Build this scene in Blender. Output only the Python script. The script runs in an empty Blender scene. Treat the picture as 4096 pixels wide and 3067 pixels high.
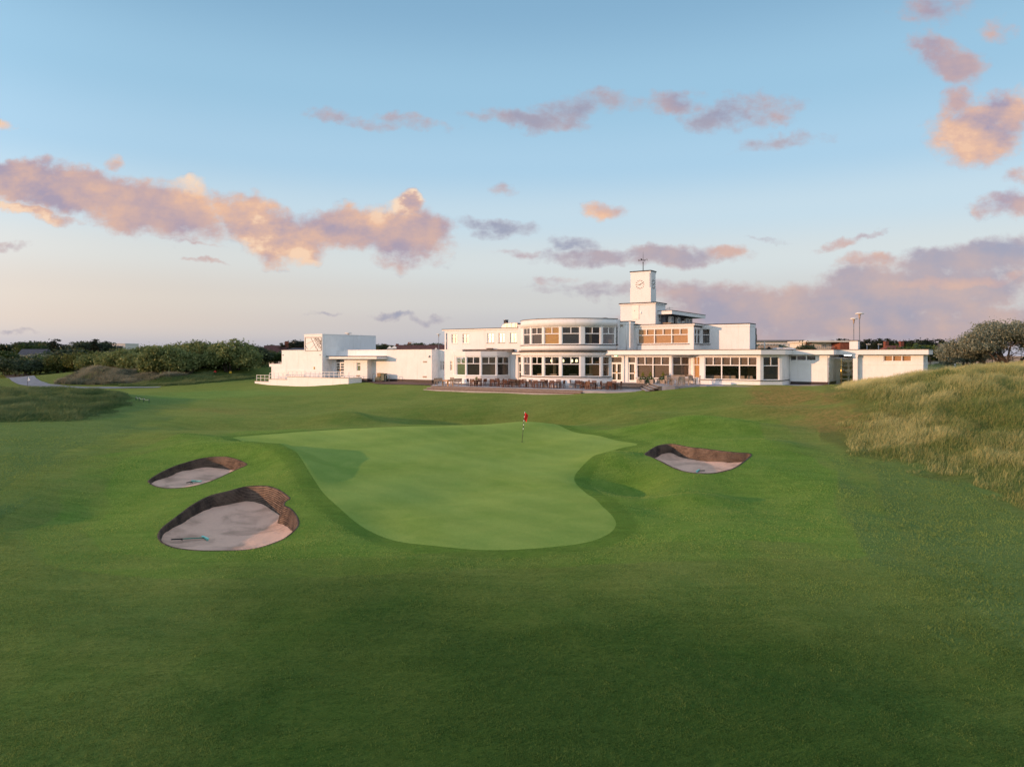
import bpy, bmesh, math, random
import numpy as np
from mathutils import Vector, Matrix
from mathutils.geometry import delaunay_2d_cdt
random.seed(7); np.random.seed(7)
R = math.radians
scene = bpy.context.scene
COL = scene.collection
# ---------------------------------------------------------------- camera model (metres; camera at the origin of the plan, 7 m up)
FPX, UC, VH, CZ = 2841.0, 2048.0, 1427.0, 7.0
def P(u, v, Y): return Vector(((u-UC)/FPX*Y, Y, CZ-(v-VH)/FPX*Y))
TH = R(34)                                  # the clubhouse is turned 34 degrees to the view
E1 = np.array((math.cos(TH), -math.sin(TH)))   # along its garden front, left to right
E2 = np.array((-math.sin(TH), -math.cos(TH)))  # outward from that front
def onb(u, b):
    k = (u-UC)/FPX
    Y = b/(k*E2[0]+E2[1]); return np.array((k*Y, Y))
def V2(x, y): return np.array((float(x), float(y)))
def hit_dir(p, d, u):                        # walk from p along d until the bearing u
    k = (u-UC)/FPX
    t = (k*p[1]-p[0])/(d[0]-k*d[1]); return p+d*t
def zof(v, Y): return CZ-(v-VH)/FPX*Y
# ---------------------------------------------------------------- objects
ORG = {}
def tag(o, label=None, cat=None, group=None, kind=None):
    if label: o['label'] = label
    if cat: o['category'] = cat
    if group: o['group'] = group
    if kind: o['kind'] = kind
    return o
def thing(name, label, cat, loc=(0,0,0), rotz=0, group=None):
    o = bpy.data.objects.new(name, None); COL.objects.link(o)
    o.location = loc; o.rotation_euler = (0,0,rotz); o.empty_display_size = .2
    tag(o, label, cat, group); ORG[o.name] = Vector(loc); return o
def link(name, me, mat=None, parent=None):
    o = bpy.data.objects.new(name, me); COL.objects.link(o)
    if mat:
        me.materials.clear()
        for m in (mat if isinstance(mat, (list, tuple)) else [mat]): me.materials.append(m)
    if parent: o.parent = parent
    return o
def dup(root, loc, rotz=0, label=None, group=None, scale=None):
    r = root.copy(); COL.objects.link(r); r.location = loc; r.rotation_euler = (0,0,rotz)
    if label: r['label'] = label
    if group: r['group'] = group
    if scale: r.scale = scale
    for ch in list(root.children):
        c = ch.copy(); COL.objects.link(c); c.parent = r
        for g in list(ch.children):
            d = g.copy(); COL.objects.link(d); d.parent = c
    return r
def top_of(o):
    while o.parent: o = o.parent
    return o
class MB:
    def __init__(s): s.v = []; s.f = []; s.sm = []
    def add(s, vs, fs, smooth=False):
        n = len(s.v); s.v += [tuple(float(c) for c in p) for p in vs]
        for f in fs: s.f.append([i+n for i in f]); s.sm.append(smooth)
        return s
    def box(s, x0, x1, y0, y1, z0, z1, M=None):
        vs = [(x0,y0,z0),(x1,y0,z0),(x1,y1,z0),(x0,y1,z0),(x0,y0,z1),(x1,y0,z1),(x1,y1,z1),(x0,y1,z1)]
        if M is not None: vs = [M @ Vector(p) for p in vs]
        return s.add(vs, [(3,2,1,0),(4,5,6,7),(0,1,5,4),(1,2,6,5),(2,3,7,6),(3,0,4,7)])
    def obox(s, o, dx, dy, l, w, z0, z1):           # oriented box: o 2D corner, dx/dy unit 2D axes
        p = [o, o+dx*l, o+dx*l+dy*w, o+dy*w]
        return s.prism(p, z0, z1)
    def prism(s, pts, z0, z1, smooth=False):
        n = len(pts); a = sum(pts[i][0]*pts[(i+1)%n][1]-pts[(i+1)%n][0]*pts[i][1] for i in range(n))
        if a < 0: pts = list(pts)[::-1]
        vs = [(p[0],p[1],z0) for p in pts]+[(p[0],p[1],z1) for p in pts]
        fs = [list(range(n))[::-1], list(range(n,2*n))]
        s.add(vs, fs)
        n0 = len(s.v)-2*n
        for i in range(n):
            j = (i+1)%n; s.f.append([n0+i,n0+j,n0+n+j,n0+n+i]); s.sm.append(smooth)
        return s
    def tube(s, pts, r, seg=8, cap=True):
        pts = [Vector(p) for p in pts]; rs = r if isinstance(r,(list,tuple)) else [r]*len(pts)
        vs = []; fs = []
        for i, p in enumerate(pts):
            d = (pts[min(i+1,len(pts)-1)]-pts[max(i-1,0)]).normalized()
            a = Vector((0,0,1)) if abs(d.z) < .9 else Vector((1,0,0))
            x = d.cross(a).normalized(); y = d.cross(x)
            for k in range(seg):
                t = 2*math.pi*k/seg; vs.append(p+(x*math.cos(t)+y*math.sin(t))*rs[i])
        for i in range(len(pts)-1):
            for k in range(seg):
                a, b = i*seg+k, i*seg+(k+1)%seg; fs.append((a,b,b+seg,a+seg))
        n0 = len(s.v); s.add(vs, fs, True)
        if cap:
            s.f.append([n0+k for k in range(seg)][::-1]); s.sm.append(False)
            s.f.append([n0+(len(pts)-1)*seg+k for k in range(seg)]); s.sm.append(False)
        return s
    def lathe(s, prof, c=(0,0,0), seg=20, smooth=True):
        vs = []; fs = []
        for r, z in prof:
            for k in range(seg):
                t = 2*math.pi*k/seg; vs.append((c[0]+r*math.cos(t), c[1]+r*math.sin(t), c[2]+z))
        for i in range(len(prof)-1):
            for k in range(seg):
                a, b = i*seg+k, i*seg+(k+1)%seg; fs.append((a,b,b+seg,a+seg))
        return s.add(vs, fs, smooth)
    def band(s, pts, out, inn, z0, z1, smooth=False, closed=False):
        """mitred strip along a plan polyline (left to right seen from outside); out/inn are offsets outward"""
        pts = [V2(*p) for p in pts]; n = len(pts); off = []
        nor = []
        m = n if closed else n-1
        for i in range(m):
            d = pts[(i+1)%n]-pts[i]; d = d/np.linalg.norm(d); nor.append(V2(d[1], -d[0]))
        for i in range(n):
            if closed: a, b = nor[i-1], nor[i]
            else: a = nor[max(i-1,0)]; b = nor[min(i,n-2)]
            t = a+b; t = t/max(np.dot(t,a), .2); off.append(t)
        vs = []
        for p, t in zip(pts, off):
            o, i_ = p+t*out, p+t*inn
            vs += [(o[0],o[1],z0),(o[0],o[1],z1),(i_[0],i_[1],z1),(i_[0],i_[1],z0)]
        n0 = len(s.v); s.add(vs, [])
        for i in range(m):
            a = n0+4*i; b = n0+4*((i+1)%n)
            for k in range(4):
                s.f.append([a+k, b+k, b+(k+1)%4, a+(k+1)%4]); s.sm.append(smooth and k in (0,2))
        if not closed:
            s.f.append([n0,n0+1,n0+2,n0+3]); s.sm.append(False)
            e = n0+4*(n-1); s.f.append([e+3,e+2,e+1,e]); s.sm.append(False)
        return s
    def build(s, name, mat, parent=None, world=True, bevel=0):
        off = Vector((0,0,0))
        if parent and world: off = ORG.get(top_of(parent).name, Vector((0,0,0)))
        me = bpy.data.meshes.new(name)
        me.from_pydata([(p[0]-off.x,p[1]-off.y,p[2]-off.z) for p in s.v], [], s.f)
        me.polygons.foreach_set('use_smooth', s.sm)
        bm = bmesh.new(); bm.from_mesh(me); bmesh.ops.recalc_face_normals(bm, faces=bm.faces[:])
        bm.to_mesh(me); bm.free(); me.update()
        o = link(name, me, mat, parent)
        if bevel:
            b = o.modifiers.new('bevel','BEVEL'); b.width = bevel; b.segments = 2; b.limit_method = 'ANGLE'
        return o
def text_mesh(body, size, depth=.01):
    cu = bpy.data.curves.new('letters', 'FONT'); cu.body = body; cu.size = size; cu.extrude = depth
    cu.align_x = 'CENTER'; cu.align_y = 'CENTER'
    o = bpy.data.objects.new('letters', cu); COL.objects.link(o)
    dg = bpy.context.evaluated_depsgraph_get(); me = bpy.data.meshes.new_from_object(o.evaluated_get(dg))
    bpy.data.objects.remove(o); bpy.data.curves.remove(cu)
    return [tuple(v.co) for v in me.vertices], [list(p.vertices) for p in me.polygons]
def fast_mesh(name, verts, quads=None, tris=None, tint=None, smooth=False):
    me = bpy.data.meshes.new(name)
    verts = np.asarray(verts, dtype=np.float32)
    me.vertices.add(len(verts)); me.vertices.foreach_set('co', verts.ravel())
    li = []; starts = []; tot = 0
    if quads is not None and len(quads):
        q = np.asarray(quads, dtype=np.int32); li.append(q.ravel()); starts.append(np.arange(len(q))*4); tot = len(q)*4
    if tris is not None and len(tris):
        t = np.asarray(tris, dtype=np.int32); li.append(t.ravel()); starts.append(tot+np.arange(len(t))*3)
    li = np.concatenate(li).astype(np.int32); st = np.concatenate(starts).astype(np.int32)
    me.loops.add(len(li)); me.loops.foreach_set('vertex_index', li)
    me.polygons.add(len(st)); me.polygons.foreach_set('loop_start', st)
    if smooth: me.polygons.foreach_set('use_smooth', np.ones(len(st), dtype=bool))
    if tint is not None:
        a = me.attributes.new('tint', 'FLOAT_COLOR', 'POINT')
        c = np.ones((len(verts),4), dtype=np.float32); c[:,:3] = tint; a.data.foreach_set('color', c.ravel())
    me.update(calc_edges=True); return me
# ---------------------------------------------------------------- materials
def newmat(name):
    m = bpy.data.materials.new(name); m.use_nodes = True; nt = m.node_tree; nt.nodes.clear()
    return m, nt, nt.nodes.new('ShaderNodeOutputMaterial')
def N(nt, typ, inputs=None, **kw):
    n = nt.nodes.new(typ)
    for k, v in kw.items(): setattr(n, k, v)
    for k, v in (inputs or {}).items():
        s = n.inputs[k]
        if isinstance(v, bpy.types.NodeSocket): nt.links.new(v, s)
        else: s.default_value = v
    return n
def mixc(nt, f, a, b, typ='MIX'):
    n = nt.nodes.new('ShaderNodeMix'); n.data_type = 'RGBA'; n.blend_type = typ
    for i, v in ((0,f),(6,a),(7,b)):
        if isinstance(v, bpy.types.NodeSocket): nt.links.new(v, n.inputs[i])
        else: n.inputs[i].default_value = (v if i == 0 else (*v,1) if len(v) == 3 else v)
    return n.outputs[2]
def math_(nt, op, a, b=None, c=None, clamp=False):
    n = nt.nodes.new('ShaderNodeMath'); n.operation = op; n.use_clamp = clamp
    for i, v in enumerate((a,b,c)):
        if v is None: continue
        if isinstance(v, bpy.types.NodeSocket): nt.links.new(v, n.inputs[i])
        else: n.inputs[i].default_value = v
    return n.outputs[0]
def sstep(nt, x, a, b):
    n = nt.nodes.new('ShaderNodeMapRange'); n.interpolation_type = 'SMOOTHSTEP'
    nt.links.new(x, n.inputs[0]); n.inputs[1].default_value = a; n.inputs[2].default_value = b
    return n.outputs[0]
def noise(nt, vec, scale, detail=3, rough=.55, dist=0):
    n = N(nt, 'ShaderNodeTexNoise', {'Vector': vec, 'Scale': scale, 'Detail': detail, 'Roughness': rough, 'Distortion': dist})
    return n.outputs['Fac']
def pmat(name, col, rough=.6, var=.12, vscale=2., bump=0., bscale=20., metal=0., col2=None, spec=.4, stain=None, stretch=None, space='Object', emit=None):
    m, nt, out = newmat(name)
    co = N(nt, 'ShaderNodeTexCoord').outputs['Object'] if space == 'Object' else N(nt, 'ShaderNodeNewGeometry').outputs['Position']
    if stretch: co = N(nt, 'ShaderNodeVectorMath', {0: co, 1: stretch}, operation='MULTIPLY').outputs[0]
    f = sstep(nt, noise(nt, co, vscale, 5, .6), .3, .7)
    c2 = col2 or tuple(max(0, c*(1-var*2)) for c in col)
    c = mixc(nt, f, c2, col)
    if stain:
        st = N(nt, 'ShaderNodeVectorMath', {0: co, 1: (1.3,1.3,.12)}, operation='MULTIPLY').outputs[0]
        g = sstep(nt, noise(nt, st, 2.2, 5, .65), .52, .78)
        c = mixc(nt, math_(nt,'MULTIPLY',g,stain[1]), c, stain[0])
    b = N(nt, 'ShaderNodeBsdfPrincipled', {'Base Color': c, 'Roughness': rough, 'Metallic': metal, 'Specular IOR Level': spec})
    if bump:
        h = noise(nt, co, bscale, 4, .6)
        bp = N(nt, 'ShaderNodeBump', {'Height': h, 'Strength': bump, 'Distance': .02}); nt.links.new(bp.outputs[0], b.inputs['Normal'])
    if emit:
        b.inputs['Emission Color'].default_value = (*emit[0],1); b.inputs['Emission Strength'].default_value = emit[1]
    nt.links.new(b.outputs[0], out.inputs[0]); return m
def leafmat(name, c_dark, c_light, trans=.3, rough=.55):
    m, nt, out = newmat(name)
    at = N(nt, 'ShaderNodeAttribute', attribute_name='tint')
    oi = N(nt, 'ShaderNodeObjectInfo')
    f = math_(nt, 'ADD', N(nt,'ShaderNodeSeparateColor',{0: at.outputs['Color']}).outputs[0], math_(nt,'MULTIPLY_ADD',oi.outputs['Random'],.24,-.12), clamp=True)
    c = mixc(nt, f, c_dark, c_light)
    g = N(nt,'ShaderNodeSeparateColor',{0: at.outputs['Color']}).outputs[1]
    c = mixc(nt, g, c, (c_light[0]*1.5, c_light[1]*1.15, c_light[2]*.9))
    d = N(nt, 'ShaderNodeBsdfPrincipled', {'Base Color': c, 'Roughness': rough, 'Specular IOR Level': .25})
    t = N(nt, 'ShaderNodeBsdfTranslucent', {'Color': c})
    mx = N(nt, 'ShaderNodeMixShader', {0: trans, 1: d.outputs[0], 2: t.outputs[0]})
    nt.links.new(mx.outputs[0], out.inputs[0]); return m
M = {}
M['render'] = pmat('white_painted_render', (.83,.815,.805), .75, .03, .8, .25, 9, stain=((.52,.48,.42),.34), space='Position')
M['brick_white'] = pmat('white_painted_brick', (.83,.82,.80), .7, .03, 1.2, .25, 14, stain=((.55,.52,.47),.28), space='Position')
M['fascia'] = pmat('white_fascia_board', (.80,.785,.775), .45, .03, .7, .05, 5, stain=((.62,.6,.55),.25), space='Position')
M['frame'] = pmat('white_window_frame', (.82,.81,.80), .35, .02, 3)
M['doorwhite'] = pmat('white_door_paint', (.80,.78,.73), .4, .03, 3)
M['roofdark'] = pmat('dark_roofing_felt', (.06,.057,.06), .85, .25, 1.5, .5, 8, stain=((.16,.15,.13),.5))
M['ledge'] = pmat('weathered_grey_roofing', (.17,.15,.14), .85, .3, 3, .6, 12, stain=((.30,.26,.22),.5))
M['sill'] = pmat('black_painted_sill', (.035,.035,.045), .5, .2, 3)
M['plinth'] = pmat('black_plinth_brick', (.028,.024,.024), .6, .3, 3, .4, 10, col2=(.05,.028,.022))
M['blind'] = pmat('taupe_roller_blind', (.145,.105,.078), .85, .05, 6, .1, 60)
M['blind_grey'] = pmat('grey_roller_blind', (.088,.084,.082), .85, .05, 6, .1, 60)
M['blind_tan'] = pmat('tan_roller_blind', (.52,.33,.16), .85, .05, 6, .1, 60)
M['blind_sunset'] = pmat('sunset_tinted_blind', (1.0,.47,.012), .85, .04, 6, .1, 60)  # sunset reflection in the bay window put into the blind's colour
M['curtain'] = pmat('brown_curtain', (.23,.19,.15), .9, .25, 14, stretch=(6,6,.2))
M['curtain_blue'] = pmat('slate_curtain', (.16,.17,.22), .9, .25, 14, stretch=(6,6,.2))
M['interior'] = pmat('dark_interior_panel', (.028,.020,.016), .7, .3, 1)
M['interior_wall'] = pmat('ochre_interior_wall', (.30,.20,.10), .7, .1, 1)
M['sofa'] = pmat('beige_upholstery', (.30,.24,.18), .85, .1, 4, .2, 40)
M['steel'] = pmat('galvanised_steel', (.42,.42,.43), .38, .15, 3, metal=.9)
M['greymetal'] = pmat('grey_painted_metal', (.22,.23,.25), .45, .15, 3)
M['rail'] = pmat('white_painted_rail', (.74,.73,.74), .4, .05, 3)
M['brass'] = pmat('polished_brass', (.72,.45,.12), .22, .1, 4, metal=1.)
M['chrome'] = pmat('chrome', (.75,.75,.75), .15, .05, 4, metal=1.)
M['clock'] = pmat('dark_clock_marks', (.05,.035,.03), .5, .1, 3)
M['iron'] = pmat('dark_iron', (.045,.04,.035), .5, .2, 4)
M['duct'] = pmat('grey_duct_sheet', (.30,.29,.30), .4, .15, 2, metal=.6)
M['paving'] = pmat('grey_paving', (.33,.32,.34), .85, .12, .9, .2, 6, stain=((.25,.24,.25),.4), space='Position')
M['brickred'] = pmat('red_block_paving', (.13,.075,.06), .85, .2, 2.5, .3, 12, space='Position')
M['stepbrick'] = pmat('brown_step_brick', (.19,.125,.095), .85, .2, 5, .4, 14, space='Position')
M['steptread'] = pmat('pale_step_slab', (.36,.33,.31), .8, .12, 2, .2, 12, space='Position')
M['stepgrey'] = pmat('grey_step_brick', (.13,.105,.09), .85, .2, 5, .4, 14, space='Position')
M['hardwood'] = pmat('reddish_hardwood', (.125,.040,.016), .38, .25, 6, .1, 30, col2=(.075,.024,.011), stretch=(1,1,.3))
M['teak'] = pmat('weathered_teak', (.36,.29,.23), .75, .2, 6, .2, 30, col2=(.24,.19,.155), stretch=(1,1,.3))
M['pine'] = pmat('orange_varnished_wood', (.46,.22,.07), .4, .2, 6, .1, 30, stretch=(1,1,.3))
M['planter'] = pmat('bleached_planter_wood', (.48,.38,.30), .75, .2, 6, .2, 20)
M['brick'] = pmat('red_brick', (.24,.075,.045), .85, .2, 2, .3, 12)
M['tile'] = pmat('red_roof_tile', (.22,.07,.045), .8, .25, 2, .4, 8)
M['tiledark'] = pmat('maroon_roof_tile', (.095,.045,.045), .8, .25, 2, .4, 8)
M['slate'] = pmat('slate_roof', (.06,.065,.085), .7, .25, 2, .3, 8)
M['farwhite'] = pmat('cream_house_render', (.72,.67,.60), .8, .05, .5)
M['greyroof'] = pmat('grey_sheet_roof', (.20,.20,.22), .7, .1, .5)
M['shed'] = pmat('grey_corrugated_sheet', (.40,.41,.40), .6, .15, 10, stretch=(4,4,.1))
M['greentrim'] = pmat('green_trim_paint', (.035,.10,.05), .5, .1, 2)
M['bark'] = pmat('grey_bark', (.085,.07,.055), .9, .3, 4, .7, 12)
M['utilgreen'] = pmat('dark_green_cabinet', (.035,.07,.05), .5, .15, 3)
M['utilbrown'] = pmat('ochre_cabinet', (.25,.15,.055), .55, .15, 3)
M['rake_green'] = pmat('green_rake_handle', (.01,.20,.14), .45, .1, 5)
M['rake_head'] = pmat('pale_turquoise_rake_head', (.22,.62,.55), .45, .1, 5)
M['black'] = pmat('black_rubber', (.012,.012,.013), .6, .2, 5)
M['redflag'] = pmat('red_flag_cloth', (.78,.02,.012), .7, .1, 8)
M['whitecloth'] = pmat('white_flag_cloth', (.8,.8,.8), .8, .05, 8)
M['polewhite'] = pmat('white_pole_paint', (.75,.75,.72), .4, .05, 5)
M['postgreen'] = pmat('dark_green_post', (.02,.055,.045), .5, .2, 5)
M['rope'] = pmat('pale_rope', (.45,.50,.47), .9, .1, 10)
M['tarmac'] = pmat('grey_tarmac', (.20,.21,.235), .85, .12, 1.5, .3, 30, space='Position')
M['redball'] = pmat('red_marker_paint', (.6,.04,.03), .4, .05, 5)
M['yellowball'] = pmat('yellow_marker_paint', (.75,.50,.05), .4, .05, 5)
M['exitlit'] = pmat('green_lit_sign', (.05,.4,.12), .4, .05, 5, emit=((.15,.75,.25),1.2))
M['signwhite'] = pmat('white_lit_symbol', (.9,.9,.8), .4, .02, 5, emit=((.95,1,.85),1.6))
M['lampglow'] = pmat('lit_lamp_shade', (.9,.8,.55), .5, .02, 5, emit=((1,.80,.42),2.2))
M['lampwhite'] = pmat('lit_ceiling_lamp', (.9,.9,.9), .5, .02, 5, emit=((1,.97,.92),4.0))
M['dome'] = pmat('pale_rooflight_dome', (.55,.58,.62), .25, .05, 3)
M['paper'] = pmat('white_paper_notice', (.75,.75,.75), .7, .05, 9)
M['blueprint'] = pmat('blue_printed_mark', (.08,.17,.40), .7, .05, 9)
def glassmat(name, rough, tint, gmin, wav=.0):
    m, nt, out = newmat(name)
    fr = N(nt, 'ShaderNodeFresnel', {'IOR': 1.55})
    f = math_(nt, 'MULTIPLY_ADD', fr.outputs[0], .9, gmin, clamp=True)
    gl = N(nt, 'ShaderNodeBsdfGlossy', {'Roughness': rough, 'Color': (1,1,1,1)})
    if wav:
        co = N(nt, 'ShaderNodeNewGeometry').outputs['Position']
        bp = N(nt, 'ShaderNodeBump', {'Height': noise(nt, co, .9, 2), 'Strength': wav, 'Distance': .05})
        nt.links.new(bp.outputs[0], gl.inputs['Normal'])
    tr = N(nt, 'ShaderNodeBsdfTransparent', {'Color': (*tint,1)})
    mx = N(nt, 'ShaderNodeMixShader', {0: f, 1: tr.outputs[0], 2: gl.outputs[0]})
    nt.links.new(mx.outputs[0], out.inputs[0]); return m
M['glass'] = glassmat('window_glass', .05, (.95,.95,.94), .0, .15)
M['glass_old'] = glassmat('old_wavy_window_glass', .19, (.75,.74,.70), .13, .12)
M['glass_glow'] = glassmat('rippled_window_glass', .24, (.95,.94,.92), .02, .1)
M['glass_clear'] = glassmat('clear_screen_glass', .02, (.93,.95,.94), .0)
# ---------------------------------------------------------------- terrain height field (thin-plate spline through surveyed points)
CP = [(0,3067,13.0),(1000,3067,13.1),(2048,3067,13.2),(3000,3067,13.2),(4096,3067,13.2),
(0,2600,18.6),(1000,2600,18.5),(2048,2600,18.4),(3000,2600,18.4),(4096,2600,18.6),
(0,2300,24.3),(700,2330,23.6),(1400,2300,24.2),(2048,2300,24.2),(3000,2250,25.4),(4096,2250,25.4),
(1700,2160,27.8),(2100,2190,27.2),(2400,2150,28.2),(1500,2050,31.6),(2000,2000,34.2),(2000,1850,43.3),(1600,1850,43),
(2088,1767,51),(1500,1760,50.5),(1200,1745,52),(2300,1830,45.5),(2450,1790,49.2),(1300,1950,36.9),
(2090,1697,58.5),(1700,1704,58),(1300,1718,56),(1000,1735,54),(2400,1745,54),
(2100,1692,63.5),(1700,1694,63),(2500,1715,59),(1300,1690,62.5),
(2100,1622,70),(1700,1625,72),(2500,1625,66),(2800,1640,62),(3100,1640,61),(3300,1650,58),
(2664,1548,70),(2760,1545.5,69.3),(2900,1544.5,68.5),(3100,1548.5,66.5),(3300,1552,66),
(1733,1559,84.5),(2000,1567,79.5),(2250,1575,75.3),(2420,1572,73),(2550,1569,69.8),
(1500,1560,88),(1258,1549,98.5),(1019,1536,106),(1402,1527,95),(1600,1526,95),(1740,1536,92),(1560,1541,91),
(1300,1600,80),(900,1600,80),(1000,1660,66),(600,1660,64),(700,1590,84),(900,1555,96),(600,1570,91),
(0,1690,58),(300,1685,58.5),(520,1650,66),(0,1568,74),(200,1563,75),(400,1572,75),(560,1600,74),(0,1562,90),(300,1560,92),
(100,1545,106),(600,1548,104),(330,1550,104),(60,1495,132),(-300,1500,130),(150,1510,122),
(0,1800,44.5),(0,2100,29.5),(300,1900,38),(300,2200,26.5),(600,1750,51.5),
(870,1785,47.6),(1120,1852,42.3),(900,1826,44.4),(597,1930,39.5),(985,1855,42.6),(700,1952,38.5),
(1040,1944,35.9),(780,2030,33),(1155,1990,34.3),(1195,2090,30.4),(1000,2192,27.7),(640,2140,29.9),(1240,1965,35.6),(880,1960,37.5),
(2585,1805,44.3),(2690,1774,44.9),(2850,1795,43.8),(2995,1813,42.6),(2800,1893,38.3),(2650,1850,41),(2950,1850,40.5),
(2400,1900,39),(2350,1960,35.5),(2600,1960,35.5),(2700,2050,31),(3000,2000,34),(3300,1900,40),(3300,2080,30.5),(3100,1800,45),
(2900,1745,49.5),(2600,1740,51),(2800,1700,55),
(3350,1750,50),(3340,1620,58),(3500,1850,43.5),(3800,1930,39),(4096,1980,36),(4096,2100,30),
(3700,1515,57),(3900,1492,57),(4096,1483,57),(3500,1556,58),(3420,1570,60),
(3700,1650,50),(3900,1650,49),(4096,1640,48),(3500,1690,50),(3850,1485,80),(3760,1488,78),(4096,1474,80),(3900,1475,105),(4200,1472,105),
(450,1482,112),(200,1490,118),(850,1470,120),(1000,1470,122),(700,1520,108),(900,1503,111),(1050,1505,115),(600,1492,116),
(100,1462,180),(600,1455,180),(1000,1455,180),(3500,1455,180),(4096,1455,180),(2000,1455,180)]
XYZ = [tuple(P(*c)) for c in CP]
XYZ += [(-30,6,-.7),(-12,6,-.7),(0,6,-.65),(12,6,-.7),(30,6,-.7),(0,-12,-.8),(40,15,-.3),(-40,15,-.2),(45,30,.3),(-55,35,.9),
(42,75,5.2),(36,68.5,4.4),(30,75,3.9),(36,76,3.9),(-10,100,3.5),(10,90,3.2),(20,85,3.7),(25,80,3.9),(0,90,3.3),(-25,112,3.6),(19,75,3.8),(10,77,3.2),(13.2,71.6,3.40),(13.5,73.5,3.4),(12,72.8,3.32),(15.2,71.6,3.9),(13,75.5,3.2),(9.5,74.8,3.2),(6,77,3.1),(6.9,74.0,3.52),(7.8,72.9,3.47),(9.6,71.7,3.44),(5.2,74.9,3.18),(4,81,3.1),(-4,86,3.1),
(55,40,1.6),(62,60,6),(62,90,6),(-90,75,3.4),(-90,100,2.8),(-120,130,3.8),(130,130,5.2),(0,130,4.4),(40,110,4.8),
(-180,230,5),(0,230,5),(180,230,5),(-200,60,3),(200,60,4.5),(-120,-60,-.8),(0,-120,-.8),(120,-60,-.5)]
XYZ = np.array(XYZ)
def _tps(x, y):
    d2 = (x[:,None]-XYZ[None,:,0])**2+(y[:,None]-XYZ[None,:,1])**2
    return .5*d2*np.log(d2+1e-9)/2500.
_n = len(XYZ)
_K = _tps(XYZ[:,0], XYZ[:,1])+np.eye(_n)*.02
_Pm = np.c_[np.ones(_n), XYZ[:,0]/50, XYZ[:,1]/50]
_A = np.block([[_K, _Pm],[_Pm.T, np.zeros((3,3))]])
_W = np.linalg.solve(_A, np.r_[XYZ[:,2], np.zeros(3)])
def smooth01(x, a, b):
    t = np.clip((x-a)/(b-a), 0, 1); return t*t*(3-2*t)
def _bump(x, y, cx, cy, rx, ry, h, ang=0):
    c, s_ = math.cos(ang), math.sin(ang); dx, dy = x-cx, y-cy
    return h*np.exp(-(((dx*c+dy*s_)/rx)**2+((-dx*s_+dy*c)/ry)**2))
MOUND = 0.
RIDGE = np.array([(-22.,46.6,.10),(-19.5,46.5,.28),(-17.2,45.9,.42),(-14.8,44.6,.52),(-13.1,42.4,.50),(-11.9,40.0,.36),(-10.9,37.4,.18),(-10.,35.,.05)])
def _ridge(x, y):
    best = np.full(len(x), 1e9); hh = np.zeros(len(x))
    for a, b in zip(RIDGE[:-1], RIDGE[1:]):
        e = b[:2]-a[:2]; t = np.clip(((x-a[0])*e[0]+(y-a[1])*e[1])/(e@e), 0, 1); d2 = (x-a[0]-e[0]*t)**2+(y-a[1]-e[1]*t)**2
        k = d2 < best; hh = np.where(k, a[2]+(b[2]-a[2])*t, hh); best = np.minimum(best, d2)
    return hh*np.exp(-best/2.4)
def H(x, y):
    x = np.atleast_1d(np.asarray(x, float)); y = np.atleast_1d(np.asarray(y, float)); z = np.empty(len(x))
    for i in range(0, len(x), 40000):
        a, b = x[i:i+40000], y[i:i+40000]
        z[i:i+40000] = _tps(a, b) @ _W[:_n] + _W[_n]+_W[_n+1]*a/50+_W[_n+2]*b/50
    r = np.hypot(x, y-60)
    far = np.where(y > 60, 5.0, np.where(y < 0, -.8, 3.5))
    z = z+(far-z)*smooth01(r, 130, 190)
    u = .035*np.sin(x*.9+1.3*np.sin(y*.31))*np.sin(y*.7+.8*np.sin(x*.4))+.05*np.sin(x*.33+y*.21)*np.sin(y*.27-x*.11+1)
    hm = _bump(x,y,0,65.6,11,2.8,-1.15,-.15)+_bump(x,y,-15,65,3.5,3.,.5)+_bump(x,y,14,52.5,6,2.0,.75,-.2)+_bump(x,y,6.2,38.3,2.0,2.3,-.62)+_bump(x,y,8.5,34.2,4.,.9,.22,.1)+_bump(x,y,12.,35.5,3.0,3.2,-.30)+_ridge(x,y)+_bump(x,y,-22,60,9,2.5,-.45,.2)+_bump(x,y,6.2,42.6,1.5,1.8,.30)+_bump(x,y,20,33,5,4,-.35)
    hm += _bump(x,y,1.5,57.5,4,2.,.35)+_bump(x,y,-8,55,5,2.2,.25,.1)+_bump(x,y,-3,36,3.,3.5,-.18)+_bump(x,y,4.5,50,3.2,3.,.16)+_bump(x,y,6.8,33.5,1.6,2.6,-.22)+_bump(x,y,-24,50,5,2.,.35,-.3)+_bump(x,y,-20,33,3.,4.,-.3)+_bump(x,y,-5.5,30.5,1.6,3.,-.22,.5)+_bump(x,y,10,62,3.5,2.,.5,-.2)+_bump(x,y,20,59,4.5,1.8,.45,-.3)+_bump(x,y,17,46,2.4,2.,.3)+_bump(x,y,-14,19,4,2.5,.2)+_bump(x,y,8,17.5,5,2,-.15)
    u += hm*1.6*MOUND
    dune = smooth01(x-.25*(y-50), 24, 30)*smooth01(y, 34, 40)
    u += dune*(.22*np.sin(x*.8+y*.5)*np.sin(y*.63-x*.3)+.12*np.sin(x*1.9-y*.7)*np.sin(y*1.3))
    lb = smooth01(-x-.55*(y-60), 36, 42)*smooth01(y, 60, 64)*(1-smooth01(y, 80, 90))
    u += lb*(.15*np.sin(x*.9+y*.4)*np.sin(y*.8))
    fm = smooth01(-x, 45, 52)*(1-smooth01(-x,66,70))*smooth01(y, 104, 108)*(1-smooth01(y, 125, 135))
    u += fm*(.5*np.sin(x*.35+y*.3)*np.sin(y*.42-x*.13)+.25*np.sin(x*.9+2)*np.sin(y*.7))
    return z+u
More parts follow.
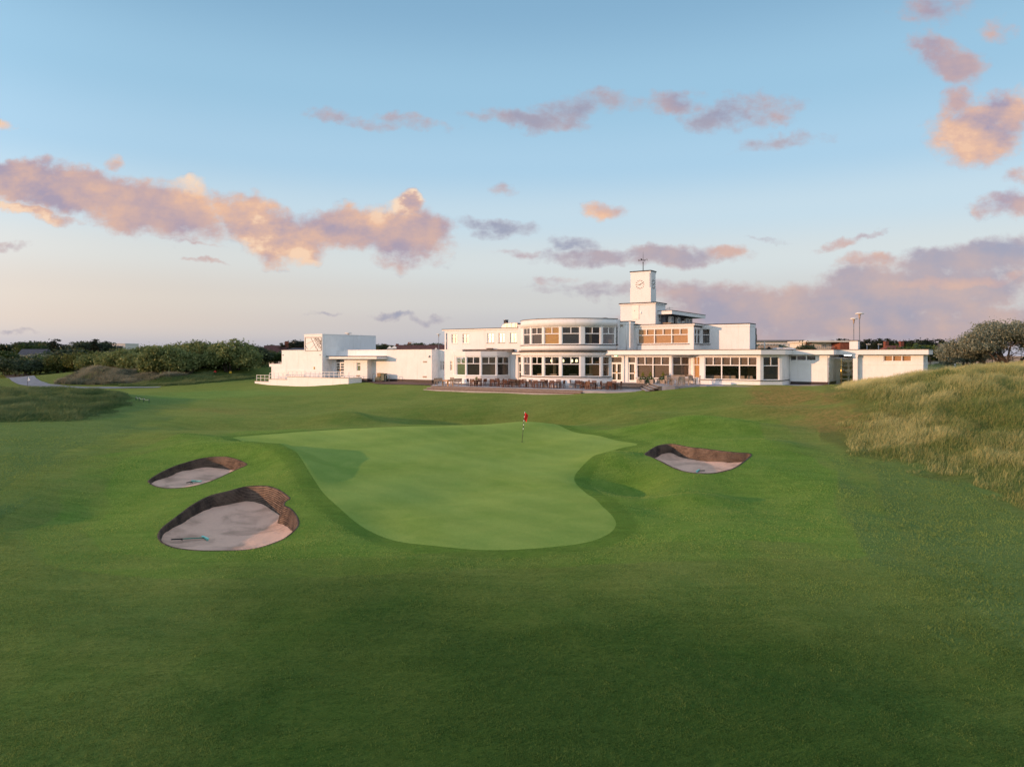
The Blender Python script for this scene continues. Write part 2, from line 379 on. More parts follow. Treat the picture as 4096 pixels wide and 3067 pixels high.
def hits(pts):
    """first meeting of each sight line with the ground: where a point seen at (u,v) stands"""
    ys = np.concatenate([np.arange(9, 60, .08), np.arange(60, 190, .25)]); out = []
    for u, v in pts:
        zz = CZ-(v-VH)/FPX*ys; h = H((u-UC)/FPX*ys, ys); d = zz-h
        i = np.argmax(d <= 0) if (d <= 0).any() else len(ys)-1
        if i > 0:
            t = d[i-1]/(d[i-1]-d[i]+1e-12); y = ys[i-1]+(ys[i]-ys[i-1])*t
        else: y = ys[0]
        out.append(((u-UC)/FPX*y, y))
    return np.array(out)
def closed_smooth(p, per=6):
    p = np.asarray(p); n = len(p); out = []
    for i in range(n):
        a, b, c, d = p[i-1], p[i], p[(i+1)%n], p[(i+2)%n]
        for k in range(per):
            t = k/per
            out.append(.5*((2*b)+(-a+c)*t+(2*a-5*b+4*c-d)*t*t+(-a+3*b-3*c+d)*t**3))
    return np.array(out)
def sdf(poly, x, y):
    """signed distance, positive outside"""
    d = np.full(len(x), 1e9); ins = np.zeros(len(x), bool); n = len(poly)
    for i in range(n):
        ax, ay = poly[i]; bx, by = poly[(i+1)%n]; ex, ey = bx-ax, by-ay
        wx, wy = x-ax, y-ay
        t = np.clip((wx*ex+wy*ey)/(ex*ex+ey*ey+1e-12), 0, 1)
        d = np.minimum(d, (wx-ex*t)**2+(wy-ey*t)**2)
        c = ((ay > y) != (by > y)); 
        with np.errstate(divide='ignore', invalid='ignore'):
            ins ^= c & (x < (bx-ax)*(y-ay)/(by-ay+1e-15)+ax)
    d = np.sqrt(d); return np.where(ins, -d, d)
def sdf_near(poly, x, y, pad=3.):
    lo, hi = poly.min(0)-pad, poly.max(0)+pad
    m = (x > lo[0]) & (x < hi[0]) & (y > lo[1]) & (y < hi[1]); out = np.full(len(x), pad)
    if m.any(): out[m] = sdf(poly, x[m], y[m])
    return out
q = 4096/2212.
GREEN_PX = [(505,948),(560,940),(640,934),(720,929),(800,925),(900,921),(1000,921),(1070,918),(1130,917),(1185,925),(1250,940),(1320,953),(1377,960),
(1340,969),(1300,984),(1262,1003),(1242,1022),(1245,1040),(1268,1065),(1300,1092),(1324,1115),(1330,1135),(1312,1154),(1270,1170),(1200,1180),(1100,1187),(1000,1184),(900,1168),(830,1146),(770,1117),(722,1085),(690,1058),(664,1030),(642,1006),(606,986),(558,970),(520,958)]
GREEN = closed_smooth(hits([(a*q,b*q) for a,b in GREEN_PX]), 6)
MOUND = 1.
def zoomed(pts, ox, oy, k): return [(ox+a/k, oy+b/k) for a, b in pts]
B_BIG = zoomed([(245,1190),(290,1110),(400,1020),(520,930),(700,800),(900,700),(1100,650),(1300,595),(1450,578),(1600,582),(1720,615),(1800,660),(1885,735),(1830,775),(1815,825),(1870,850),(1930,900),(1985,990),(1995,1060),(1960,1120),(1900,1180),(1800,1250),(1650,1310),(1500,1355),(1300,1385),(1000,1393),(750,1390),(500,1365),(380,1335),(290,1290),(250,1240)],560,1760,3.16)
B_SMALL = zoomed([(118,510),(200,450),(350,370),(500,310),(700,250),(850,220),(1000,210),(1100,212),(1200,235),(1290,270),(1345,312),(1250,355),(1150,400),(1000,470),(850,530),(700,572),(550,597),(400,605),(280,597),(180,570),(125,535)],560,1760,3.16)
B_RIGHT = zoomed([(300,430),(380,365),(480,310),(580,285),(700,278),(800,295),(950,325),(1150,345),(1300,365),(1500,390),(1700,408),(1820,415),(1852,440),(1800,490),(1720,555),(1600,630),(1450,675),(1300,703),(1150,708),(1000,700),(850,670),(700,615),(550,540),(400,470)],2500,1700,3.687)
BUNK = [closed_smooth(hits(b), 7) for b in (B_BIG, B_SMALL, B_RIGHT)]
def clip(verts, tris, s, at):
    """split a triangle mesh along s = 0; returns (outside, inside), each (verts, tris, attributes)"""
    s = np.where(np.abs(s) < 1e-5, 1e-5, s); pos = s > 0; cnt = pos[tris].sum(1)
    V = [verts]; A = {k: [a] for k, a in at.items()}; S = [s]; new = {}; nv = len(verts); ex = []
    def cut(i, j):
        nonlocal nv
        key = (i,j) if i < j else (j,i)
        if key not in new:
            t = s[i]/(s[i]-s[j]); V.append((verts[i]+(verts[j]-verts[i])*t)[None]); 
            for k in at: A[k].append(np.array([at[k][i]+(at[k][j]-at[k][i])*t]))
            new[key] = nv; nv += 1
        return new[key]
    To = [tris[cnt == 3]]; Ti = [tris[cnt == 0]]; o2, i2 = [], []
    for t in tris[(cnt == 1) | (cnt == 2)]:
        a, b, c = (int(k) for k in t)
        one = bool(int(pos[a])+int(pos[b])+int(pos[c]) == 1)
        for _ in range(3):
            if pos[a] == one and pos[b] != one and pos[c] != one: break
            a, b, c = b, c, a
        ab, ac = cut(a,b), cut(a,c)
        (o2 if one else i2).append((a,ab,ac)); L = i2 if one else o2
        L.append((ab,b,c)); L.append((ab,c,ac))
    if o2: To.append(np.array(o2)); Ti.append(np.array(i2) if i2 else np.zeros((0,3),int))
    V = np.concatenate(V); A = {k: np.concatenate(a) for k, a in A.items()}
    res = []
    for T in (np.concatenate(To), np.concatenate(Ti)):
        used = np.unique(T); mp = np.full(len(V), -1); mp[used] = np.arange(len(used))
        res.append((V[used], mp[T], {k: a[used] for k, a in A.items()}))
    return res
def axis(a, b, step, lo, hi, g):
    m = list(np.arange(a, b+1e-6, step)); x = b; d = step
    while x < hi: d *= g; x += d; m.append(x)
    x = a; d = step; pre = []
    while x > lo: d *= g; x -= d; pre.append(x)
    return np.array(pre[::-1]+m)
xs = axis(-25, 25, .17, -2600, 2600, 1.06)
y1 = axis(12.5, 47, .15, -1500, 47, 1.25); y1 = y1[y1 < 47.01]
y2 = axis(47.2, 72, .25, 47.2, 4000, 1.045); y2 = y2[y2 > 47.1]
ys = np.concatenate([y1, y2])
gx, gy = np.meshgrid(xs, ys); nx, ny = len(xs), len(ys); gx, gy = gx.ravel(), gy.ravel()
gz = H(gx, gy); gv = np.c_[gx, gy, gz]
ii = (np.arange(ny-1)[:,None]*nx+np.arange(nx-1)[None,:]).ravel()
gt = np.concatenate([np.c_[ii, ii+1, ii+nx+1], np.c_[ii, ii+nx+1, ii+nx]])
# ---- what grows where (real differences of turf, in plan, plus a painted foreground shade)
def vnoise(x, y, s, seed=0):
    rs = np.random.RandomState(seed); g = rs.rand(256,256); a, b = x/s+500, y/s+500
    i, j = np.floor(a).astype(int), np.floor(b).astype(int); f, h = a-i, b-j; f = f*f*(3-2*f); h = h*h*(3-2*h)
    i, j = i%255, j%255
    return (g[i,j]*(1-f)*(1-h)+g[i+1,j]*f*(1-h)+g[i,j+1]*(1-f)*h+g[i+1,j+1]*f*h)
wob = (vnoise(gx,gy,2.5,1)-.5)*1.2+(vnoise(gx,gy,.8,2)-.5)*.5
DUNE = np.concatenate([hits([(3340,1585),(3365,1600),(3456,1610),(3477,1655),(3400,1675),(3355,1695),(3335,1714),(3345,1765),(3365,1800),(3456,1835),(3558,1852),(3634,1872),(3710,1895),(3850,1915),(3960,1975),(4096,2060),(4300,2150)]), [(80,30),(80,98),(43.5,98),(42.5,74),(40.3,69.6),(33.8,70.2),(31.2,68.2)]])
BANK = np.concatenate([hits([(-400,1700),(0,1690),(130,1690),(320,1682),(420,1657),(470,1640),(515,1622)]), [(-41.5,76.5),(-43,79),(-60,80),(-95,80)]])
APRON = np.concatenate([hits([(1500,2260),(2000,2238),(2500,2215),(3000,2194),(3150,2200),(3304,2204),(3380,2191),(3456,2173),(3497,2148),(3480,2100),(3440,2060),(3420,1980),(3395,1890),(3300,1820),(3150,1780)]), [(20,56),(-8,60),(-20,55)], hits([(420,1830),(330,1960),(347,2041),(304,2085),(206,2123),(300,2230),(800,2280)])])
SEMI_L = np.concatenate([hits([(694,1640),(488,1732),(347,1792),(217,1857),(108,1944),(0,2014),(-300,2150)]), [(-60,30),(-90,60),(-60,82),(-37,80)]])
SEMI_R = np.concatenate([hits([(3380,1830),(3430,1900),(3440,2000),(3490,2090),(3560,2200),(3720,2400),(3900,2560),(4096,2700),(4400,2900)]), [(60,20),(60,50)]])
FARGREEN = hits([(560,1585),(700,1570),(850,1563),(1000,1560),(1180,1566),(1300,1572),(1100,1580),(900,1590),(700,1597)])
FESC = np.array([(-68,105),(-65,105.5),(-60,105.5),(-53,106.5),(-50,109),(-52,114),(-58,118),(-66,119),(-70,114)])
def mask(poly, w=.25, k=1.): return smooth01(-(sdf_near(poly, gx, gy, 8)+wob*k), -w, w)
at = {'rough': np.maximum(np.maximum(mask(DUNE,.5), mask(BANK,.5)), mask(FESC,1.)),
      'semi': np.maximum(mask(SEMI_L,.5), mask(SEMI_R,.5)),
      'apron': mask(APRON,.12,.12), 'lite': mask(FARGREEN,.6,.3)}
dry = smooth01(vnoise(gx,gy,5,5)*.6+vnoise(gx,gy,1.4,6)*.4, .42, .66)
dz = np.exp(-(((gx-27)/7)**2+((gy-64)/6.5)**2))+.7*np.exp(-(((gx-24.5)/4)**2+((gy-52)/5)**2))+.35*np.exp(-(((gx+29)/5)**2+((gy-68)/3)**2))
at['dry'] = np.clip((.25+.75*dry)*np.clip(dz*1.5,0,1),0,1)
far = smooth01(np.hypot(gx,gy), 100, 130); at['rough'] = np.maximum(at['rough'], far*.8)
at['rough'] = np.maximum(at['rough'], smooth01(gx,30,34)*smooth01(gy,76,80))
at['fore_shade'] = smooth01(gy+wob*1.5+5*(vnoise(gx,gy,9,51)-.5), 27, 19)*(1-.65*smooth01(-gx-.35*(gy-18), 5.5, 9.5))*(1-.3*smooth01(gx,7,11))  # foreground shade painted into the turf colour, not another grass
at['turf_edge'] = np.zeros(len(gx))
gs_ = sdf_near(GREEN, gx, gy); at['collar'] = smooth01(gs_, 1.15, .75)
v, t = gv, gt
def turn(poly):
    global v, t, at
    s_ = sdf_near(poly, v[:,0], v[:,1]); o, i = clip(v, t, s_, at); return o, i
for b in BUNK:
    (v, t, at), _ = turn(b)
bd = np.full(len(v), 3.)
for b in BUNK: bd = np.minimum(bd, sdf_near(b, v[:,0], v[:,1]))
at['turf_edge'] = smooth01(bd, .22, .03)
(gro, gre) = turn(GREEN)
def normals_at(x, y):
    e = .12; nx_ = (H(x-e,y)-H(x+e,y))/(2*e); ny_ = (H(x,y-e)-H(x,y+e))/(2*e)
    n = np.c_[nx_, ny_, np.ones(len(x))]; return n/np.linalg.norm(n, axis=1)[:,None]
def ground_object(name, data, mat):
    V, T, A = data
    me = fast_mesh(name, V, tris=T, smooth=True)
    for k, a in A.items():
        at_ = me.attributes.new(k, 'FLOAT', 'POINT'); at_.data.foreach_set('value', a.astype(np.float32))
    me.normals_split_custom_set_from_vertices(normals_at(V[:,0], V[:,1]).tolist())
    o = link(name, me, mat); return tag(o, kind='structure')
# ---- turf materials
def turf(name, green=False):
    m, nt, out = newmat(name)
    pos = N(nt, 'ShaderNodeNewGeometry').outputs['Position']
    def A(k): return N(nt, 'ShaderNodeAttribute', attribute_name=k).outputs['Fac']
    n_big = sstep(nt, noise(nt, pos, .11, 3, .5, .4), .35, .65)
    n_mid = sstep(nt, noise(nt, pos, .62, 4, .6, .6), .3, .7)
    n_sm = sstep(nt, noise(nt, pos, 3.6, 4, .65), .28, .72)
    n_fine = sstep(nt, noise(nt, pos, 24., 3, .7), .25, .75)
    st = N(nt, 'ShaderNodeVectorMath', {0: pos, 1: (.35,2.2,1.)}, operation='MULTIPLY').outputs[0]
    n_str = sstep(nt, noise(nt, st, .9, 4, .6, .8), .35, .68)
    n_t = sstep(nt, noise(nt, pos, 10., 4, .7), .30, .70)
    def mul(f, c, k): return mixc(nt, f, c, mixc(nt, 1., c, k, 'MULTIPLY'))
    if green:
        c = mixc(nt, n_big, (.165,.258,.052), (.222,.315,.078))
        c = mixc(nt, math_(nt,'MULTIPLY',n_mid,.55), c, (.262,.330,.084))
        wv = N(nt, 'ShaderNodeTexWave', {'Vector': pos, 'Scale': .21, 'Distortion': 1.2, 'Detail': 1.}); wv.bands_direction = 'DIAGONAL'
        c = mul(math_(nt,'MULTIPLY',sstep(nt,wv.outputs['Fac'],.35,.65),.22), c, (.70,.78,.72))
        c = mul(math_(nt,'MULTIPLY',n_str,.30), c, (.72,.84,.85))
        c = mul(math_(nt,'MULTIPLY',n_sm,.22), c, (.70,.80,.75))
        c = mul(math_(nt,'MULTIPLY',n_t,.35), c, (.66,.76,.66))
        c = mul(math_(nt,'MULTIPLY',n_fine,.55), c, (.52,.62,.52))
    else:
        c = mixc(nt, n_big, (.128,.198,.046), (.190,.240,.066))
        c = mixc(nt, math_(nt,'MULTIPLY',n_mid,.6), c, (.225,.235,.066))
        ap = mixc(nt, n_mid, (.125,.240,.036), (.185,.285,.054))
        c = mixc(nt, math_(nt,'MULTIPLY',A('apron'),.85), c, ap)
        fo = mixc(nt, n_mid, (.044,.100,.016), (.072,.120,.023))  # dark tones for the painted foreground shade
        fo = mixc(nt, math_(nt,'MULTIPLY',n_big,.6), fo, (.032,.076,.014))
        c = mixc(nt, math_(nt,'MULTIPLY',A('fore_shade'),.85), c, fo)
        se = mixc(nt, n_sm, (.095,.170,.052), (.165,.225,.084))
        c = mixc(nt, math_(nt,'MULTIPLY',A('semi'),.8), c, se)
        ro = mixc(nt, n_sm, (.080,.115,.030), (.17,.175,.065))
        c = mixc(nt, A('rough'), c, ro)
        c = mixc(nt, math_(nt,'MULTIPLY',A('lite'),.8), c, (.15,.25,.065))
        dr = mixc(nt, n_sm, (.36,.19,.085), (.18,.165,.05))
        c = mixc(nt, math_(nt,'MULTIPLY',A('dry'),.9), c, dr)
        c = mixc(nt, math_(nt,'MULTIPLY',A('collar'),.55), c, (.080,.160,.024))
        c = mul(math_(nt,'MULTIPLY',n_str,.45), c, (.58,.68,.55))
        c = mul(math_(nt,'MULTIPLY',n_sm,.40), c, (.55,.66,.55))
        c = mul(math_(nt,'MULTIPLY',n_t,.50), c, (.55,.65,.50))
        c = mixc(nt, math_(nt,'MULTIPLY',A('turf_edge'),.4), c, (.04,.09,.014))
        c = mul(math_(nt,'MULTIPLY',n_fine,.50), c, (.45,.55,.42))
    b = N(nt, 'ShaderNodeBsdfPrincipled', {'Base Color': c, 'Roughness': .9, 'Specular IOR Level': .05})
    b.inputs['Sheen Weight'].default_value = .26; b.inputs['Sheen Roughness'].default_value = .42
    nt.links.new(mixc(nt, .35, c, (.60,.82,.16)), b.inputs['Sheen Tint'])
    h = math_(nt,'ADD', math_(nt,'MULTIPLY',noise(nt,pos,45.,3,.7), .012 if green else .03), math_(nt,'MULTIPLY',noise(nt,pos,5.,4,.6), .006 if green else .045))
    if not green:
        rg = math_(nt,'MULTIPLY', math_(nt,'MAXIMUM',A('semi'),A('rough')), noise(nt,pos,3.,5,.65))
        h = math_(nt,'MULTIPLY_ADD', rg, .16, h)
    bp = N(nt, 'ShaderNodeBump', {'Height': h, 'Strength': .85, 'Distance': 1.}); nt.links.new(bp.outputs[0], b.inputs['Normal'])
    nt.links.new(b.outputs[0], out.inputs[0]); return m
M['turf'] = turf('fairway_turf'); M['turfgreen'] = turf('putting_green_turf', True)
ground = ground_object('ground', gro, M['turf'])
putting_green = ground_object('putting_green', gre, M['turfgreen'])
# ---------------------------------------------------------------- bunkers
def sodmat():
    m, nt, out = newmat('riveted_turf_sods')
    pos = N(nt, 'ShaderNodeNewGeometry').outputs['Position']
    la = N(nt, 'ShaderNodeAttribute', attribute_name='layer').outputs['Fac']
    n1 = sstep(nt, noise(nt, pos, 1.6, 4, .6), .3, .7); n2 = noise(nt, pos, 9., 4, .7)
    c = mixc(nt, n1, (.038,.030,.027), (.125,.090,.070))
    c = mixc(nt, sstep(nt, math_(nt,'MULTIPLY',la,math_(nt,'ADD',n2,.5)), .5, .95), c, (.44,.34,.27))
    b = N(nt, 'ShaderNodeBsdfPrincipled', {'Base Color': c, 'Roughness': .95, 'Specular IOR Level': .1})
    bp = N(nt, 'ShaderNodeBump', {'Height': noise(nt,pos,22.,4,.7), 'Strength': .8, 'Distance': .04}); nt.links.new(bp.outputs[0], b.inputs['Normal'])
    nt.links.new(b.outputs[0], out.inputs[0]); return m
def sandmat():
    m, nt, out = newmat('raked_bunker_sand')
    pos = N(nt, 'ShaderNodeNewGeometry').outputs['Position']
    n0 = sstep(nt, noise(nt, pos, .55, 4, .6, .5), .42, .66); n1 = sstep(nt, noise(nt, pos, 7., 5, .7), .3, .7); n2 = noise(nt, pos, 40., 3, .7)
    c = mixc(nt, math_(nt,'MULTIPLY',n1,.5), (.71,.48,.37), (.56,.375,.285))
    c = mixc(nt, math_(nt,'MULTIPLY',n0,.6), c, (.27,.18,.135))
    b = N(nt, 'ShaderNodeBsdfPrincipled', {'Base Color': c, 'Roughness': .95, 'Specular IOR Level': .1})
    wv = N(nt, 'ShaderNodeTexWave', {'Vector': pos, 'Scale': 2.6, 'Distortion': 5., 'Detail': 3.}); wv.bands_direction = 'DIAGONAL'
    h = math_(nt,'ADD', math_(nt,'MULTIPLY',wv.outputs['Fac'],.022), math_(nt,'ADD', math_(nt,'MULTIPLY',n2,.025), math_(nt,'MULTIPLY',n1,.03)))
    bp = N(nt, 'ShaderNodeBump', {'Height': h, 'Strength': .8, 'Distance': 1.}); nt.links.new(bp.outputs[0], b.inputs['Normal'])
    nt.links.new(b.outputs[0], out.inputs[0]); return m
M['sod'] = sodmat(); M['sand'] = sandmat()
SANDZ = []
def bunker(poly, sandf, label, seed, lip=.05):
    n = len(poly); area = sum(poly[i][0]*poly[(i+1)%n][1]-poly[(i+1)%n][0]*poly[i][1] for i in range(n))
    if area < 0: poly = poly[::-1]
    # resample evenly
    seg = np.linalg.norm(np.roll(poly,-1,0)-poly, axis=1); L = seg.sum(); cum = np.r_[0, np.cumsum(seg)]
    m = int(L/.10); ss = np.arange(m)*L/m; pp = np.r_[poly, poly[:1]]
    ring = np.c_[np.interp(ss, cum, pp[:,0]), np.interp(ss, cum, pp[:,1])]
    tg = np.roll(ring,-3,0)-np.roll(ring,3,0); tg /= np.linalg.norm(tg,axis=1)[:,None]; inn = np.c_[-tg[:,1], tg[:,0]]
    for _ in range(4): inn = (inn+np.roll(inn,1,0)+np.roll(inn,-1,0)); inn /= np.linalg.norm(inn,axis=1)[:,None]
    rim = H(ring[:,0], ring[:,1]); zs = sandf(ring[:,0], ring[:,1]); h = np.maximum(rim-zs, .02)
    for _ in range(2): h = (h+np.roll(h,1)+np.roll(h,-1))/3
    rs = np.random.RandomState(seed); c = ring.mean(0)
    root = thing('sand_bunker', label, 'bunker', (c[0], c[1], float(zs.mean())))
    LAY = 11; rows = []; lay = []; 
    rows.append(np.c_[ring-inn*.16, rim-.06]); lay.append(0)
    rows.append(np.c_[ring-inn*.05, rim+.012]); lay.append(0.)
    jit = rs.rand(LAY*3+1, m)
    for l in range(LAY):
        for k, (f, o_, w) in enumerate(((0.02,.0,0),(.34,.018,.15),(.62,.022,.75),(.96,-.03,1.))):
            fr = (l+f)/LAY
            jj = (vnoise(ss*1.0+l*17, ss*0+k*3, .35, seed)-.5)*.03
            off = fr*h*.30+(o_+jj)*np.minimum(h/.5,1)
            rows.append(np.c_[ring+inn*off[:,None], rim+.008-fr*(h+.008)]); lay.append(w)
    off = .30*h; rows.append(np.c_[ring+inn*(off+.06)[:,None], rim-h-.12]); lay.append(.2)
    k = len(rows); V = np.concatenate(rows); Q = []
    i = np.arange(m); j = (i+1)%m
    for r in range(k-1): Q.append(np.c_[r*m+i, r*m+j, (r+1)*m+j, (r+1)*m+i])
    V = V-np.array(ORG[root.name])
    me = fast_mesh('turf_face', V, quads=np.concatenate(Q), smooth=True)
    la = me.attributes.new('layer','FLOAT','POINT'); la.data.foreach_set('value', np.repeat(np.array(lay,np.float32), m))
    link('turf_face', me, M['sod'], root)
    # sand
    edge = ring+inn*(.30*h+.01)[:,None]; lo, hi = edge.min(0), edge.max(0)
    g = .13; ax, ay = np.meshgrid(np.arange(lo[0],hi[0],g), np.arange(lo[1],hi[1],g)); ax = ax.ravel()+(rs.rand(ax.size)-.5)*.08; ay = ay.ravel()+(rs.rand(ay.size)-.5)*.08
    ok = sdf(edge, ax, ay) < -.08; ax, ay = ax[ok], ay[ok]
    pts = [Vector(p) for p in edge]+[Vector(p) for p in zip(ax, ay)]
    r_ = delaunay_2d_cdt(pts, [], [list(range(m))], 1, 1e-6)
    co = np.array([tuple(p) for p in r_[0]]); fs = [f for f in r_[2]]
    ed = -sdf(edge, co[:,0], co[:,1]); z = sandf(co[:,0], co[:,1])+.05*smooth01(ed,.5,0)+(vnoise(co[:,0],co[:,1],.7,seed)-.5)*.07+(vnoise(co[:,0],co[:,1],.22,seed+3)-.5)*.03
    me = fast_mesh('sand', np.c_[co, z]-np.array(ORG[root.name]), tris=np.array([f[:3] for f in fs]), smooth=True)
    link('sand', me, M['sand'], root)
    return root
def ctr(p): return p.mean(0)
c0, c1, c2 = (ctr(b) for b in BUNK)
def bowl(poly, zf, zb, dip):
    y0, y1 = poly[:,1].min(), poly[:,1].max(); cx, cy = ctr(poly); rx = np.ptp(poly[:,0])/2; ry = np.ptp(poly[:,1])/2
    def f(x, y):
        r2 = ((x-cx)/rx)**2+((y-cy)/ry)**2
        z = zf+(zb-zf)*np.clip((y-y0)/(y1-y0),0,1)-dip*np.clip(1-r2,0,1)
        return np.minimum(z, H(x,y)-.02)
    return f
def sand_level(i, u, v_, front_drop, dip):
    b = BUNK[i]; k = (u-UC)/FPX; cr_ = []
    for a, c in zip(b, np.roll(b,-1,0)):
        fa, fc = a[0]-k*a[1], c[0]-k*c[1]
        if fa*fc < 0: cr_.append(a+(c-a)*fa/(fa-fc))
    cr_.sort(key=lambda q_: q_[1]); yb = cr_[-1][1]; yf = cr_[0][1]; rim = float(H(cr_[-1][0],yb)[0]); zb_ = rim-.7
    for _ in range(8): zb_ = CZ-(v_-VH)/FPX*(yb-.3*max(rim-zb_,.1)-.05)
    zb_ = min(zb_, rim-.55); zf_ = float(H(cr_[0][0],yf)[0])-front_drop
    print('bunker', i, 'rim', rim, 'sand back', zb_, 'front', zf_)
    return bowl(b, zf_, zb_, dip)
SF = [sand_level(0,1035,2013,.14,.30), sand_level(1,845,1873,.20,.16), sand_level(2,2790,1836,.30,.05)]
bunker(BUNK[0], SF[0], 'largest sand bunker, kidney shaped with a turf spur, front left of the green', 11)
bunker(BUNK[1], SF[1], 'smaller sand bunker behind the kidney shaped one, left of the green', 12)
bunker(BUNK[2], SF[2], 'dark faced sand bunker right of the green', 13)
# ---------------------------------------------------------------- the clubhouse
def unit(d): d = np.asarray(d, float); return d/np.linalg.norm(d)
club = thing('clubhouse', 'long white modernist building with a clock tower and a curved two storey bay', 'building', (7.8, 86.9, 3.0))
class Wall:
    def __init__(s, A, B, z0, z1, th=.28, mat='render', name='wall', parent=None, bare=False):
        s.A, s.B = V2(*A), V2(*B); s.L = float(np.linalg.norm(s.B-s.A)); s.d = (s.B-s.A)/s.L; s.n = V2(s.d[1], -s.d[0])
        s.z0, s.z1, s.th, s.mat, s.holes, s.todo, s.name = z0, z1, th, mat, [], [], name
        s.parent = parent or club
    def s_at(s, u):
        k = (u-UC)/FPX; return (k*s.A[1]-s.A[0])/(s.d[0]-k*s.d[1])
    def at(s, q, z, dep=0.): p = s.A+s.d*q-s.n*dep; return (p[0], p[1], z)
    def Yat(s, q): return s.A[1]+s.d[1]*q
    def z_at(s, q, v): return zof(v, s.Yat(q))
    def bx(s, mb, q0, q1, z0, z1, d0, d1):
        vs = [s.at(q,z,d) for d in (d0,d1) for z in (z0,z1) for q in (q0,q1)]
        mb.add(vs, [(0,1,3,2),(4,6,7,5),(0,4,5,1),(2,3,7,6),(0,2,6,4),(1,5,7,3)])
    def rect(s, u0, v0, u1, v1):
        q0, q1 = s.s_at(u0), s.s_at(u1); qm = (q0+q1)/2
        return q0, q1, s.z_at(qm, v1), s.z_at(qm, v0)          # q0,q1,zbottom,ztop
    def window(s, r, mull=(), tr=None, split=2, blind=None, bfull=True, glass='glass', rec=.06, fw=.07, curtain=None, side=None):
        s.holes.append(r); s.todo.append(('w', r, mull, tr, split, blind, bfull, glass, rec, fw, curtain, side))
    def door(s, r, leaves=2, tr=None, rails=(.45,), mat='doorwhite', glass='glass', rec=.08, blind=None, handle='brass', fw=.06):
        s.holes.append(r); s.todo.append(('d', r, leaves, tr, rails, mat, glass, rec, blind, handle, fw))
    def build(s):
        qs = sorted({0., s.L, *[h[0] for h in s.holes], *[h[1] for h in s.holes]}); zs = sorted({s.z0, s.z1, *[h[2] for h in s.holes], *[h[3] for h in s.holes]})
        vs, fs, mi = [], [], []
        def quad(a, b, c, d, m): n = len(vs); vs.extend((a,b,c,d)); fs.append((n,n+1,n+2,n+3)); mi.append(m)
        for i in range(len(qs)-1):
            for j in range(len(zs)-1):
                qm, zm = (qs[i]+qs[i+1])/2, (zs[j]+zs[j+1])/2
                if any(h[0] < qm < h[1] and h[2] < zm < h[3] for h in s.holes): continue
                for dep, m in ((0.,0),(s.th,1)):
                    P_ = [s.at(qs[i],zs[j],dep), s.at(qs[i+1],zs[j],dep), s.at(qs[i+1],zs[j+1],dep), s.at(qs[i],zs[j+1],dep)]
                    if dep: P_ = P_[::-1]
                    quad(*P_, m)
        for q0, q1, z0, z1 in s.holes:
            for (a, za), (b, zb) in (((q0,z0),(q0,z1)), ((q1,z1),(q1,z0)), ((q1,z0),(q0,z0)), ((q0,z1),(q1,z1))):
                quad(s.at(a,za,0), s.at(b,zb,0), s.at(b,zb,s.th), s.at(a,za,s.th), 0)
        off = ORG[top_of(s.parent).name]
        me = bpy.data.meshes.new(s.name); me.from_pydata([(p[0]-off.x,p[1]-off.y,p[2]-off.z) for p in vs], [], fs)
        me.polygons.foreach_set('material_index', mi); me.update()
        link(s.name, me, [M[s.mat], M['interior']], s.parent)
        for t in s.todo: (s._win if t[0] == 'w' else s._door)(*t[1:])
        return s
    def _pane(s, r, dep, mat, parent, name='pane', th=0):
        q0, q1, z0, z1 = r; mb = MB()
        if th: s.bx(mb, q0, q1, z0, z1, dep, dep+th)
        else: mb.add([s.at(q0,z0,dep), s.at(q1,z0,dep), s.at(q1,z1,dep), s.at(q0,z1,dep)], [(0,1,2,3)])
        return mb.build(name, M[mat], parent)
    def _win(s, r, mull, tr, split, blind, bfull, glass, rec, fw, curtain, side):
        q0, q1, z0, z1 = r; mb = MB(); d0, d1 = rec, rec+.09
        s.bx(mb, q0, q0+fw, z0, z1, d0, d1); s.bx(mb, q1-fw, q1, z0, z1, d0, d1)
        s.bx(mb, q0+fw, q1-fw, z0, z0+fw, d0, d1); s.bx(mb, q0+fw, q1-fw, z1-fw, z1, d0, d1)
        ms = [s.s_at(u) if u > 50 else q0+(q1-q0)*u for u in mull]; ed = [q0+fw]
        for m in ms:
            s.bx(mb, m-.055, m+.055, z0+fw, z1-fw, d0-.012, d1); ed += [m-.055, m+.055]
        ed.append(q1-fw)
        for i in range(0, len(ed), 2):
            a, b = ed[i], ed[i+1]
            if tr is not None:
                s.bx(mb, a, b, tr-.045, tr+.045, d0-.006, d1-.01)
                for k in range(1, split):
                    m = a+(b-a)*k/split; s.bx(mb, m-.05, m+.05, tr+.045, z1-fw, d0+.004, d1-.014)
        f = mb.build('window', M['frame'], s.parent)
        s._pane((q0+.02,q1-.02,z0+.02,z1-.02), rec+.05, glass, f)
        if blind:
            zb = z0+.02 if bfull is True else (tr if bfull == 'top' else bfull)
            s._pane((q0+.03,q1-.03,zb,z1-.01), rec+.16, blind, f, 'blind', .012)
        if curtain:
            for a, b in curtain:
                qa, qb = q0+(q1-q0)*a, q0+(q1-q0)*b; nn = 14; mc = MB()
                vs = [s.at(qa+(qb-qa)*i/nn, z, rec+.2+.035*math.sin(i*2.1)) for z in (z0+.03, z1-.02) for i in range(nn+1)]
                mc.add(vs, [(i,i+1,nn+2+i,nn+1+i) for i in range(nn)], True); mc.build('curtain', M[side or 'curtain'], f)
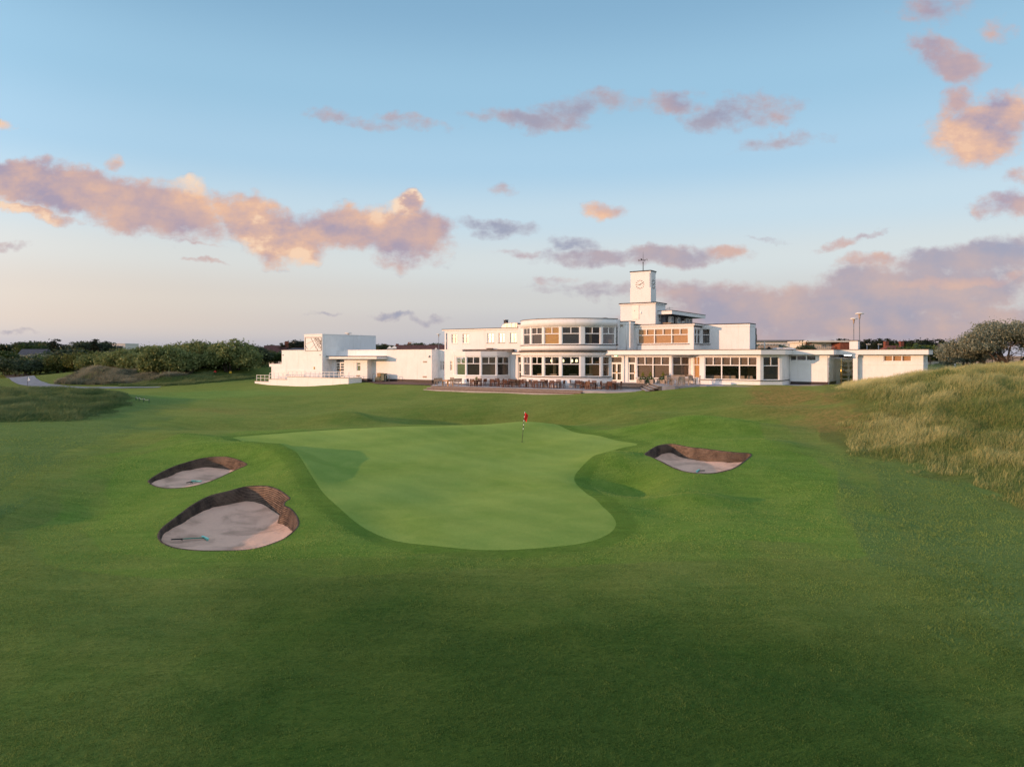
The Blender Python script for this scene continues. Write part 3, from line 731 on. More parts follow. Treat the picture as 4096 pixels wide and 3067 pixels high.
    def _door(s, r, leaves, tr, rails, mat, glass, rec, blind, handle, fw):
        q0, q1, z0, z1 = r; mb = MB(); d0, d1 = rec, rec+.08; zt = tr or z1-fw
        s.bx(mb, q0, q0+fw, z0, z1, d0, d1); s.bx(mb, q1-fw, q1, z0, z1, d0, d1); s.bx(mb, q0+fw, q1-fw, z1-fw, z1, d0, d1)
        if tr: s.bx(mb, q0+fw, q1-fw, tr-.05, tr+.05, d0-.01, d1)
        a, b = q0+fw, q1-fw; w = (b-a)/leaves; top = (tr-.05) if tr else z1-fw; st = .095
        for l in range(leaves):
            x0, x1 = a+l*w+.004, a+(l+1)*w-.004
            s.bx(mb, x0, x0+st, z0+.02, top-.006, d0+.01, d1-.01); s.bx(mb, x1-st, x1, z0+.02, top-.006, d0+.01, d1-.01)
            s.bx(mb, x0+st, x1-st, z0+.02, z0+.20, d0+.01, d1-.01); s.bx(mb, x0+st, x1-st, top-.10, top-.006, d0+.01, d1-.01)
            for f_ in rails:
                zr = z0+(top-z0)*f_; s.bx(mb, x0+st, x1-st, zr-.055, zr+.055, d0+.014, d1-.014)
        dr = mb.build('door', M[mat], s.parent)
        s._pane((q0+.02,q1-.02,z0+.04,z1-.02), rec+.045, glass, dr)
        if blind:
            nn = 24; mc = MB(); vs = [s.at(q0+.05+(q1-q0-.1)*i/nn, z, rec+.18+.03*math.sin(i*2.3)) for z in (z0+.05, z1-.03) for i in range(nn+1)]
            mc.add(vs, [(i,i+1,nn+2+i,nn+1+i) for i in range(nn)], True); mc.build('curtain', M[blind], dr)
        for l in range(leaves):
            hx = a+(l+1)*w-.05 if l == 0 else a+l*w+.05
            mh = MB(); zh = z0+1.02; s.bx(mh, hx-.02, hx+.02, zh-.11, zh+.11, d0-.03, d0+.005); mh.build('handle', M[handle], dr)
def part(mb, name, mat, parent=None): return mb.build(name, M[mat], parent or club)
def bp(C, r, th): t = R(th); return V2(C[0]-r*math.sin(t), C[1]-r*math.cos(t))
def arc(C, r, t0, t1, n=40): return [bp(C, r, t0+(t1-t0)*i/n) for i in range(n+1)]
BC, BR = V2(7.8, 86.9), 6.73
# --- curved bay
TB = [88., 76., 57.4, 39.3, 20., 0., -20.8, -38.5]
full = arc(BC, BR, 90, -40.5)
low = arc(BC, BR, 92, -36)
part(MB().band(low, 0, -.3, 3.3, 4.66, True), 'plinth_wall', 'render')
part(MB().band(low, .10, -.12, 4.665, 4.735, True), 'sill', 'sill')
part(MB().band(low, 0, -.3, 7.08, 7.55, True), 'lintel_band', 'render')
mbl = MB()
for o_, a, b in ((.10,7.55,7.60),(.30,7.60,7.67),(.22,7.67,7.76)): mbl.band(low, o_, -.25, a, b-.002, True)
part(mbl, 'ledge_roof', 'ledge')
part(MB().band(full, 0, -.3, 7.77, 8.33, True), 'parapet_band', 'render')
part(MB().band(full, .10, -.12, 8.335, 8.40, True), 'sill', 'sill')
part(MB().band(full, 0, -.3, 10.46, 11.34, True), 'parapet_band', 'render')
part(MB().band(full, .05, -.36, 11.342, 11.40, True), 'coping', 'ledge')
GL = ['glass']*7
UB = [('blind_grey',True),('blind_grey',True),('blind_sunset',True),('blind_grey',True),(None,True),(None,True)]
for i in range(7):
    t0, t1 = TB[i], TB[i+1]; a, b = bp(BC,BR-.02,t0), bp(BC,BR-.02,t1)
    pl = .17 if t0 != 0. else .42; pr = .17 if t1 != 0. else .17
    for z0, z1, up in ((8.401,10.459,True),(4.736,7.079,False)):
        if not up and i == 6: b = bp(BC,BR-.02,-33); 
        w = Wall(a, b, z0, z1, .24, 'render', 'bay_wall')
        if i == 0: w.build(); continue
        r = (pl, w.L-pr, z0+.03, z1-.05); tr = z0+(z1-z0)*(.60 if up else .615)
        if up:
            bl, _ = UB[i-1]; w.window(r, tr=tr, blind=bl, glass='glass_glow' if i == 3 else 'glass', curtain=[(.86,.99)] if i == 6 else None)
        else:
            w.window(r, tr=tr, split=2 if i < 6 else 1, curtain=[(.05,.95)] if i == 1 else ([(.55,.98)] if i == 6 else None), side='curtain_blue' if i == 1 else 'curtain')
        w.build()
# return of the bay to the pilaster
e = bp(BC, BR, -40.5); k_ = np.dot(e, E2)+75.4
Wall(e-E1*.02, e-E1*.02-E2*max(k_,.4), 7.77, 11.3).build()
# --- ground floor garden front
b0 = -73.5
G0 = onb(2432, b0); N1 = onb(2686, b0); dC = unit((.98,.19)); N2 = hit_dir(N1, dC, 2764)
D1 = onb(2800, b0); D2 = onb(3041, b0); D3 = hit_dir(D2, dC, 3129); D4 = hit_dir(D3, -E2, 3157)
bw1 = float(np.dot(D4, E2)); W1e = onb(3310, bw1)
FZ = 7.22
w = Wall(G0, N1, 3.3, FZ)
r = w.rect(2443.5,1425.5,2487.5,1527); r = (r[0], r[1], 4.20, 7.0); w.door(r, 2, r[2]+2.12, (.46,), blind='curtain')
r = w.rect(2511.5,1425.5,2541,1527); r = (r[0], r[1], 4.20, 7.0); w.door(r, 1, r[2]+2.12, (.46,), blind='curtain')
r = w.rect(2546.5,1426,2678,1512.5); tr_ = w.z_at((r[0]+r[1])/2, 1459); w.window(r, (2611,), tr_, 2, 'blind'); w.build()
zs_ = r[2]; part(MB().band([w.at(w.s_at(2543),0)[:2], w.at(w.L,0)[:2]], .09, -.02, zs_-.07, zs_-.005), 'sill', 'sill')
w = Wall(N1, N2, 3.3, FZ); r = w.rect(2691.5,1426.5,2759,1509); w.window(r, (), w.z_at(r[0]+1, 1458.5), 2, 'blind'); w.build()
w = Wall(N2, D1, 3.3, FZ); r = w.rect(2773,1426.5,2800,1512); r = (max(r[0],.12), min(r[1], w.L-.15), r[2], r[3]); w.window(r, (), w.z_at(1., 1459.5), 2, 'blind_tan'); w.build()
w = Wall(D1, D2, 3.3, FZ); r = w.rect(2818,1427,3028,1518.5); tr_ = w.z_at((r[0]+r[1])/2, 1461); w.window(r, (2885.7,2957.2), tr_, 2, 'blind', 'top'); w.build(); zs_ = r[2]
w = Wall(D2, D3, 3.3, FZ); r = w.rect(3053,1426.5,3117,1520); w.window(r, (), w.z_at(1.2,1462.5), 2, 'blind_grey'); w.build()
w = Wall(D3, D4, 3.3, FZ); w.build()
part(MB().band([D1, D2, D3, D4], .085, -.02, zs_-.075, zs_-.01), 'sill', 'sill')
# --- right wing
w = Wall(D4, W1e, 3.3, FZ, mat='brick_white'); r = w.rect(3160,1420.5,3264,1442.5); w.window((max(.05,r[0]),r[1],r[2],7.16), (3186.5,3225.5), None, 1, 'blind_grey'); w.build()
zc = w.z_at(w.L/2, 1454.5)
part(MB().band([D4, W1e], .035, -.02, zc-.03, zc+.03), 'string_course', 'brick_white')
W1b = W1e-E2*4.8; bdoor = float(np.dot(W1b, E2))
part(MB().band([D4+E1*.02, W1e, W1b], .045, -.02, 3.4, 4.42), 'plinth', 'plinth')
w = Wall(W1e, W1b, 3.3, FZ, mat='brick_white'); w.build()
DR = onb(3450, bdoor)
w = Wall(W1b, DR, 3.3, FZ, mat='brick_white'); q0 = w.s_at(3352); q1 = q0+2.05
w.door((q0, q1, 4.14, w.z_at(q0+.8, 1441.5)), 2, None, (.2,.4,.6,.8), handle='chrome', blind=None); w.build()
mb = MB(); w.bx(mb, q0+.1, q0+1.0, w.z_at(q0,1430), w.z_at(q0,1421), -.03, .0); part(mb, 'dark_sign_panel', 'plinth')
mb = MB(); w.bx(mb, q0+.72, q0+.92, 5.42, 5.66, -.01, .07); part(mb, 'notice', 'paper')
mb = MB(); w.bx(mb, q0+1.12, q0+1.34, 5.16, 5.66, -.01, .07); part(mb, 'notice', 'paper')
mb = MB(); w.bx(mb, q0+1.17, q0+1.29, 5.36, 5.47, -.016, .0); part(mb, 'printed_mark', 'blueprint')
b2 = -80.6
A2 = onb(3427, b2); B2 = onb(3693, b2)
w = Wall(A2, B2, 3.3, FZ, mat='brick_white'); r = w.rect(3534,1421.5,3646,1446); w.window((r[0],r[1],r[2],7.15), (3570,3607), None, 1, 'blind_tan'); w.build()
zc = w.z_at(w.L/2, 1456.5); part(MB().band([A2, B2, B2-E2*6], .035, -.02, zc-.03, zc+.03), 'string_course', 'brick_white')
part(MB().band([A2, B2, B2-E2*6], .045, -.02, 3.4, 4.42), 'plinth', 'plinth')
w = Wall(B2, B2-E2*6, 3.3, FZ, mat='brick_white')
for q in (1.3, 2.6, 3.9): w.window((q, q+.7, 6.35, 6.95), (), None, 1, 'blind_grey')
w.build()
w = Wall(A2-E2*2.4, A2, 3.3, FZ, mat='brick_white'); w.build()
# pillar and glass screen of the side entrance
pc = onb(3412, -80.05); part(MB().obox(pc, E1, -E2, .42, .42, 4.42, 7.0), 'pillar', 'brick_white')
part(MB().obox(pc-E1*.03+E2*.03, E1, -E2, .48, .48, 3.5, 4.415), 'pillar_base', 'plinth')
part(MB().obox(pc-E1*.05+E2*.05, E1, -E2, .52, .52, 7.0, 7.2), 'pillar_cap', 'brick_white')
g0 = W1e+E1*.12; g1 = pc+E1*.02-E2*.15; gd = unit(g1-g0); gl = float(np.linalg.norm(g1-g0)); gn = V2(gd[1], -gd[0])
scr = thing('glass_screen', 'frameless glass screen with a polished brass post before the side entrance', 'screen', (g0[0], g0[1], 4.1))
gm = gl*.5
for a, b, nm in ((.06, gm-.07, 'pane'), (gm+.07, gl-.06, 'pane')):
    MB().obox(g0+gd*a, gd, gn, b-a, .012, 4.25, 6.84).build(nm, M['glass_clear'], scr)
p_ = g0+gd*gm; MB().tube([(p_[0],p_[1],4.1),(p_[0],p_[1],6.86)], .045, 12).build('post', M['brass'], scr)
for z in (4.35, 4.72, 4.86, 5.22, 5.37, 5.72, 5.86, 6.20, 6.34, 6.72):
    for a in (gm-.10, gm+.10, .05, gl-.05):
        c = g0+gd*a; MB().box(c[0]-.035, c[0]+.035, c[1]-.035, c[1]+.035, z-.03, z+.03).build('clamp', M['chrome'], scr)
MB().tube([(g0[0],g0[1],6.90),(g1[0],g1[1],6.90)], .025, 8).build('top_rail', M['chrome'], scr)
for uu, dd in ((3384, 2.2), (3399, 2.6)):
    p_ = onb(uu, -80.2-.4*dd); MB().lathe([(0,0),(.16,.01),(.2,.04),(.2,.07),(0,.07)], (p_[0],p_[1],7.12), 16).build('ceiling_lamp', M['lampwhite'], club)
# --- fascia of the long flat roof
F0 = onb(2422, -72.85); F1 = onb(3044, -72.85); F2 = hit_dir(F1, dC, 3141); bF2 = float(np.dot(F2, E2)); F3 = F2-E2*(bF2+bw1*-1-.55) if False else F2-E2*(bF2-(bw1+.55))
F4 = onb(3334.5, bw1+.55); F5 = F4-E2*2.3; bF5 = float(np.dot(F5, E2)); F6 = onb(3714, bF5); F7 = F6-E2*6.5
FL = [F0-E2*2.2, F0, F1, F2, F3, F4, F5, F6, F7]
part(MB().band(FL, 0, -.22, 7.225, 7.70), 'fascia', 'fascia')
part(MB().band(FL, .035, -.30, 7.702, 7.765), 'roof_edge', 'ledge')
part(MB().prism([f-E2*.15-E1*.15*(1 if i >= 2 else -1) for i, f in enumerate(FL)]+[onb(3560,-95), onb(2060,-95), onb(2100,-78)], 7.235, 7.66), 'flat_roof', 'roofdark')
# --- upper storey, right of the bay
zp = 11.06
U0 = onb(2462, -75.4); U1 = onb(2521, -75.4); U2 = U1-E2*1.2; bu = float(np.dot(U2, E2)); U3 = onb(2774.5, bu); U4 = hit_dir(U3, -E2, 2807.7); bb = float(np.dot(U4, E2)); U5 = onb(2998.7, bb); U6 = U5-E2*2.3
Wall(U0, U1, 7.6, zp).build(); Wall(U1, U2, 7.6, zp).build()
part(MB().band([U0, U1, U2+E1*0], .07, -.1, zp-.28, zp-.02), 'cornice', 'render')
part(MB().band([U0, U1, U2], .10, -.3, zp-.018, zp+.07), 'coping', 'roofdark')
w = Wall(U2, U3, 7.6, 10.5); r = w.rect(2552,1315,2753,1375); w.window(r, (2617,2686), w.z_at((r[0]+r[1])/2,1339.5), 2, 'blind_tan'); w.build()
part(MB().band([w.at(r[0]-.12,0)[:2], w.at(r[1]+.12,0)[:2]], .10, -.02, r[2]-.08, r[2]-.01), 'sill', 'sill')
w2 = Wall(U3, U4, 7.6, 10.5); r2 = (.35, w2.L-.02, r[2], r[3]); w2.window(r2, (.42,), r2[2]+(r2[3]-r2[2])*.6, 1, None, curtain=[(.6,.95)]); w2.build()
w3 = Wall(U4, U5, 7.6, 10.62); r3 = (.02, w3.s_at(2839.5), r[2], r[3]); w3.window(r3, (), r3[2]+(r3[3]-r3[2])*.6, 1, None, curtain=[(.84,.97)]); w3.build()
part(MB().band([w2.at(.25,0)[:2], U4, w3.at(r3[1]+.1,0)[:2]], .09, -.02, r[2]-.08, r[2]-.01), 'sill', 'sill')
Wall(U5, U6, 7.6, 10.62).build(); Wall(U6, U6-E1*9, 7.6, 10.62).build()
part(MB().band([U2-E1*.0, U3, U4], .16, -.2, 10.5, 10.66), 'eaves_board', 'fascia')
part(MB().band([U2, U3, U4], .20, -.3, 10.662, 10.74), 'roof_edge', 'roofdark')
part(MB().band([U4+E1*.3, U5, U6], .03, -.02, 10.36, 10.615), 'frieze', 'render')
part(MB().band([U4+E1*.22, U5, U6], .05, -.3, 10.622, 10.72), 'coping', 'roofdark')
part(MB().prism([U2-E2*.1, U3-E2*.1, U4-E2*.1, U5-E2*.2-E1*.1, U6+E2*.1-E1*.1, onb(2850,-92), onb(2440,-92), U0-E2*.2, U1-E2*.2-E1*.1], 10.3, 10.6), 'flat_roof', 'roofdark')
# --- bay roof and interiors
part(MB().prism(arc(BC, BR-.15, 88, -40, 30)+[onb(2500,-84), onb(2090,-84)], 10.95, 11.15), 'flat_roof', 'roofdark')
for th in (62, -34):
    c = bp(BC, BR-1.4, th); MB().lathe([(0,.0),(.42,0),(.42,.06),(.30,.10),(.48,.16),(.46,.27),(.2,.33),(0,.34)], (c[0],c[1],11.20), 18).build('roof_vent', M['ledge'], club)
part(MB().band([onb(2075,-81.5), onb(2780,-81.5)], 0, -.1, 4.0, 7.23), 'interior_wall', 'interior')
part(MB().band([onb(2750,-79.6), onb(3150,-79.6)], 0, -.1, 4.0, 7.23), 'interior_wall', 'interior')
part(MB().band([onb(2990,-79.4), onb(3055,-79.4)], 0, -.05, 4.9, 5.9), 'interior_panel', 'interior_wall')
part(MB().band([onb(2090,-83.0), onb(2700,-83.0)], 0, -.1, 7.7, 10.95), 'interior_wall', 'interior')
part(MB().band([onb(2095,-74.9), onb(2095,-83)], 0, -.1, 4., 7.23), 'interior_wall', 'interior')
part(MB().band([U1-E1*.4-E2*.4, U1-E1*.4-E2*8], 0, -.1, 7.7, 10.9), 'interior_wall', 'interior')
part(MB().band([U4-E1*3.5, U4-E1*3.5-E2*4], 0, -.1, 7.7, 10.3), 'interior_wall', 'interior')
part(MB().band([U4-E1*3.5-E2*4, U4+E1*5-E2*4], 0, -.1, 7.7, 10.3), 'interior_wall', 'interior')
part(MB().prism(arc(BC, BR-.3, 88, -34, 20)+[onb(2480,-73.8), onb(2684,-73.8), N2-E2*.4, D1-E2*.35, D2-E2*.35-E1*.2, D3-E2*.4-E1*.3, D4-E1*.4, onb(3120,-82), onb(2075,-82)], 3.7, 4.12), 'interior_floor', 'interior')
for uu, th in ((2198, 33), (2383, -14)):
    c = bp(BC, BR-1.5, th); part(MB().lathe([(.17,0),(.17,3.1)], (c[0],c[1],4.12), 16), 'column', 'interior_wall')
c = bp(BC, BR-1.6, -14); part(MB().lathe([(.17,0),(.17,3.0)], (c[0],c[1],7.8), 16), 'column', 'interior_wall')
for th in (46, 25, 11, 4):
    c = bp(BC, BR-2.4, th); o = thing('pendant_lamp', {46:'lit pendant lamp behind the second ground floor window of the curved bay',25:'lit pendant lamp behind the third ground floor window of the curved bay',11:'lit pendant lamp left in the fourth ground floor window of the curved bay',4:'lit pendant lamp right in the fourth ground floor window of the curved bay'}[th], 'lamp', (c[0],c[1],6.55), 0, 'pendant lamps inside the curved bay')
    MB().lathe([(.05,.16),(.10,.14),(.13,0),(.11,-.16),(.0,-.17)], (0,0,0), 12).build('lamp_shade', M['lampglow'], o, world=False)
    MB().tube([(0,0,.15),(0,0,.65)], .012, 5).build('cord', M['black'], o, world=False)
def sofa(p, rz, L_, label, cat='sofa', nm='sofa'):
    o = thing(nm, label, cat, (p[0],p[1],4.12), rz, 'seats inside the clubhouse')
    MB().box(-L_/2,L_/2,-.38,.38,.12,.44).build('seat', M['sofa'], o, False, .04)
    MB().box(-L_/2,L_/2,.30,.46,.44,.92).build('backrest', M['sofa'], o, False, .05)
    for s_ in (-1,1): MB().box(s_*L_/2-.09,s_*L_/2+.09,-.38,.44,.44,.66).build('armrest', M['sofa'], o, False, .04)
    return o
for i, (th, lab) in enumerate(((50,'tub chair'),(31,'tub chair'),(8,'tub chair'),(-9,'tub chair'))):
    c = bp(BC, BR-1.2, th); wd = ('second','third','fourth','fifth')[i]
    sofa(c, R(th)*-1+math.pi, .95, f'upholstered tub chair behind the {wd} ground floor window of the curved bay', 'armchair', 'tub_chair')
c = onb(2851,-74.9); sofa(c, -TH+math.pi, 3.0, 'long beige sofa behind the left dining room window')
c = onb(2915,-74.9); sofa(c, -TH+math.pi, 1.7, 'shorter beige sofa behind the middle dining room window')
for uu, s_ in ((2972,'left'),(3004,'right')):
    c = onb(uu,-75.0); sofa(c, -TH+math.pi, .6, f'small upholstered chair behind the right dining room window, {s_} of two', 'armchair', 'tub_chair')
# --- left wing
wl = Wall(onb(1742,-72.8), onb(1850,-72.8), 3.2, 7.9)
for x0, x1, y0, y1, g in ((228,305,1043,1187,'glass'),(396,472,1040,1190,'glass_old')):
    wl.window(wl.rect(1700+x0/3.944,1180+y0/3.944,1700+x1/3.944,1180+y1/3.944), (.5,), None, 1, None, glass=g, rec=.05, fw=.05); q = wl.todo[-1]
    wl.todo[-1] = q[:3]+(q[1][2]+(q[1][3]-q[1][2])*.70,)+q[4:]
wl.build()
part(MB().band([onb(1742,-72.8), onb(1850,-72.8)], .03, -.3, 7.902, 7.96), 'coping', 'fascia')
wu = Wall(onb(1778.5,-74.5), onb(2073,-74.5), 7.5, 10.5)
for x0, x1, y0, y1 in ((418,505,617,761),(592,690,613,760),(984,1082,602,753),(1160,1255,600,749),(1342,1440,596,748)):
    wu.window(wu.rect(1700+x0/3.944,1180+y0/3.944,1700+x1/3.944,1180+y1/3.944), (.5,), None, 1, 'blind_grey', glass='glass_old', rec=.10, fw=.06); q = wu.todo[-1]
    wu.todo[-1] = q[:3]+(q[1][2]+(q[1][3]-q[1][2])*.70,)+q[4:]; rr = q[1]
    part(MB().band([wu.at(rr[0]-.1,0)[:2], wu.at(rr[1]+.1,0)[:2]], .07, -.02, rr[2]-.06, rr[2]-.005), 'sill', 'ledge' if x0 > 900 else 'render')
wu.build()
e0, e1 = onb(1774,-74.5), onb(2073,-74.5)
Wall(onb(1778.5,-74.5)-E2*9, onb(1778.5,-74.5), 7.5, 10.5).build()
part(MB().band([e0-E2*9, e0, e1], .14, -.2, 10.5, 10.64), 'eaves_board', 'fascia')
part(MB().band([e0-E2*9, e0, e1], .18, -.3, 10.642, 10.72), 'roof_edge', 'roofdark')
part(MB().prism([e0-E2*.1+E1*.1, e1-E2*.1, onb(2110,-90), e0-E2*9+E1*.1], 10.3, 10.6), 'flat_roof', 'roofdark')
# pilaster section left of the bay, with the garden door below
p0, p1 = onb(2073,-74.25), onb(2122,-74.25)
Wall(p0, p1, 7.5, zp).build(); Wall(p0-E2*3, p0, 10.3, zp).build()
part(MB().band([p0-E2*3, p0, p1], .06, -.1, zp-.22, zp-.02), 'cornice', 'render')
part(MB().band([p0-E2*3, p0, p1], .10, -.3, zp-.018, zp+.07), 'coping', 'roofdark')
part(MB().prism([p0-E2*.2+E1*.1, p1-E2*.2, onb(2120,-84), p0-E2*9], 10.7, 10.9), 'flat_roof', 'roofdark')
wd_ = Wall(onb(2036,-74.6), onb(2118,-74.6), 3.2, 7.5)
r = wd_.rect(2071.5,1426,2108.5,1517); r = (r[0], r[1], 4.16, 7.02); wd_.door(r, 2, r[2]+2.08, (.46,), blind='curtain', handle='chrome'); wd_.build()
part(MB().band([onb(2058,-74.6), onb(2120,-74.6)], .55, -.05, 7.30, 7.52), 'canopy', 'fascia')
part(MB().band([onb(2056,-74.6), onb(2122,-74.6)], .60, -.05, 7.522, 7.60), 'canopy_roof', 'ledge')
mb = MB(); q = wd_.s_at(2088); wd_.bx(mb, q-.09, q+.09, 7.08, 7.22, -.32, -.02); wd_.bx(mb, q+.10, q+.2, 7.06, 7.18, -.22, -.02); part(mb, 'floodlight', 'frame')
# --- faceted bay on the left
LC, LR = V2(-3.53, 92.7), 4.2
TL = [89, 61, 33, 5, -23, -51]; LP = [bp(LC, LR, t) for t in TL]
part(MB().band([LP[0]+V2(0,1.5)]+LP+[LP[-1]+V2(.3,1.0)], 0, -.25, 3.2, 4.56), 'plinth_wall', 'render')
part(MB().band(LP, .02, -.02, 3.3, 3.62), 'plinth', 'plinth')
part(MB().band(LP, .14, -.1, 4.562, 4.65), 'sill', 'frame')
for i in range(5):
    w = Wall(LP[i], LP[i+1], 4.652, 7.09, .2, 'frame', 'bay_wall')
    if i: w.window((.12, w.L-.12, 4.67, 7.0), (), 4.67+2.33*.635, 2, 'blind' if i < 4 else 'blind_grey')
    else: w.window((1.2, w.L-.14, 4.67, 7.0), (), 4.67+2.33*.635, 1, 'blind')
    w.build()
part(MB().band([LP[0]+V2(.2,1.2)]+LP+[LP[-1]+V2(.6,.9)], .06, -.2, 7.092, 7.68), 'fascia', 'fascia')
part(MB().prism([p+(LC-p)*.03 for p in LP]+[onb(2050,-75), onb(1850,-74.6)], 7.2, 7.64), 'flat_roof', 'roofdark')
part(MB().band([onb(1840,-74.0), onb(2050,-74.0)], .0, -.4, 7.66, 7.98), 'roof_upstand', 'ledge')
mb = MB(); part(mb.obox(onb(1945,-73.9), E1, -E2, .9, .3, 7.98, 8.12), 'roof_upstand', 'ledge')
# --- long low wall and the blocks on the far left
bl_ = -71.4
L0 = onb(1340,bl_); L1 = onb(1727,bl_); L2 = onb(1742,-72.8)
w = Wall(L0, L1, 3.2, 7.9); w.build(); Wall(L1, L1-E2*1.4, 3.2, 7.9).build()
part(MB().band([L0, L1, L1-E2*1.4], .03, -.32, 7.902, 7.97), 'coping', 'fascia')
mb = MB().band([onb(1500,bl_), L1, L1-E2*1.38], .03, -.02, 3.2, 3.98); part(mb, 'plinth', 'plinth')
for uu, v0, v1 in ((1700,1444,1450),(1699,1504,1510)):
    r = w.rect(uu-8, v0, uu+8, v1); mb = MB(); w.bx(mb, r[0], r[1], r[2], r[3], -.03, .0)
    part(mb, 'air_vent', 'planter')
tb = -68.5
T0 = onb(1127,tb); T1 = onb(1217,tb); T2 = onb(1289,tb); T3 = T2-E2*10.6
Wall(T0, T1, 3.2, 7.9).build(); Wall(T1, T2, 3.2, 10.15).build(); Wall(T2, T3, 3.2, 10.15).build(); Wall(T3, T3-E1*2.9, 7., 10.15).build(); Wall(T1-E2*10.6, T1, 7.7, 10.15).build(); Wall(T0-E2*12, T0, 3.2, 7.9).build()
part(MB().band([T1-E2*10.6, T1, T2, T3], .03, -.3, 10.152, 10.25), 'coping', 'fascia')
part(MB().band([T0-E2*12, T0, T1-E1*.05], .03, -.3, 7.902, 7.98), 'coping', 'fascia')
part(MB().prism([T1-E2*.2+E1*.1, T2-E2*.2-E1*.1, T3-E1*.1, T1-E2*10.5+E1*.1], 9.8, 10.05), 'flat_roof', 'greyroof')
part(MB().prism([T0-E2*.2+E1*.1, T1-E2*.2, T1-E2*12, T0-E2*12+E1*.1], 7.5, 7.8), 'flat_roof', 'greyroof')
part(MB().prism([L0-E2*.2, L1-E2*.2-E1*.15, L1-E2*1.8-E1*.15, onb(1860,-73.2), onb(1860,-95), L0-E2*22], 7.5, 7.8), 'flat_roof', 'greyroof')
wt = Wall(T1, T2, 3.2, 10.15); wl1 = Wall(T0, T1, 3.2, 7.9)
bK = -70.4
K0 = hit_dir(T2, -E2, 1338); K0 = T2-E2*(abs(bK-tb)); K1 = onb(1469,bK); K2 = K1-E2*(bK-bl_)
w = Wall(K0, K1, 3.2, 6.72); r = w.rect(1342,1437,1377,1509); r = (max(.08,r[0]), r[1], 4.08, 6.66); w.door(r, 2, r[2]+2.1, (.22,.42,.62,.8), handle='brass', blind=None)
r = w.rect(1426.5,1449.5,1441.5,1484); w.window(r, (), r[2]+(r[3]-r[2])*.68, 1, 'blind_grey', fw=.06); w.build(); Wall(K1, K2, 3.2, 6.72).build()
part(MB().band([K0, K1, K2], .03, -.02, 3.3, 3.99), 'plinth', 'plinth')
r = w.rect(1426,1500,1440,1506); mb = MB(); w.bx(mb, r[0], r[1], r[2], r[3], -.05, -.03); part(mb, 'air_vent', 'planter')
c0_ = onb(1297,-69.25); c1_ = onb(1506,-69.25)
part(MB().band([c0_, c1_, c1_-E2*2.], 0, -.25, 6.722, 7.0), 'canopy', 'fascia')
part(MB().band([c0_, c1_, c1_-E2*2.], .05, -.3, 7.002, 7.12), 'canopy_roof', 'roofdark')
part(MB().prism([c0_-E2*.1, c1_-E2*.1-E1*.1, c1_-E2*2.1-E1*.1, T2-E2*3.0+E1*.02], 6.73, 6.95), 'canopy_slab', 'fascia')
Q0 = onb(1077,-69.0); Q1 = onb(1127,-69.0)+E1*.2
Wall(Q0+E1*.5, Q1, 3.2, 5.5).build(); part(MB().band([Q0-E2*4, Q0, Q1], .0, -.3, 5.502, 5.93), 'fascia', 'fascia'); Wall(Q0+E1*.5-E2*4, Q0+E1*.5, 3.2, 5.5).build()
part(MB().prism([Q0-E2*.1+E1*.1, Q1-E2*.1, Q1-E2*4, Q0-E2*4+E1*.1], 5.55, 5.88), 'flat_roof', 'greyroof')
for u0, u1 in ((1110,1147),(1149,1184),(1186,1219)):
    wv = wl1; r = wv.rect(u0, 1478.5, u1, 1514); mb = MB(); n_ = 9
    for i in range(n_):
        z = r[2]+(r[3]-r[2])*i/n_; wv.bx(mb, r[0], r[1], z, z+(r[3]-r[2])/n_*.72, -.045, -.004)
    part(mb, 'louvre_shutter', 'frame')
# --- sundial on the tower block
def zb(px, py): return 1190+px/7.887, 1320+py/7.887
sd = MB(); dt = MB()
def stroke(mb, a, b, wd, dep=-.03):
    (ua, va), (ub, vb_) = zb(*a), zb(*b); qa, qb = wt.s_at(ua), wt.s_at(ub); za, zb_ = wt.z_at(qa, va), wt.z_at(qb, vb_)
    d = unit((qb-qa, zb_-za)); n = V2(-d[1], d[0])*wd/2
    P_ = [(qa+n[0],za+n[1]),(qb+n[0],zb_+n[1]),(qb-n[0],zb_-n[1]),(qa-n[0],za-n[1])]
    mb.add([wt.at(q,z,dep) for q,z in P_]+[wt.at(q,z,-.002) for q,z in P_], [(0,1,2,3),(7,6,5,4),(0,4,5,1),(1,5,6,2),(2,6,7,3),(3,7,4,0)])
for a, b in (((247,232),(247,655)),((252,232),(748,226)),((752,226),(752,650)),((252,655),(748,650))): stroke(sd, a, b, .055, -.05)
for a, b in (((428,252),(602,588)),((518,252),(692,582)),((570,250),(712,540)),((602,248),(716,455)),((636,246),(716,392)),((664,246),(728,372)),((252,492),(312,592)),((556,252),(596,335))): stroke(dt, a, b, .055, -.03)
for a, b in (((280,440),(540,330)),((410,592),(580,410)),((570,585),(650,415))): stroke(dt, a, b, .02, -.018)
fr_ = sd.build('sundial', M['clock'], club); dt.build('hour_line', M['clock'], fr_)
for ch, x, y in (('7',735,355),('6',735,425),('4',735,555),('2',624,618)):
    vs, fs = text_mesh(ch, .42, .015); mb = MB(); u_, v_ = zb(x, y); q = wt.s_at(u_); z = wt.z_at(q, v_)
    mb.add([wt.at(q+p[0], z+p[1], -.02-p[2]) for p in vs], fs); mb.build('numeral', M['clock'], fr_)
for u_, v_, hh in ((1257.5,1472,.34),(1133,1420,.12),(1281,1419,.10)):
    ww = wt if u_ > 1217 else wl1; q = ww.s_at(u_); z = ww.z_at(q, v_); mb = MB(); ww.bx(mb, q-.07, q+.07, z-hh/2, z+hh/2, -.1, 0); part(mb, 'wall_light', 'brass' if hh > .2 else 'greymetal')
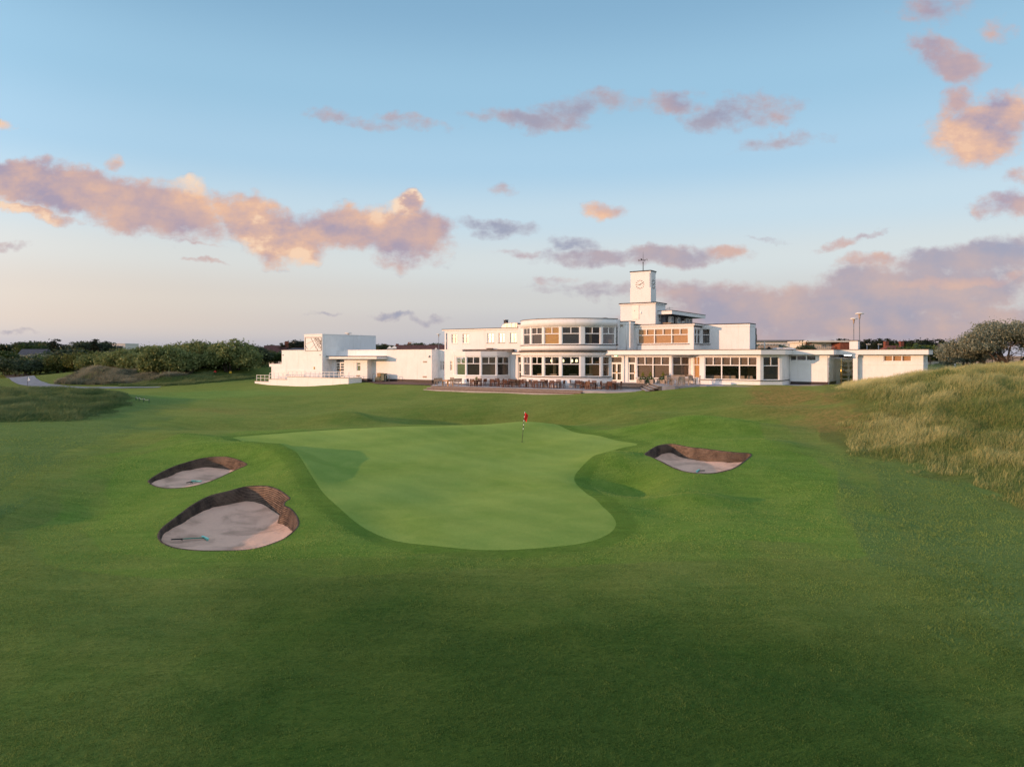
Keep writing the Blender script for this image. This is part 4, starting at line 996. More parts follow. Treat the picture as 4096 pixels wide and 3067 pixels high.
for u_, v_ in ((1719,1424),):
    ww = Wall(L0, L1, 3.2, 7.9); q = ww.s_at(u_); z = ww.z_at(q, v_); mb = MB(); ww.bx(mb, q-.06, q+.06, z-.1, z+.08, -.14, 0); ww.bx(mb, q-.10, q+.0, z-.2, z-.1, -.2, -.06); part(mb, 'wall_light', 'greymetal')
# --- clock tower
tbm = -81.5
X0 = onb(2482,tbm); X1 = onb(2621.7,tbm); X2 = X1-E2*3.2; X3 = X0-E2*3.2; zm = 13.45
part(MB().prism([X0, X1, X2, X3], 10.3, zm), 'tower_base', 'render')
part(MB().band([X3, X0, X1, X2], .12, -.1, zm+.002, zm+.12), 'tower_cornice', 'fascia'); part(MB().band([X3, X0, X1, X2, X3+V2(0,.001)], .16, -3.0 if False else -.3, zm+.122, zm+.24), 'coping', 'roofdark')
part(MB().prism([X0+E1*.2-E2*.2, X1-E1*.2-E2*.2, X2-E1*.2, X3+E1*.2], zm+.0, zm+.2), 'flat_roof', 'roofdark')
part(MB().band([X3, X0, X1, X2], .03, -.02, 10.5, 10.95), 'tower_skirt', 'planter')
wb = Wall(X0, X1, 10.3, zm); wbr = Wall(X1, X2, 10.3, zm)
r = wb.rect(2530,1220.5,2556,1277); mb = MB(); wb.bx(mb, r[0], r[1], r[2], r[3], -.06, -.003); dd = mb.build('door', M['doorwhite'], club)
mb = MB(); wb.bx(mb, r[0]+.28, r[0]+.33, r[2]+1.0, r[2]+1.1, -.10, -.055); mb.build('handle', M['greymetal'], dd)
q = wb.s_at(2562.5); z = wb.z_at(q,1251); mb = MB(); wb.bx(mb, q-.08, q+.1, z-.12, z+.12, -.1, -.003); part(mb, 'floodlight', 'frame')
mb = MB(); wbr.bx(mb, 1.25, 1.45, 11.55, 12.75, -.012, -.002); sl = mb.build('slit_window', M['glass'], club); mb = MB(); wbr.bx(mb, 1.15, 1.55, 11.44, 11.52, -.1, -.003); mb.build('sill', M['sill'], sl)
tsb = -81.95
S0 = onb(2520.7,tsb); S1 = onb(2603,tsb); S2 = hit_dir(S1,-E2,2624.3); S3 = S0+(S2-S1); dS = float(np.linalg.norm(S2-S1)); zt = 17.55; zc_ = 15.55
part(MB().prism([S0,S1,S2,S3], zm+.1, zc_), 'clock_shaft', 'render')
ch_ = .16
part(MB().prism([S0+E1*ch_, S1-E1*ch_, S1-E2*ch_, S2+E2*ch_, S2-E1*ch_, S3+E1*ch_, S3+E2*ch_, S0-E2*ch_], zc_+.001, zt-.25), 'clock_shaft', 'render')
part(MB().prism([S0, S1, S2, S3], zt-.249, zt), 'tower_cornice', 'render')
part(MB().band([S3,S0,S1,S2,S3+V2(.001,0)], .05, -.35, zt+.002, zt+.12), 'coping', 'roofdark')
part(MB().prism([S0+E1*.1-E2*.1,S1-E1*.1-E2*.1,S2-E1*.1+E2*.1,S3+E1*.1+E2*.1], zt, zt+.06), 'flat_roof', 'roofdark')
def clock(wl_, qc, zc, r, label=None):
    mb = MB(); wl_.bx(mb, qc-.035, qc+.035, zc-.035, zc+.035, -.05, -.005)
    c = mb.build('clock', M['clock'], club)
    for h in range(12):
        a = h*math.pi/6; mb = MB(); sa, ca = math.sin(a), math.cos(a); wd = .024
        P_ = [(qc+sa*rr+ca*w_, zc+ca*rr-sa*w_) for rr, w_ in ((r*.72,-wd),(r,-wd),(r,wd),(r*.72,wd))]
        mb.add([wl_.at(x,y,-.04) for x,y in P_]+[wl_.at(x,y,-.002) for x,y in P_], [(0,1,2,3),(7,6,5,4),(0,4,5,1),(1,5,6,2),(2,6,7,3),(3,7,4,0)]); mb.build('hour_mark', M['clock'], c)
    for ang, ln, wd in ((R(272), r*.62, .034), (R(62), r*.98, .028)):
        mb = MB(); sa, ca = math.sin(ang), math.cos(ang)
        P_ = [(qc+sa*rr+ca*w_, zc+ca*rr-sa*w_) for rr, w_ in ((-r*.16,-wd),(ln,-wd*.5),(ln,wd*.5),(-r*.16,wd))]
        mb.add([wl_.at(x,y,-.065) for x,y in P_]+[wl_.at(x,y,-.045) for x,y in P_], [(0,1,2,3),(7,6,5,4),(0,4,5,1),(1,5,6,2),(2,6,7,3),(3,7,4,0)]); mb.build('clock_hand', M['clock'], c)
ws = Wall(S0, S1, 13, zt); wsr = Wall(S1, S2, 13, zt)
q = ws.s_at(2559.8); clock(ws, q, ws.z_at(q,1138), .58)
q = wsr.L*.5; clock(wsr, q, ws.z_at(ws.s_at(2559.8),1138), .58)
# weather vane
vc = (S0+S2)/2; zt2 = zt+.1
vane = thing('weather_vane', 'weather vane with N and S letters on top of the clock tower', 'weather vane', (vc[0],vc[1],zt2))
MB().tube([(0,0,0),(0,0,1.05),(0,0,1.1),(0,0,1.75),(0,0,2.5)], [.05,.045,.03,.025,.006], 8).build('pole', M['iron'], vane, False)
MB().lathe([(.03,1.02),(.09,1.06),(.09,1.10),(.03,1.14)], (0,0,0), 10).build('collar', M['iron'], vane, False)
e1 = Vector((E1[0],E1[1],0)); e2 = Vector((E2[0],E2[1],0))
mb = MB(); mb.tube([-e1*.42+Vector((0,0,1.42)), e1*.42+Vector((0,0,1.42))], .022, 6); mb.tube([-e2*.42+Vector((0,0,1.42)), e2*.42+Vector((0,0,1.42))], .018, 6); mb.build('compass_arm', M['iron'], vane, False)
for chh, pos in (('N',-e1*.53),('S',e1*.53),('E',-e2*.53),('W',e2*.53)):
    vs, fs = text_mesh(chh, .34, .025); mb = MB(); ax = e1 if chh in 'NS' else e2
    mb.add([pos+ax*p[0]+Vector((0,0,1.42+p[1]))+(e2 if chh in 'NS' else e1)*p[2] for p in vs], fs); mb.build('compass_letter', M['iron'], vane, False)
# --- roof pavilion with plant
R0 = onb(2687.6,-82.2); R1 = hit_dir(R0,-E2,2822); Rl = R0-E1*3.2
zr1 = zof(1242, R0[1])
part(MB().band([Rl, R0, R1], 0, -.25, zr1-.42, zr1), 'pavilion_fascia', 'fascia')
part(MB().band([Rl, R0, R1], .04, -.3, zr1+.002, zr1+.06), 'roof_edge', 'roofdark')
part(MB().prism([Rl-E2*.1, R0-E2*.1-E1*.1, R1-E1*.1, R1-E1*5], zr1-.40, zr1-.02), 'pavilion_roof', 'greyroof')
pw0 = R0-E1*1.25-E2*1.0; pw1 = R1-E1*1.25+E2*1.6
part(MB().band([pw0-E1*2, pw0, pw1, pw1-E1*3], 0, -.2, 10.4, zr1-.42), 'pavilion_wall', 'greyroof')
for i, t in enumerate((.06,.30,.46,.62,.74)):
    L_ = float(np.linalg.norm(pw1-pw0)); c = pw0+(pw1-pw0)*t+E1*.5
    o = thing('air_conditioning_unit', ('tall pale air conditioning unit nearest the clock tower under the roof canopy','second air conditioning unit from the clock tower under the roof canopy','third air conditioning unit from the clock tower under the roof canopy','fourth air conditioning unit from the clock tower under the roof canopy','air conditioning unit farthest from the clock tower under the roof canopy')[i], 'air conditioner', (c[0],c[1],10.62), math.atan2(-E2[1],-E2[0]), 'air conditioning units on the roof')
    MB().box(-.45,.45,-.18,.18,.0,1.35 if i != 2 else .95).build('casing', M['farwhite'], o, False, .02)
    for z in ((.36,.98) if i != 2 else (.48,)): MB().lathe([(.0,.0),(.27,.0),(.29,.02),(.29,.0)], (0,0,0), 16).build('fan', M['greymetal'], o, False).matrix_local = Matrix.Translation((0,-.185,z)) @ Matrix.Rotation(R(90),4,'X')
c = onb(2672,-81.0); o = thing('storage_box', 'tan box lying on the flat roof below the clock tower', 'box', (c[0],c[1],10.62), -TH)
MB().box(-.5,.5,-.35,.35,.012,.42).build('case', M['planter'], o, False, .02); MB().box(-.53,.53,-.38,.38,.42,.47).build('lid', M['utilbrown'], o, False)
c = X2+E1*.05; o = thing('aerial', 'small aerial on a bent bracket at the corner of the tower base', 'aerial', (c[0],c[1],zm-.9))
MB().tube([(0,0,0),(.02,0,.35),(.15,0,.5),(.55,0,.52)], .03, 6).build('bracket', M['iron'], o, False); MB().tube([(.2,0,.53),(.95,0,.55)], .015, 5).tube([(.5,-.25,.54),(.5,.25,.54)], .015, 5).tube([(.5,0,.35),(.5,0,.75)], .015, 5).build('antenna', M['iron'], o, False)
# --- things on the roofs
c = onb(2024,-79.5); o = thing('chimney', 'round metal flue on a white block on the left wing roof', 'chimney', (c[0],c[1],10.6))
MB().box(-.35,.35,-.35,.35,0,.75).build('base', M['render'], o, False); MB().lathe([(.30,.75),(.30,1.35),(.34,1.36),(.34,1.42),(0,1.42)], (0,0,0), 18).build('flue', M['steel'], o, False)
c = onb(2040,-78.4); o = thing('roof_duct', 'curved grey ventilation duct beside the metal flue', 'duct', (c[0],c[1],10.6), -TH)
mb = MB(); pr = [(-1.1,.0),(-1.05,.35),(-.8,.68),(-.4,.85),(.9,.85),(1.5,.85),(1.5,.0)]; mb.add([(x,-.5,z) for x,z in pr]+[(x,.5,z) for x,z in pr], [list(range(7)),list(range(7,14))[::-1]]+[(i,(i+1)%7,(i+1)%7+7,i+7) for i in range(7)]); mb.build('hood', M['duct'], o, False)
mb = MB()
for x in (-.2,.5,1.2): mb.box(x,x+.05,-.53,.53,0,.88)
mb.build('flange', M['duct'], o, False)
c = onb(2096,-80); o = thing('rooflight', 'low curved rooflight just left of the curved bay roof', 'rooflight', (c[0],c[1],10.9), -TH)
MB().add([(-.9+1.8*i/8, y, .25+.38*math.sin(math.pi*i/8)) for y in (-.5,.5) for i in range(9)], [(i,i+1,i+10,i+9) for i in range(8)]+[list(range(9)), list(range(9,18))[::-1]], True).build('dome', M['duct'], o, False); MB().box(-.95,.95,-.55,.55,0,.25).build('kerb', M['duct'], o, False)
c = T2-E2*5.6-E1*.7; o = thing('roof_vent', 'pale mushroom vent on the tall sundial block', 'vent', (c[0],c[1],10.05)); MB().lathe([(.14,0),(.14,.36),(.5,.40),(.52,.46),(.3,.58),(0,.62)], (0,0,0), 18).build('cowl', M['farwhite'], o, False)
c = onb(3417,-84.5); o = thing('chimney', 'square white chimney block on the right wing roof', 'chimney', (c[0],c[1],7.66), -TH)
MB().box(-.42,.42,-.42,.42,0,1.05).build('shaft', M['brick_white'], o, False); MB().box(-.47,.47,-.47,.47,1.05,1.13).build('cap', M['roofdark'], o, False)
for uu, lab in ((3115,'left'),(3152,'right')):
    c = onb(uu,-83); o = thing('rooflight', f'pale arched rooflight on the flat roof, {lab} of two beside the white pole', 'rooflight', (c[0],c[1],7.66), -TH)
    MB().add([(-.95+1.9*i/10, y, .08+.28*math.sin(math.pi*i/10)) for y in (-.7,.7) for i in range(11)], [(i,i+1,i+12,i+11) for i in range(10)]+[list(range(11)), list(range(11,22))[::-1]], True).build('dome', M['dome'], o, False); MB().box(-1.,1.,-.75,.75,0,.08).build('kerb', M['farwhite'], o, False)
c = onb(3058,-82.5); o = thing('vent_pipe', 'short white vent pipe on the flat roof', 'pipe', (c[0],c[1],7.66)); MB().tube([(0,0,0),(0,0,.98)], .075, 10).build('stack', M['farwhite'], o, False); MB().lathe([(.08,.98),(.09,1.0),(.09,1.05),(0,1.06)], (0,0,0), 10).build('cap', M['farwhite'], o, False)
c = onb(3070,-81.5); o = thing('roof_cowl', 'black hooded vent cowl beside the white vent pipe', 'vent', (c[0],c[1],7.66)); MB().tube([(0,0,0),(0,0,.25),(.07,0,.36),(.2,0,.37),(.27,0,.22)], .11, 10).build('hood', M['black'], o, False); MB().box(-.16,.16,-.16,.16,0,.05).build('flashing', M['roofdark'], o, False)
# --- downpipes
def pipe(w_, q, z0, z1, mat='frame', hopper=True):
    mb = MB(); a = w_.at(q, 0, -.08); mb.tube([(a[0],a[1],z0),(a[0],a[1],z1)], .05, 8)
    if hopper: w_.bx(mb, q-.1, q+.1, z1-.02, z1+.22, -.18, -.01)
    part(mb, 'downpipe', mat)
pipe(Wall(onb(1742,-72.8),onb(1850,-72.8),3,8), .25, 3.4, 7.2, 'steel')
pipe(wu, .35, 8.0, 10.2, 'steel', False); pipe(Wall(p0,p1,7,11), .75, 7.6, zp-.25, 'frame', False); pipe(Wall(U0,U1,7,11), Wall(U0,U1,7,11).s_at(2507), 7.75, zp-.25, 'frame', False); pipe(Wall(U2,U3,7,11), .35, 7.75, 10.4, 'frame', False)
wq = Wall(G0,N1,3.3,FZ); pipe(wq, wq.s_at(2497), 4.15, 7.1, 'frame', False); pipe(Wall(D3,D4,3.3,FZ), Wall(D3,D4,3.3,FZ).L-.1, 4.15, 7.2, 'frame', False); pipe(Wall(W1e,W1b,3,7), .15, 4.15, 6.9, 'frame', True)
q = wq.s_at(2465); mb = MB(); wq.bx(mb, q-.22, q+.16, 7.04, 7.16, -.08, -.01); ex = mb.build('exit_sign', M['exitlit'], club)
mb = MB(); wq.bx(mb, q-.18, q-.06, 7.06, 7.14, -.085, -.08); wq.bx(mb, q-.02, q+.02, 7.06, 7.14, -.085, -.08); wq.bx(mb, q+.05, q+.12, 7.06, 7.14, -.085, -.08); mb.build('pictogram', M['signwhite'], ex)
q = wq.s_at(2434); mb = MB(); wq.bx(mb, q-.12, q+.14, 4.35, 4.85, -.16, -.01); part(mb, 'meter_box', 'frame')
for uu, ww, v_ in ((2470,Wall(U0,U1,7,11),1302),(2101,Wall(p0,p1,7,11),1313)):
    q = ww.s_at(uu+ (16 if uu > 2400 else 0)); mb = MB(); ww.bx(mb, q-.2, q+.2, ww.z_at(q,v_)-.1, ww.z_at(q,v_)+.1, -.06, -.003); part(mb, 'plaque', 'planter')
# rear of the building
part(MB().band([onb(3700,-88), onb(3560,-95.5), onb(2060,-95.5), T0-E2*13], 0, -.2, 3, 7.6), 'rear_wall', 'render')
part(MB().band([onb(2860,-92), onb(2440,-92), onb(2090,-92)], 0, -.2, 7.5, 10.5), 'rear_wall', 'render')
# ---------------------------------------------------------------- terraces, steps, ramp (setting)
def struct(mb, name, mat): o = mb.build(name, M[mat]); return tag(o, kind='structure')
ZT, ZU = 3.5, 4.12
fe = [onb(1724,-65.4), onb(2330,-65.4)]
lt = MB().prism([fe[0], fe[1], V2(9.5,72.4), V2(13.2,71.2), V2(14.2,77.8), V2(13.5,80), V2(9,83), V2(-1,92), V2(-6,94), onb(1742,-72.2)], 2.6, ZT)
struct(lt, 'terrace', 'paving')
mb = MB(); mt = MB()
mb.band([fe[0]-E2*2.5-E1*.02, fe[0]-E1*.02+E2*.02, fe[1]+E2*.02], .0, -.3, 2.5, ZT-.045); mt.band([fe[0]-E2*2.5, fe[0], fe[1]], .05, -.35, ZT-.044, ZT+.008)
mb.band([fe[0]-E1*.3+E2*.38-E2*1.5, fe[0]-E1*.3+E2*.38, fe[1]+E2*.38], .0, -.35, 2.5, ZT-.225); mt.band([fe[0]-E1*.3+E2*.38-E2*1.5, fe[0]-E1*.3+E2*.38, fe[1]+E2*.38], .05, -.38, ZT-.224, ZT-.175)
mt.band([fe[0]-E1*.5+E2*.75, fe[1]+E2*.75], .06, -.36, 2.6, ZT-.385)
struct(mb, 'terrace_steps', 'stepbrick'); struct(mt, 'step_edging', 'steptread')
def stepline(i): return [V2(9.9+.05*i, 77.6+.32*i), V2(14.0+.36*i, 77.6+.32*i), V2(13.25+.42*i, 70.3)]
mb = MB(); mt = MB()
for i in range(4):
    l = stepline(i); 
    if i == 0: l = [V2(6.0,81.3), V2(9.5,79.0)]+l
    z1 = ZT+.155*(i+1); far = [V2(16.6+.02*i,70.3), V2(16.6+.02*i,79.6+.02*i), V2(10.2+.05*i,79.9+.02*i)] + ([V2(7,81.6)] if i == 0 else [])
    if i < 3: mb.prism(l+far, ZT-.4, z1-.046)
    else: mb.band(l, .0, -.3, ZT-.4, z1-.046)
    mt.band(l, .03, -.34, z1-.045, z1)
struct(mb, 'garden_steps', 'stepgrey'); struct(mt, 'step_tread', 'steptread')
l3 = stepline(3)
up = [l3[0]+V2(.2,.3), l3[1]+V2(.3,.3), l3[2]+V2(.3,0), onb(2700,-67.2), onb(2800,-69.3), onb(3048,-70.6), D3+V2(1.2,-1.6), onb(3190,bw1+1.3), onb(3310,bw1+1.2), onb(3440,-78.6), onb(3446,-80.4), onb(3446,-82.5), onb(3350,bdoor+.3), W1e-E2*.1, D4-E2*.1, D3-E1*.1, D2-E2*.1, D1-E2*.1, N2+V2(0,.1), N1-E2*.1, onb(2440,-73.6)]
struct(MB().prism(up, 3.4, ZU-.004), 'upper_terrace', 'paving')
mb = MB()
for i in range(4): mb.prism([onb(2040,-74.7), onb(2040,-72.3-.32*i), onb(2126,-72.3-.32*i), onb(2126,-74.7-.01*i)], ZT-.3, ZT+.155*(i+1))
struct(mb, 'garden_steps', 'stepgrey')
# red block paving along the low wall, laid to the fall of the ground
fr = hits([(1396,1524),(1443,1528.5),(1499,1536),(1573,1538.5),(1660,1540),(1752,1543)]); ff = []
for i in range(25):
    t = i/24*5; k = min(int(t),4); ff.append(fr[k]+(fr[k+1]-fr[k])*(t-k))
ff = np.array(ff); bk = np.array([onb(1390+(1752-1390)*i/24, -71.3) for i in range(25)]); vs = []; fs = []
for j in range(8):
    q_ = ff+(bk-ff)*j/7; hz_ = H(q_[:,0], q_[:,1])+.05
    if j >= 1: hz_ = np.maximum(hz_, 3.5)
    vs += [tuple(v_) for v_ in np.c_[q_, hz_]]
fs = [(j*25+i, j*25+i+1, (j+1)*25+i+1, (j+1)*25+i) for j in range(7) for i in range(24)]
struct(MB().add(vs, fs, True), 'paved_path', 'brickred')
# tarmac path on the left
pl_ = hits([(640,1549),(520,1550.5),(420,1551.5),(250,1550),(170,1544),(120,1533),(95,1520),(75,1508),(62,1498)])
pw_ = [.6,.8,.9,1.1,1.3,1.5,1.6,1.7,1.8]
pd = []
for i in range(len(pl_)*8-7):
    t = i/8; k = min(int(t), len(pl_)-2); pd.append(np.r_[pl_[k]+(pl_[k+1]-pl_[k])*(t-k), pw_[k]+(pw_[k+1]-pw_[k])*(t-k)])
pd = np.array(pd)
for _ in range(6): pd[1:-1] = (pd[:-2]+2*pd[1:-1]+pd[2:])/4
vs = []; 
for i in range(len(pd)):
    a, b = pd[max(i-1,0)], pd[min(i+1,len(pd)-1)]; d = unit(b[:2]-a[:2]); n_ = V2(-d[1], d[0])
    for k in (-1,-.33,.33,1): q_ = pd[i,:2]+n_*k*pd[i,2]; vs.append((q_[0], q_[1], float(H(q_[0],q_[1])[0])+.05))
struct(MB().add(vs, [(i*4+k,i*4+k+1,i*4+k+5,i*4+k+4) for i in range(len(pd)-1) for k in range(3)], True), 'path', 'tarmac')
# ---- entrance ramp
db = -66.5
ramp = thing('entrance_ramp', 'white walled entrance ramp with stepped top and railings below the sundial', 'ramp', (*onb(1200,db), 2.8))
lv = [(1019,1075,3.38),(1075,1149,3.76),(1149,1394,4.17)]
for u0, u1, z in lv:
    a, b = onb(u0,db), onb(u1,db)
    if u1 == 1394: MB().band([a, b, b-E2*2.4], 0, -.25, 2.0, z-.06).build('retaining_wall', M['render'], ramp); MB().band([a-E1*.03, b, b-E2*2.4], .03, -.28, z-.059, z).build('coping', M['planter'], ramp)
    else: MB().band([a, b], 0, -.25, 2.0, z-.06).build('retaining_wall', M['render'], ramp); MB().band([a-E1*.03, b-E1*.035], .03, -.28, z-.059, z).build('coping', M['planter'], ramp)
MB().prism([onb(1150,db)-E2*.25, onb(1393,db)-E2*.25, onb(1393,-70.3), onb(1150,-70.3)], 3.3, 4.05).build('deck', M['paving'], ramp)
MB().prism([onb(1021,db)-E2*.25, onb(1149,db)-E2*.25, onb(1149,-70.3), onb(1060,-70.3)], 2.4, 3.3).build('deck', M['paving'], ramp)
for (u0, u1, z), n_, zr in zip(lv, (4,5,14), (4.30,4.66,4.94)):
    a, b = onb(u0+5 if u0 == 1019 else u0+1,db)-E2*.13, onb(u1-2,db)-E2*.13; d = unit(b-a); L_ = float(np.linalg.norm(b-a)); nn = V2(d[1],-d[0])
    for k in range(n_):
        c = a+d*(L_*k/(n_-1)); MB().obox(c-d*.03-nn*.03, d, nn, .06, .06, z-.01, zr-.055).build('post', M['rail'], ramp)
    for zz in (zr-.03, z+(zr-z)*.48): MB().obox(a-d*.04-nn*.025, d, nn, L_+.08, .05, zz-.025, zz+.03).build('rail', M['rail'], ramp)
# ---- things along the low wall
def at_g(u, b, z=None): p = onb(u,b); return (p[0], p[1], float(H(p[0],p[1])[0])+.05 if z is None else z)
hp = thing('bicycle_hoop', 'grey metal hoop beside the brooms at the white wall', 'hoop', at_g(1497,-70.1,3.85), -TH, 'metal hoops by the low wall')
MB().tube([(-.33,0,0),(-.33,0,.70),(-.28,0,.79),(-.2,0,.82),(.2,0,.82),(.28,0,.79),(.33,0,.70),(.33,0,0)], .035, 8).build('hoop', M['greymetal'], hp, False)
for s_ in (-.33,.33): MB().lathe([(.09,0),(.09,.02),(0,.02)], (s_,0,0), 10).build('foot', M['greymetal'], hp, False)
dup(hp, at_g(1549,-69.9,3.74), -TH, 'grey metal hoop right of the dark green cabinet')
o = thing('utility_cabinet', 'ochre cabinet with a low green base against the white wall', 'cabinet', at_g(1517,-70.3,3.82), -TH)
MB().box(-.5,.6,-.35,.35,0,.42).build('base', M['utilgreen'], o, False, .02); MB().box(-.2,.5,-.25,.3,.42,.93).build('case', M['utilbrown'], o, False, .02); MB().box(-.23,.53,-.28,.33,.93,.97).build('lid', M['utilbrown'], o, False)
o = thing('utility_cabinet', 'narrow dark green cabinet beside the ochre one', 'cabinet', at_g(1536,-70.2,3.78), -TH)
MB().box(-.25,.3,-.3,.3,0,.92).build('case', M['utilgreen'], o, False, .02); MB().box(-.28,.33,-.33,.33,.92,.97).build('lid', M['utilgreen'], o, False)
for i, (uu, hh) in enumerate(((1478,1.45),(1484,1.2))):
    o = thing('broom', ('taller broom leaning at the corner of the canopied entrance','shorter broom leaning beside the taller one')[i], 'broom', at_g(uu,-71.1+.3,3.86), -TH, 'brooms leaning by the wall')
    MB().tube([(0,0,.1),(-.10,.18,hh)], .022, 6).build('handle', M['rail'], o, False); MB().box(-.16,.16,-.04,.04,0,.10).build('head', M['greymetal'], o, False)
# ---------------------------------------------------------------- furniture
def chair_proto(nm, label, cat, mat, w=.54, h=.92, group=None):
    o = thing(nm, label, cat, (0,0,0), 0, group); x = w/2
    MB().box(-x+.02,x-.02,-.25,.22,.41,.45).build('seat', M[mat], o, False, .008)
    mb = MB(); mb.box(-x+.04,x-.04,.232,.262,h-.09,h-.01); mb.box(-x+.04,x-.04,.224,.252,.52,.58); n_ = max(6,int(w/.075))
    for k in range(n_): c = -x+.07+(w-.14)*k/(n_-1); mb.box(c-.022,c+.022,.228,.25,.58,h-.09)
    mb.build('backrest', M[mat], o, False)
    for s_ in (-1,1):
        MB().box(s_*(x-.025)-.025,s_*(x-.025)+.025,-.26,-.21,0,.64).build('leg', M[mat], o, False)
        MB().add([(s_*(x-.025)+dx*.024, y+dy*.024, z) for z,y in ((0,.25),(.45,.225),(h,.27)) for dx,dy in ((-1,-1),(1,-1),(1,1),(-1,1))], [(0,1,5,4),(1,2,6,5),(2,3,7,6),(3,0,4,7),(4,5,9,8),(5,6,10,9),(6,7,11,10),(7,4,8,11),(3,2,1,0),(8,9,10,11)]).build('leg', M[mat], o, False)
        MB().box(s_*(x-.025)-.03,s_*(x-.025)+.03,-.28,.235,.64,.67).build('armrest', M[mat], o, False, .006)
    return o
def table_proto(nm, label, mat, s_=.92, group=None, rnd=False):
    o = thing(nm, label, 'table', (0,0,0), 0, group)
    if rnd: MB().lathe([(0,.69),(s_/2,.69),(s_/2,.735),(0,.735)], (0,0,0), 28, False).build('tabletop', M[mat], o, False)
    else: MB().box(-s_/2,s_/2,-s_/2,s_/2,.69,.735).build('tabletop', M[mat], o, False, .01)
    q_ = s_/2-.09 if not rnd else s_/2*.62
    for a in (-1,1):
        for b in (-1,1): MB().box(a*q_-.04,a*q_+.04,b*q_-.04,b*q_+.04,0,.69).build('leg', M[mat], o, False)
    if not rnd: MB().band([V2(-q_,-q_),V2(q_,-q_),V2(q_,q_),V2(-q_,q_)], .02, -.01, .60, .69, closed=True).build('apron', M[mat], o, False)
    return o
def face(d): return math.atan2(d[0], -d[1])
TABS = [(1904,1545),(1977.6,1545),(2029,1548.5),(2091.7,1548.5),(2155,1551),(2221,1552.5),(2318,1551.5),(2364,1557),(2446,1558.5)]
ORD = ['first','second','third','fourth','fifth','sixth','seventh','eighth','ninth']
ch0 = chair_proto('dining_armchair', 'x', 'chair', 'hardwood'); tb0 = table_proto('terrace_table', 'x', 'hardwood')
rs = random.Random(3); firstc = firstt = True
def place(proto, first, loc, rz, label, group, sc=None):
    if first:
        proto.location = loc; proto.rotation_euler = (0,0,rz); proto['label'] = label; proto['group'] = group
        if sc: proto.scale = sc
        return proto
    return dup(proto, loc, rz, label, group, sc)
for i, (u, v_) in enumerate(TABS):
    Y = 3.5*FPX/(v_-VH); c = V2((u-UC)/FPX*Y, Y); a0 = rs.uniform(-.12,.12)
    place(tb0, i == 0, (c[0],c[1],ZT), -TH*.55+a0, f'square dark wooden table, {ORD[i]} of the nine dark tables from the left', 'dark wooden tables on the terrace')
    e1_ = V2(math.cos(TH*.55-a0), -math.sin(TH*.55-a0)); e2_ = V2(-e1_[1]*-1, -e1_[0]) ; e2_ = V2(-math.sin(TH*.55-a0), -math.cos(TH*.55-a0))
    for nm, d, r_, in (('left',-e1_,.80),('front',e2_,.78),('right',e1_,.80),('back',-e2_,.80)):
        p_ = c+d*(r_+rs.uniform(-.05,.07))+V2(rs.uniform(-.04,.04),rs.uniform(-.04,.04))
        side_ = {'left':'on the left of','front':'on the near side of','right':'on the right of','back':'on the far side of'}[nm]
        place(ch0, firstc, (p_[0],p_[1],ZT), face(-d)+rs.uniform(-.14,.14), f'reddish wooden armchair {side_} the {ORD[i]} dark table from the left', 'reddish armchairs round the terrace tables'); firstc = False
# weathered furniture
wc0 = chair_proto('garden_armchair', 'x', 'chair', 'teak', .60, .95); wb0 = chair_proto('garden_bench', 'x', 'bench', 'teak', 1.55, .95)
def gp(u, v_, z): Y = (CZ-z)*FPX/(v_-VH); return ((u-UC)/FPX*Y, Y, z)
place(wb0, True, gp(1759,1543.5,ZT), face(E1), 'weathered wooden bench at the left end of the terrace, facing the orange table', 'weathered garden benches')
place(wb0, False, gp(1824,1545,ZT), face(-E1), 'weathered wooden bench seen from behind, right of the orange table', 'weathered garden benches')
ot = table_proto('wooden_table', 'orange brown wooden table between two weathered benches', 'pine', .98); ot.location = gp(1791,1544,ZT); ot.rotation_euler = (0,0,-TH)
place(wc0, True, gp(1803,1539.5,ZT), face(E2), 'weathered wooden armchair behind the orange brown table', 'weathered garden armchairs')
ut = table_proto('garden_table', 'weathered round wooden table on the upper terrace', 'teak', 1.25, None, True); ut.location = gp(2702,1541.5,ZU)
for u, v_, d, lab in ((2673,1541,(1,.2),'weathered armchair at the left end of the upper terrace group, side on'),(2681,1536.5,(.5,-.9),'weathered armchair behind the left side of the round garden table'),(2722,1545,(-.2,1.),'weathered armchair seen from behind in front of the round garden table'),(2745,1541.5,(-.9,.3),'weathered armchair directly right of the round garden table'),(2768,1538.5,(.35,-.9),'weathered armchair with open arms before the right hand garden bench'),(2790,1538.5,(-.9,.15),'weathered armchair at the right end of the upper terrace group')):
    place(wc0, False, gp(u,v_,ZU), face(unit(d)), lab, 'weathered garden armchairs')
place(wb0, False, gp(2709,1535.5,ZU), face(E2), 'weathered bench behind the round garden table', 'weathered garden benches')
place(wb0, False, gp(2755,1533.0,ZU), face(E2), 'weathered bench against the return wall, behind the right garden chairs', 'weathered garden benches')
# handrail
a, b = Vector(gp(2000,1538,ZT)), Vector(gp(2050,1530,ZT)); hr = thing('handrail', 'white sloping handrail beside the left faceted bay', 'handrail', a)
MB().tube([(0,0,0),(0,0,.72),(.06,.03,.80),(b.x-a.x, b.y-a.y, 1.28)], .03, 8).build('rail', M['rail'], hr, False); MB().tube([(b.x-a.x,b.y-a.y,0),(b.x-a.x,b.y-a.y,1.27)], .03, 8).build('post', M['rail'], hr, False)
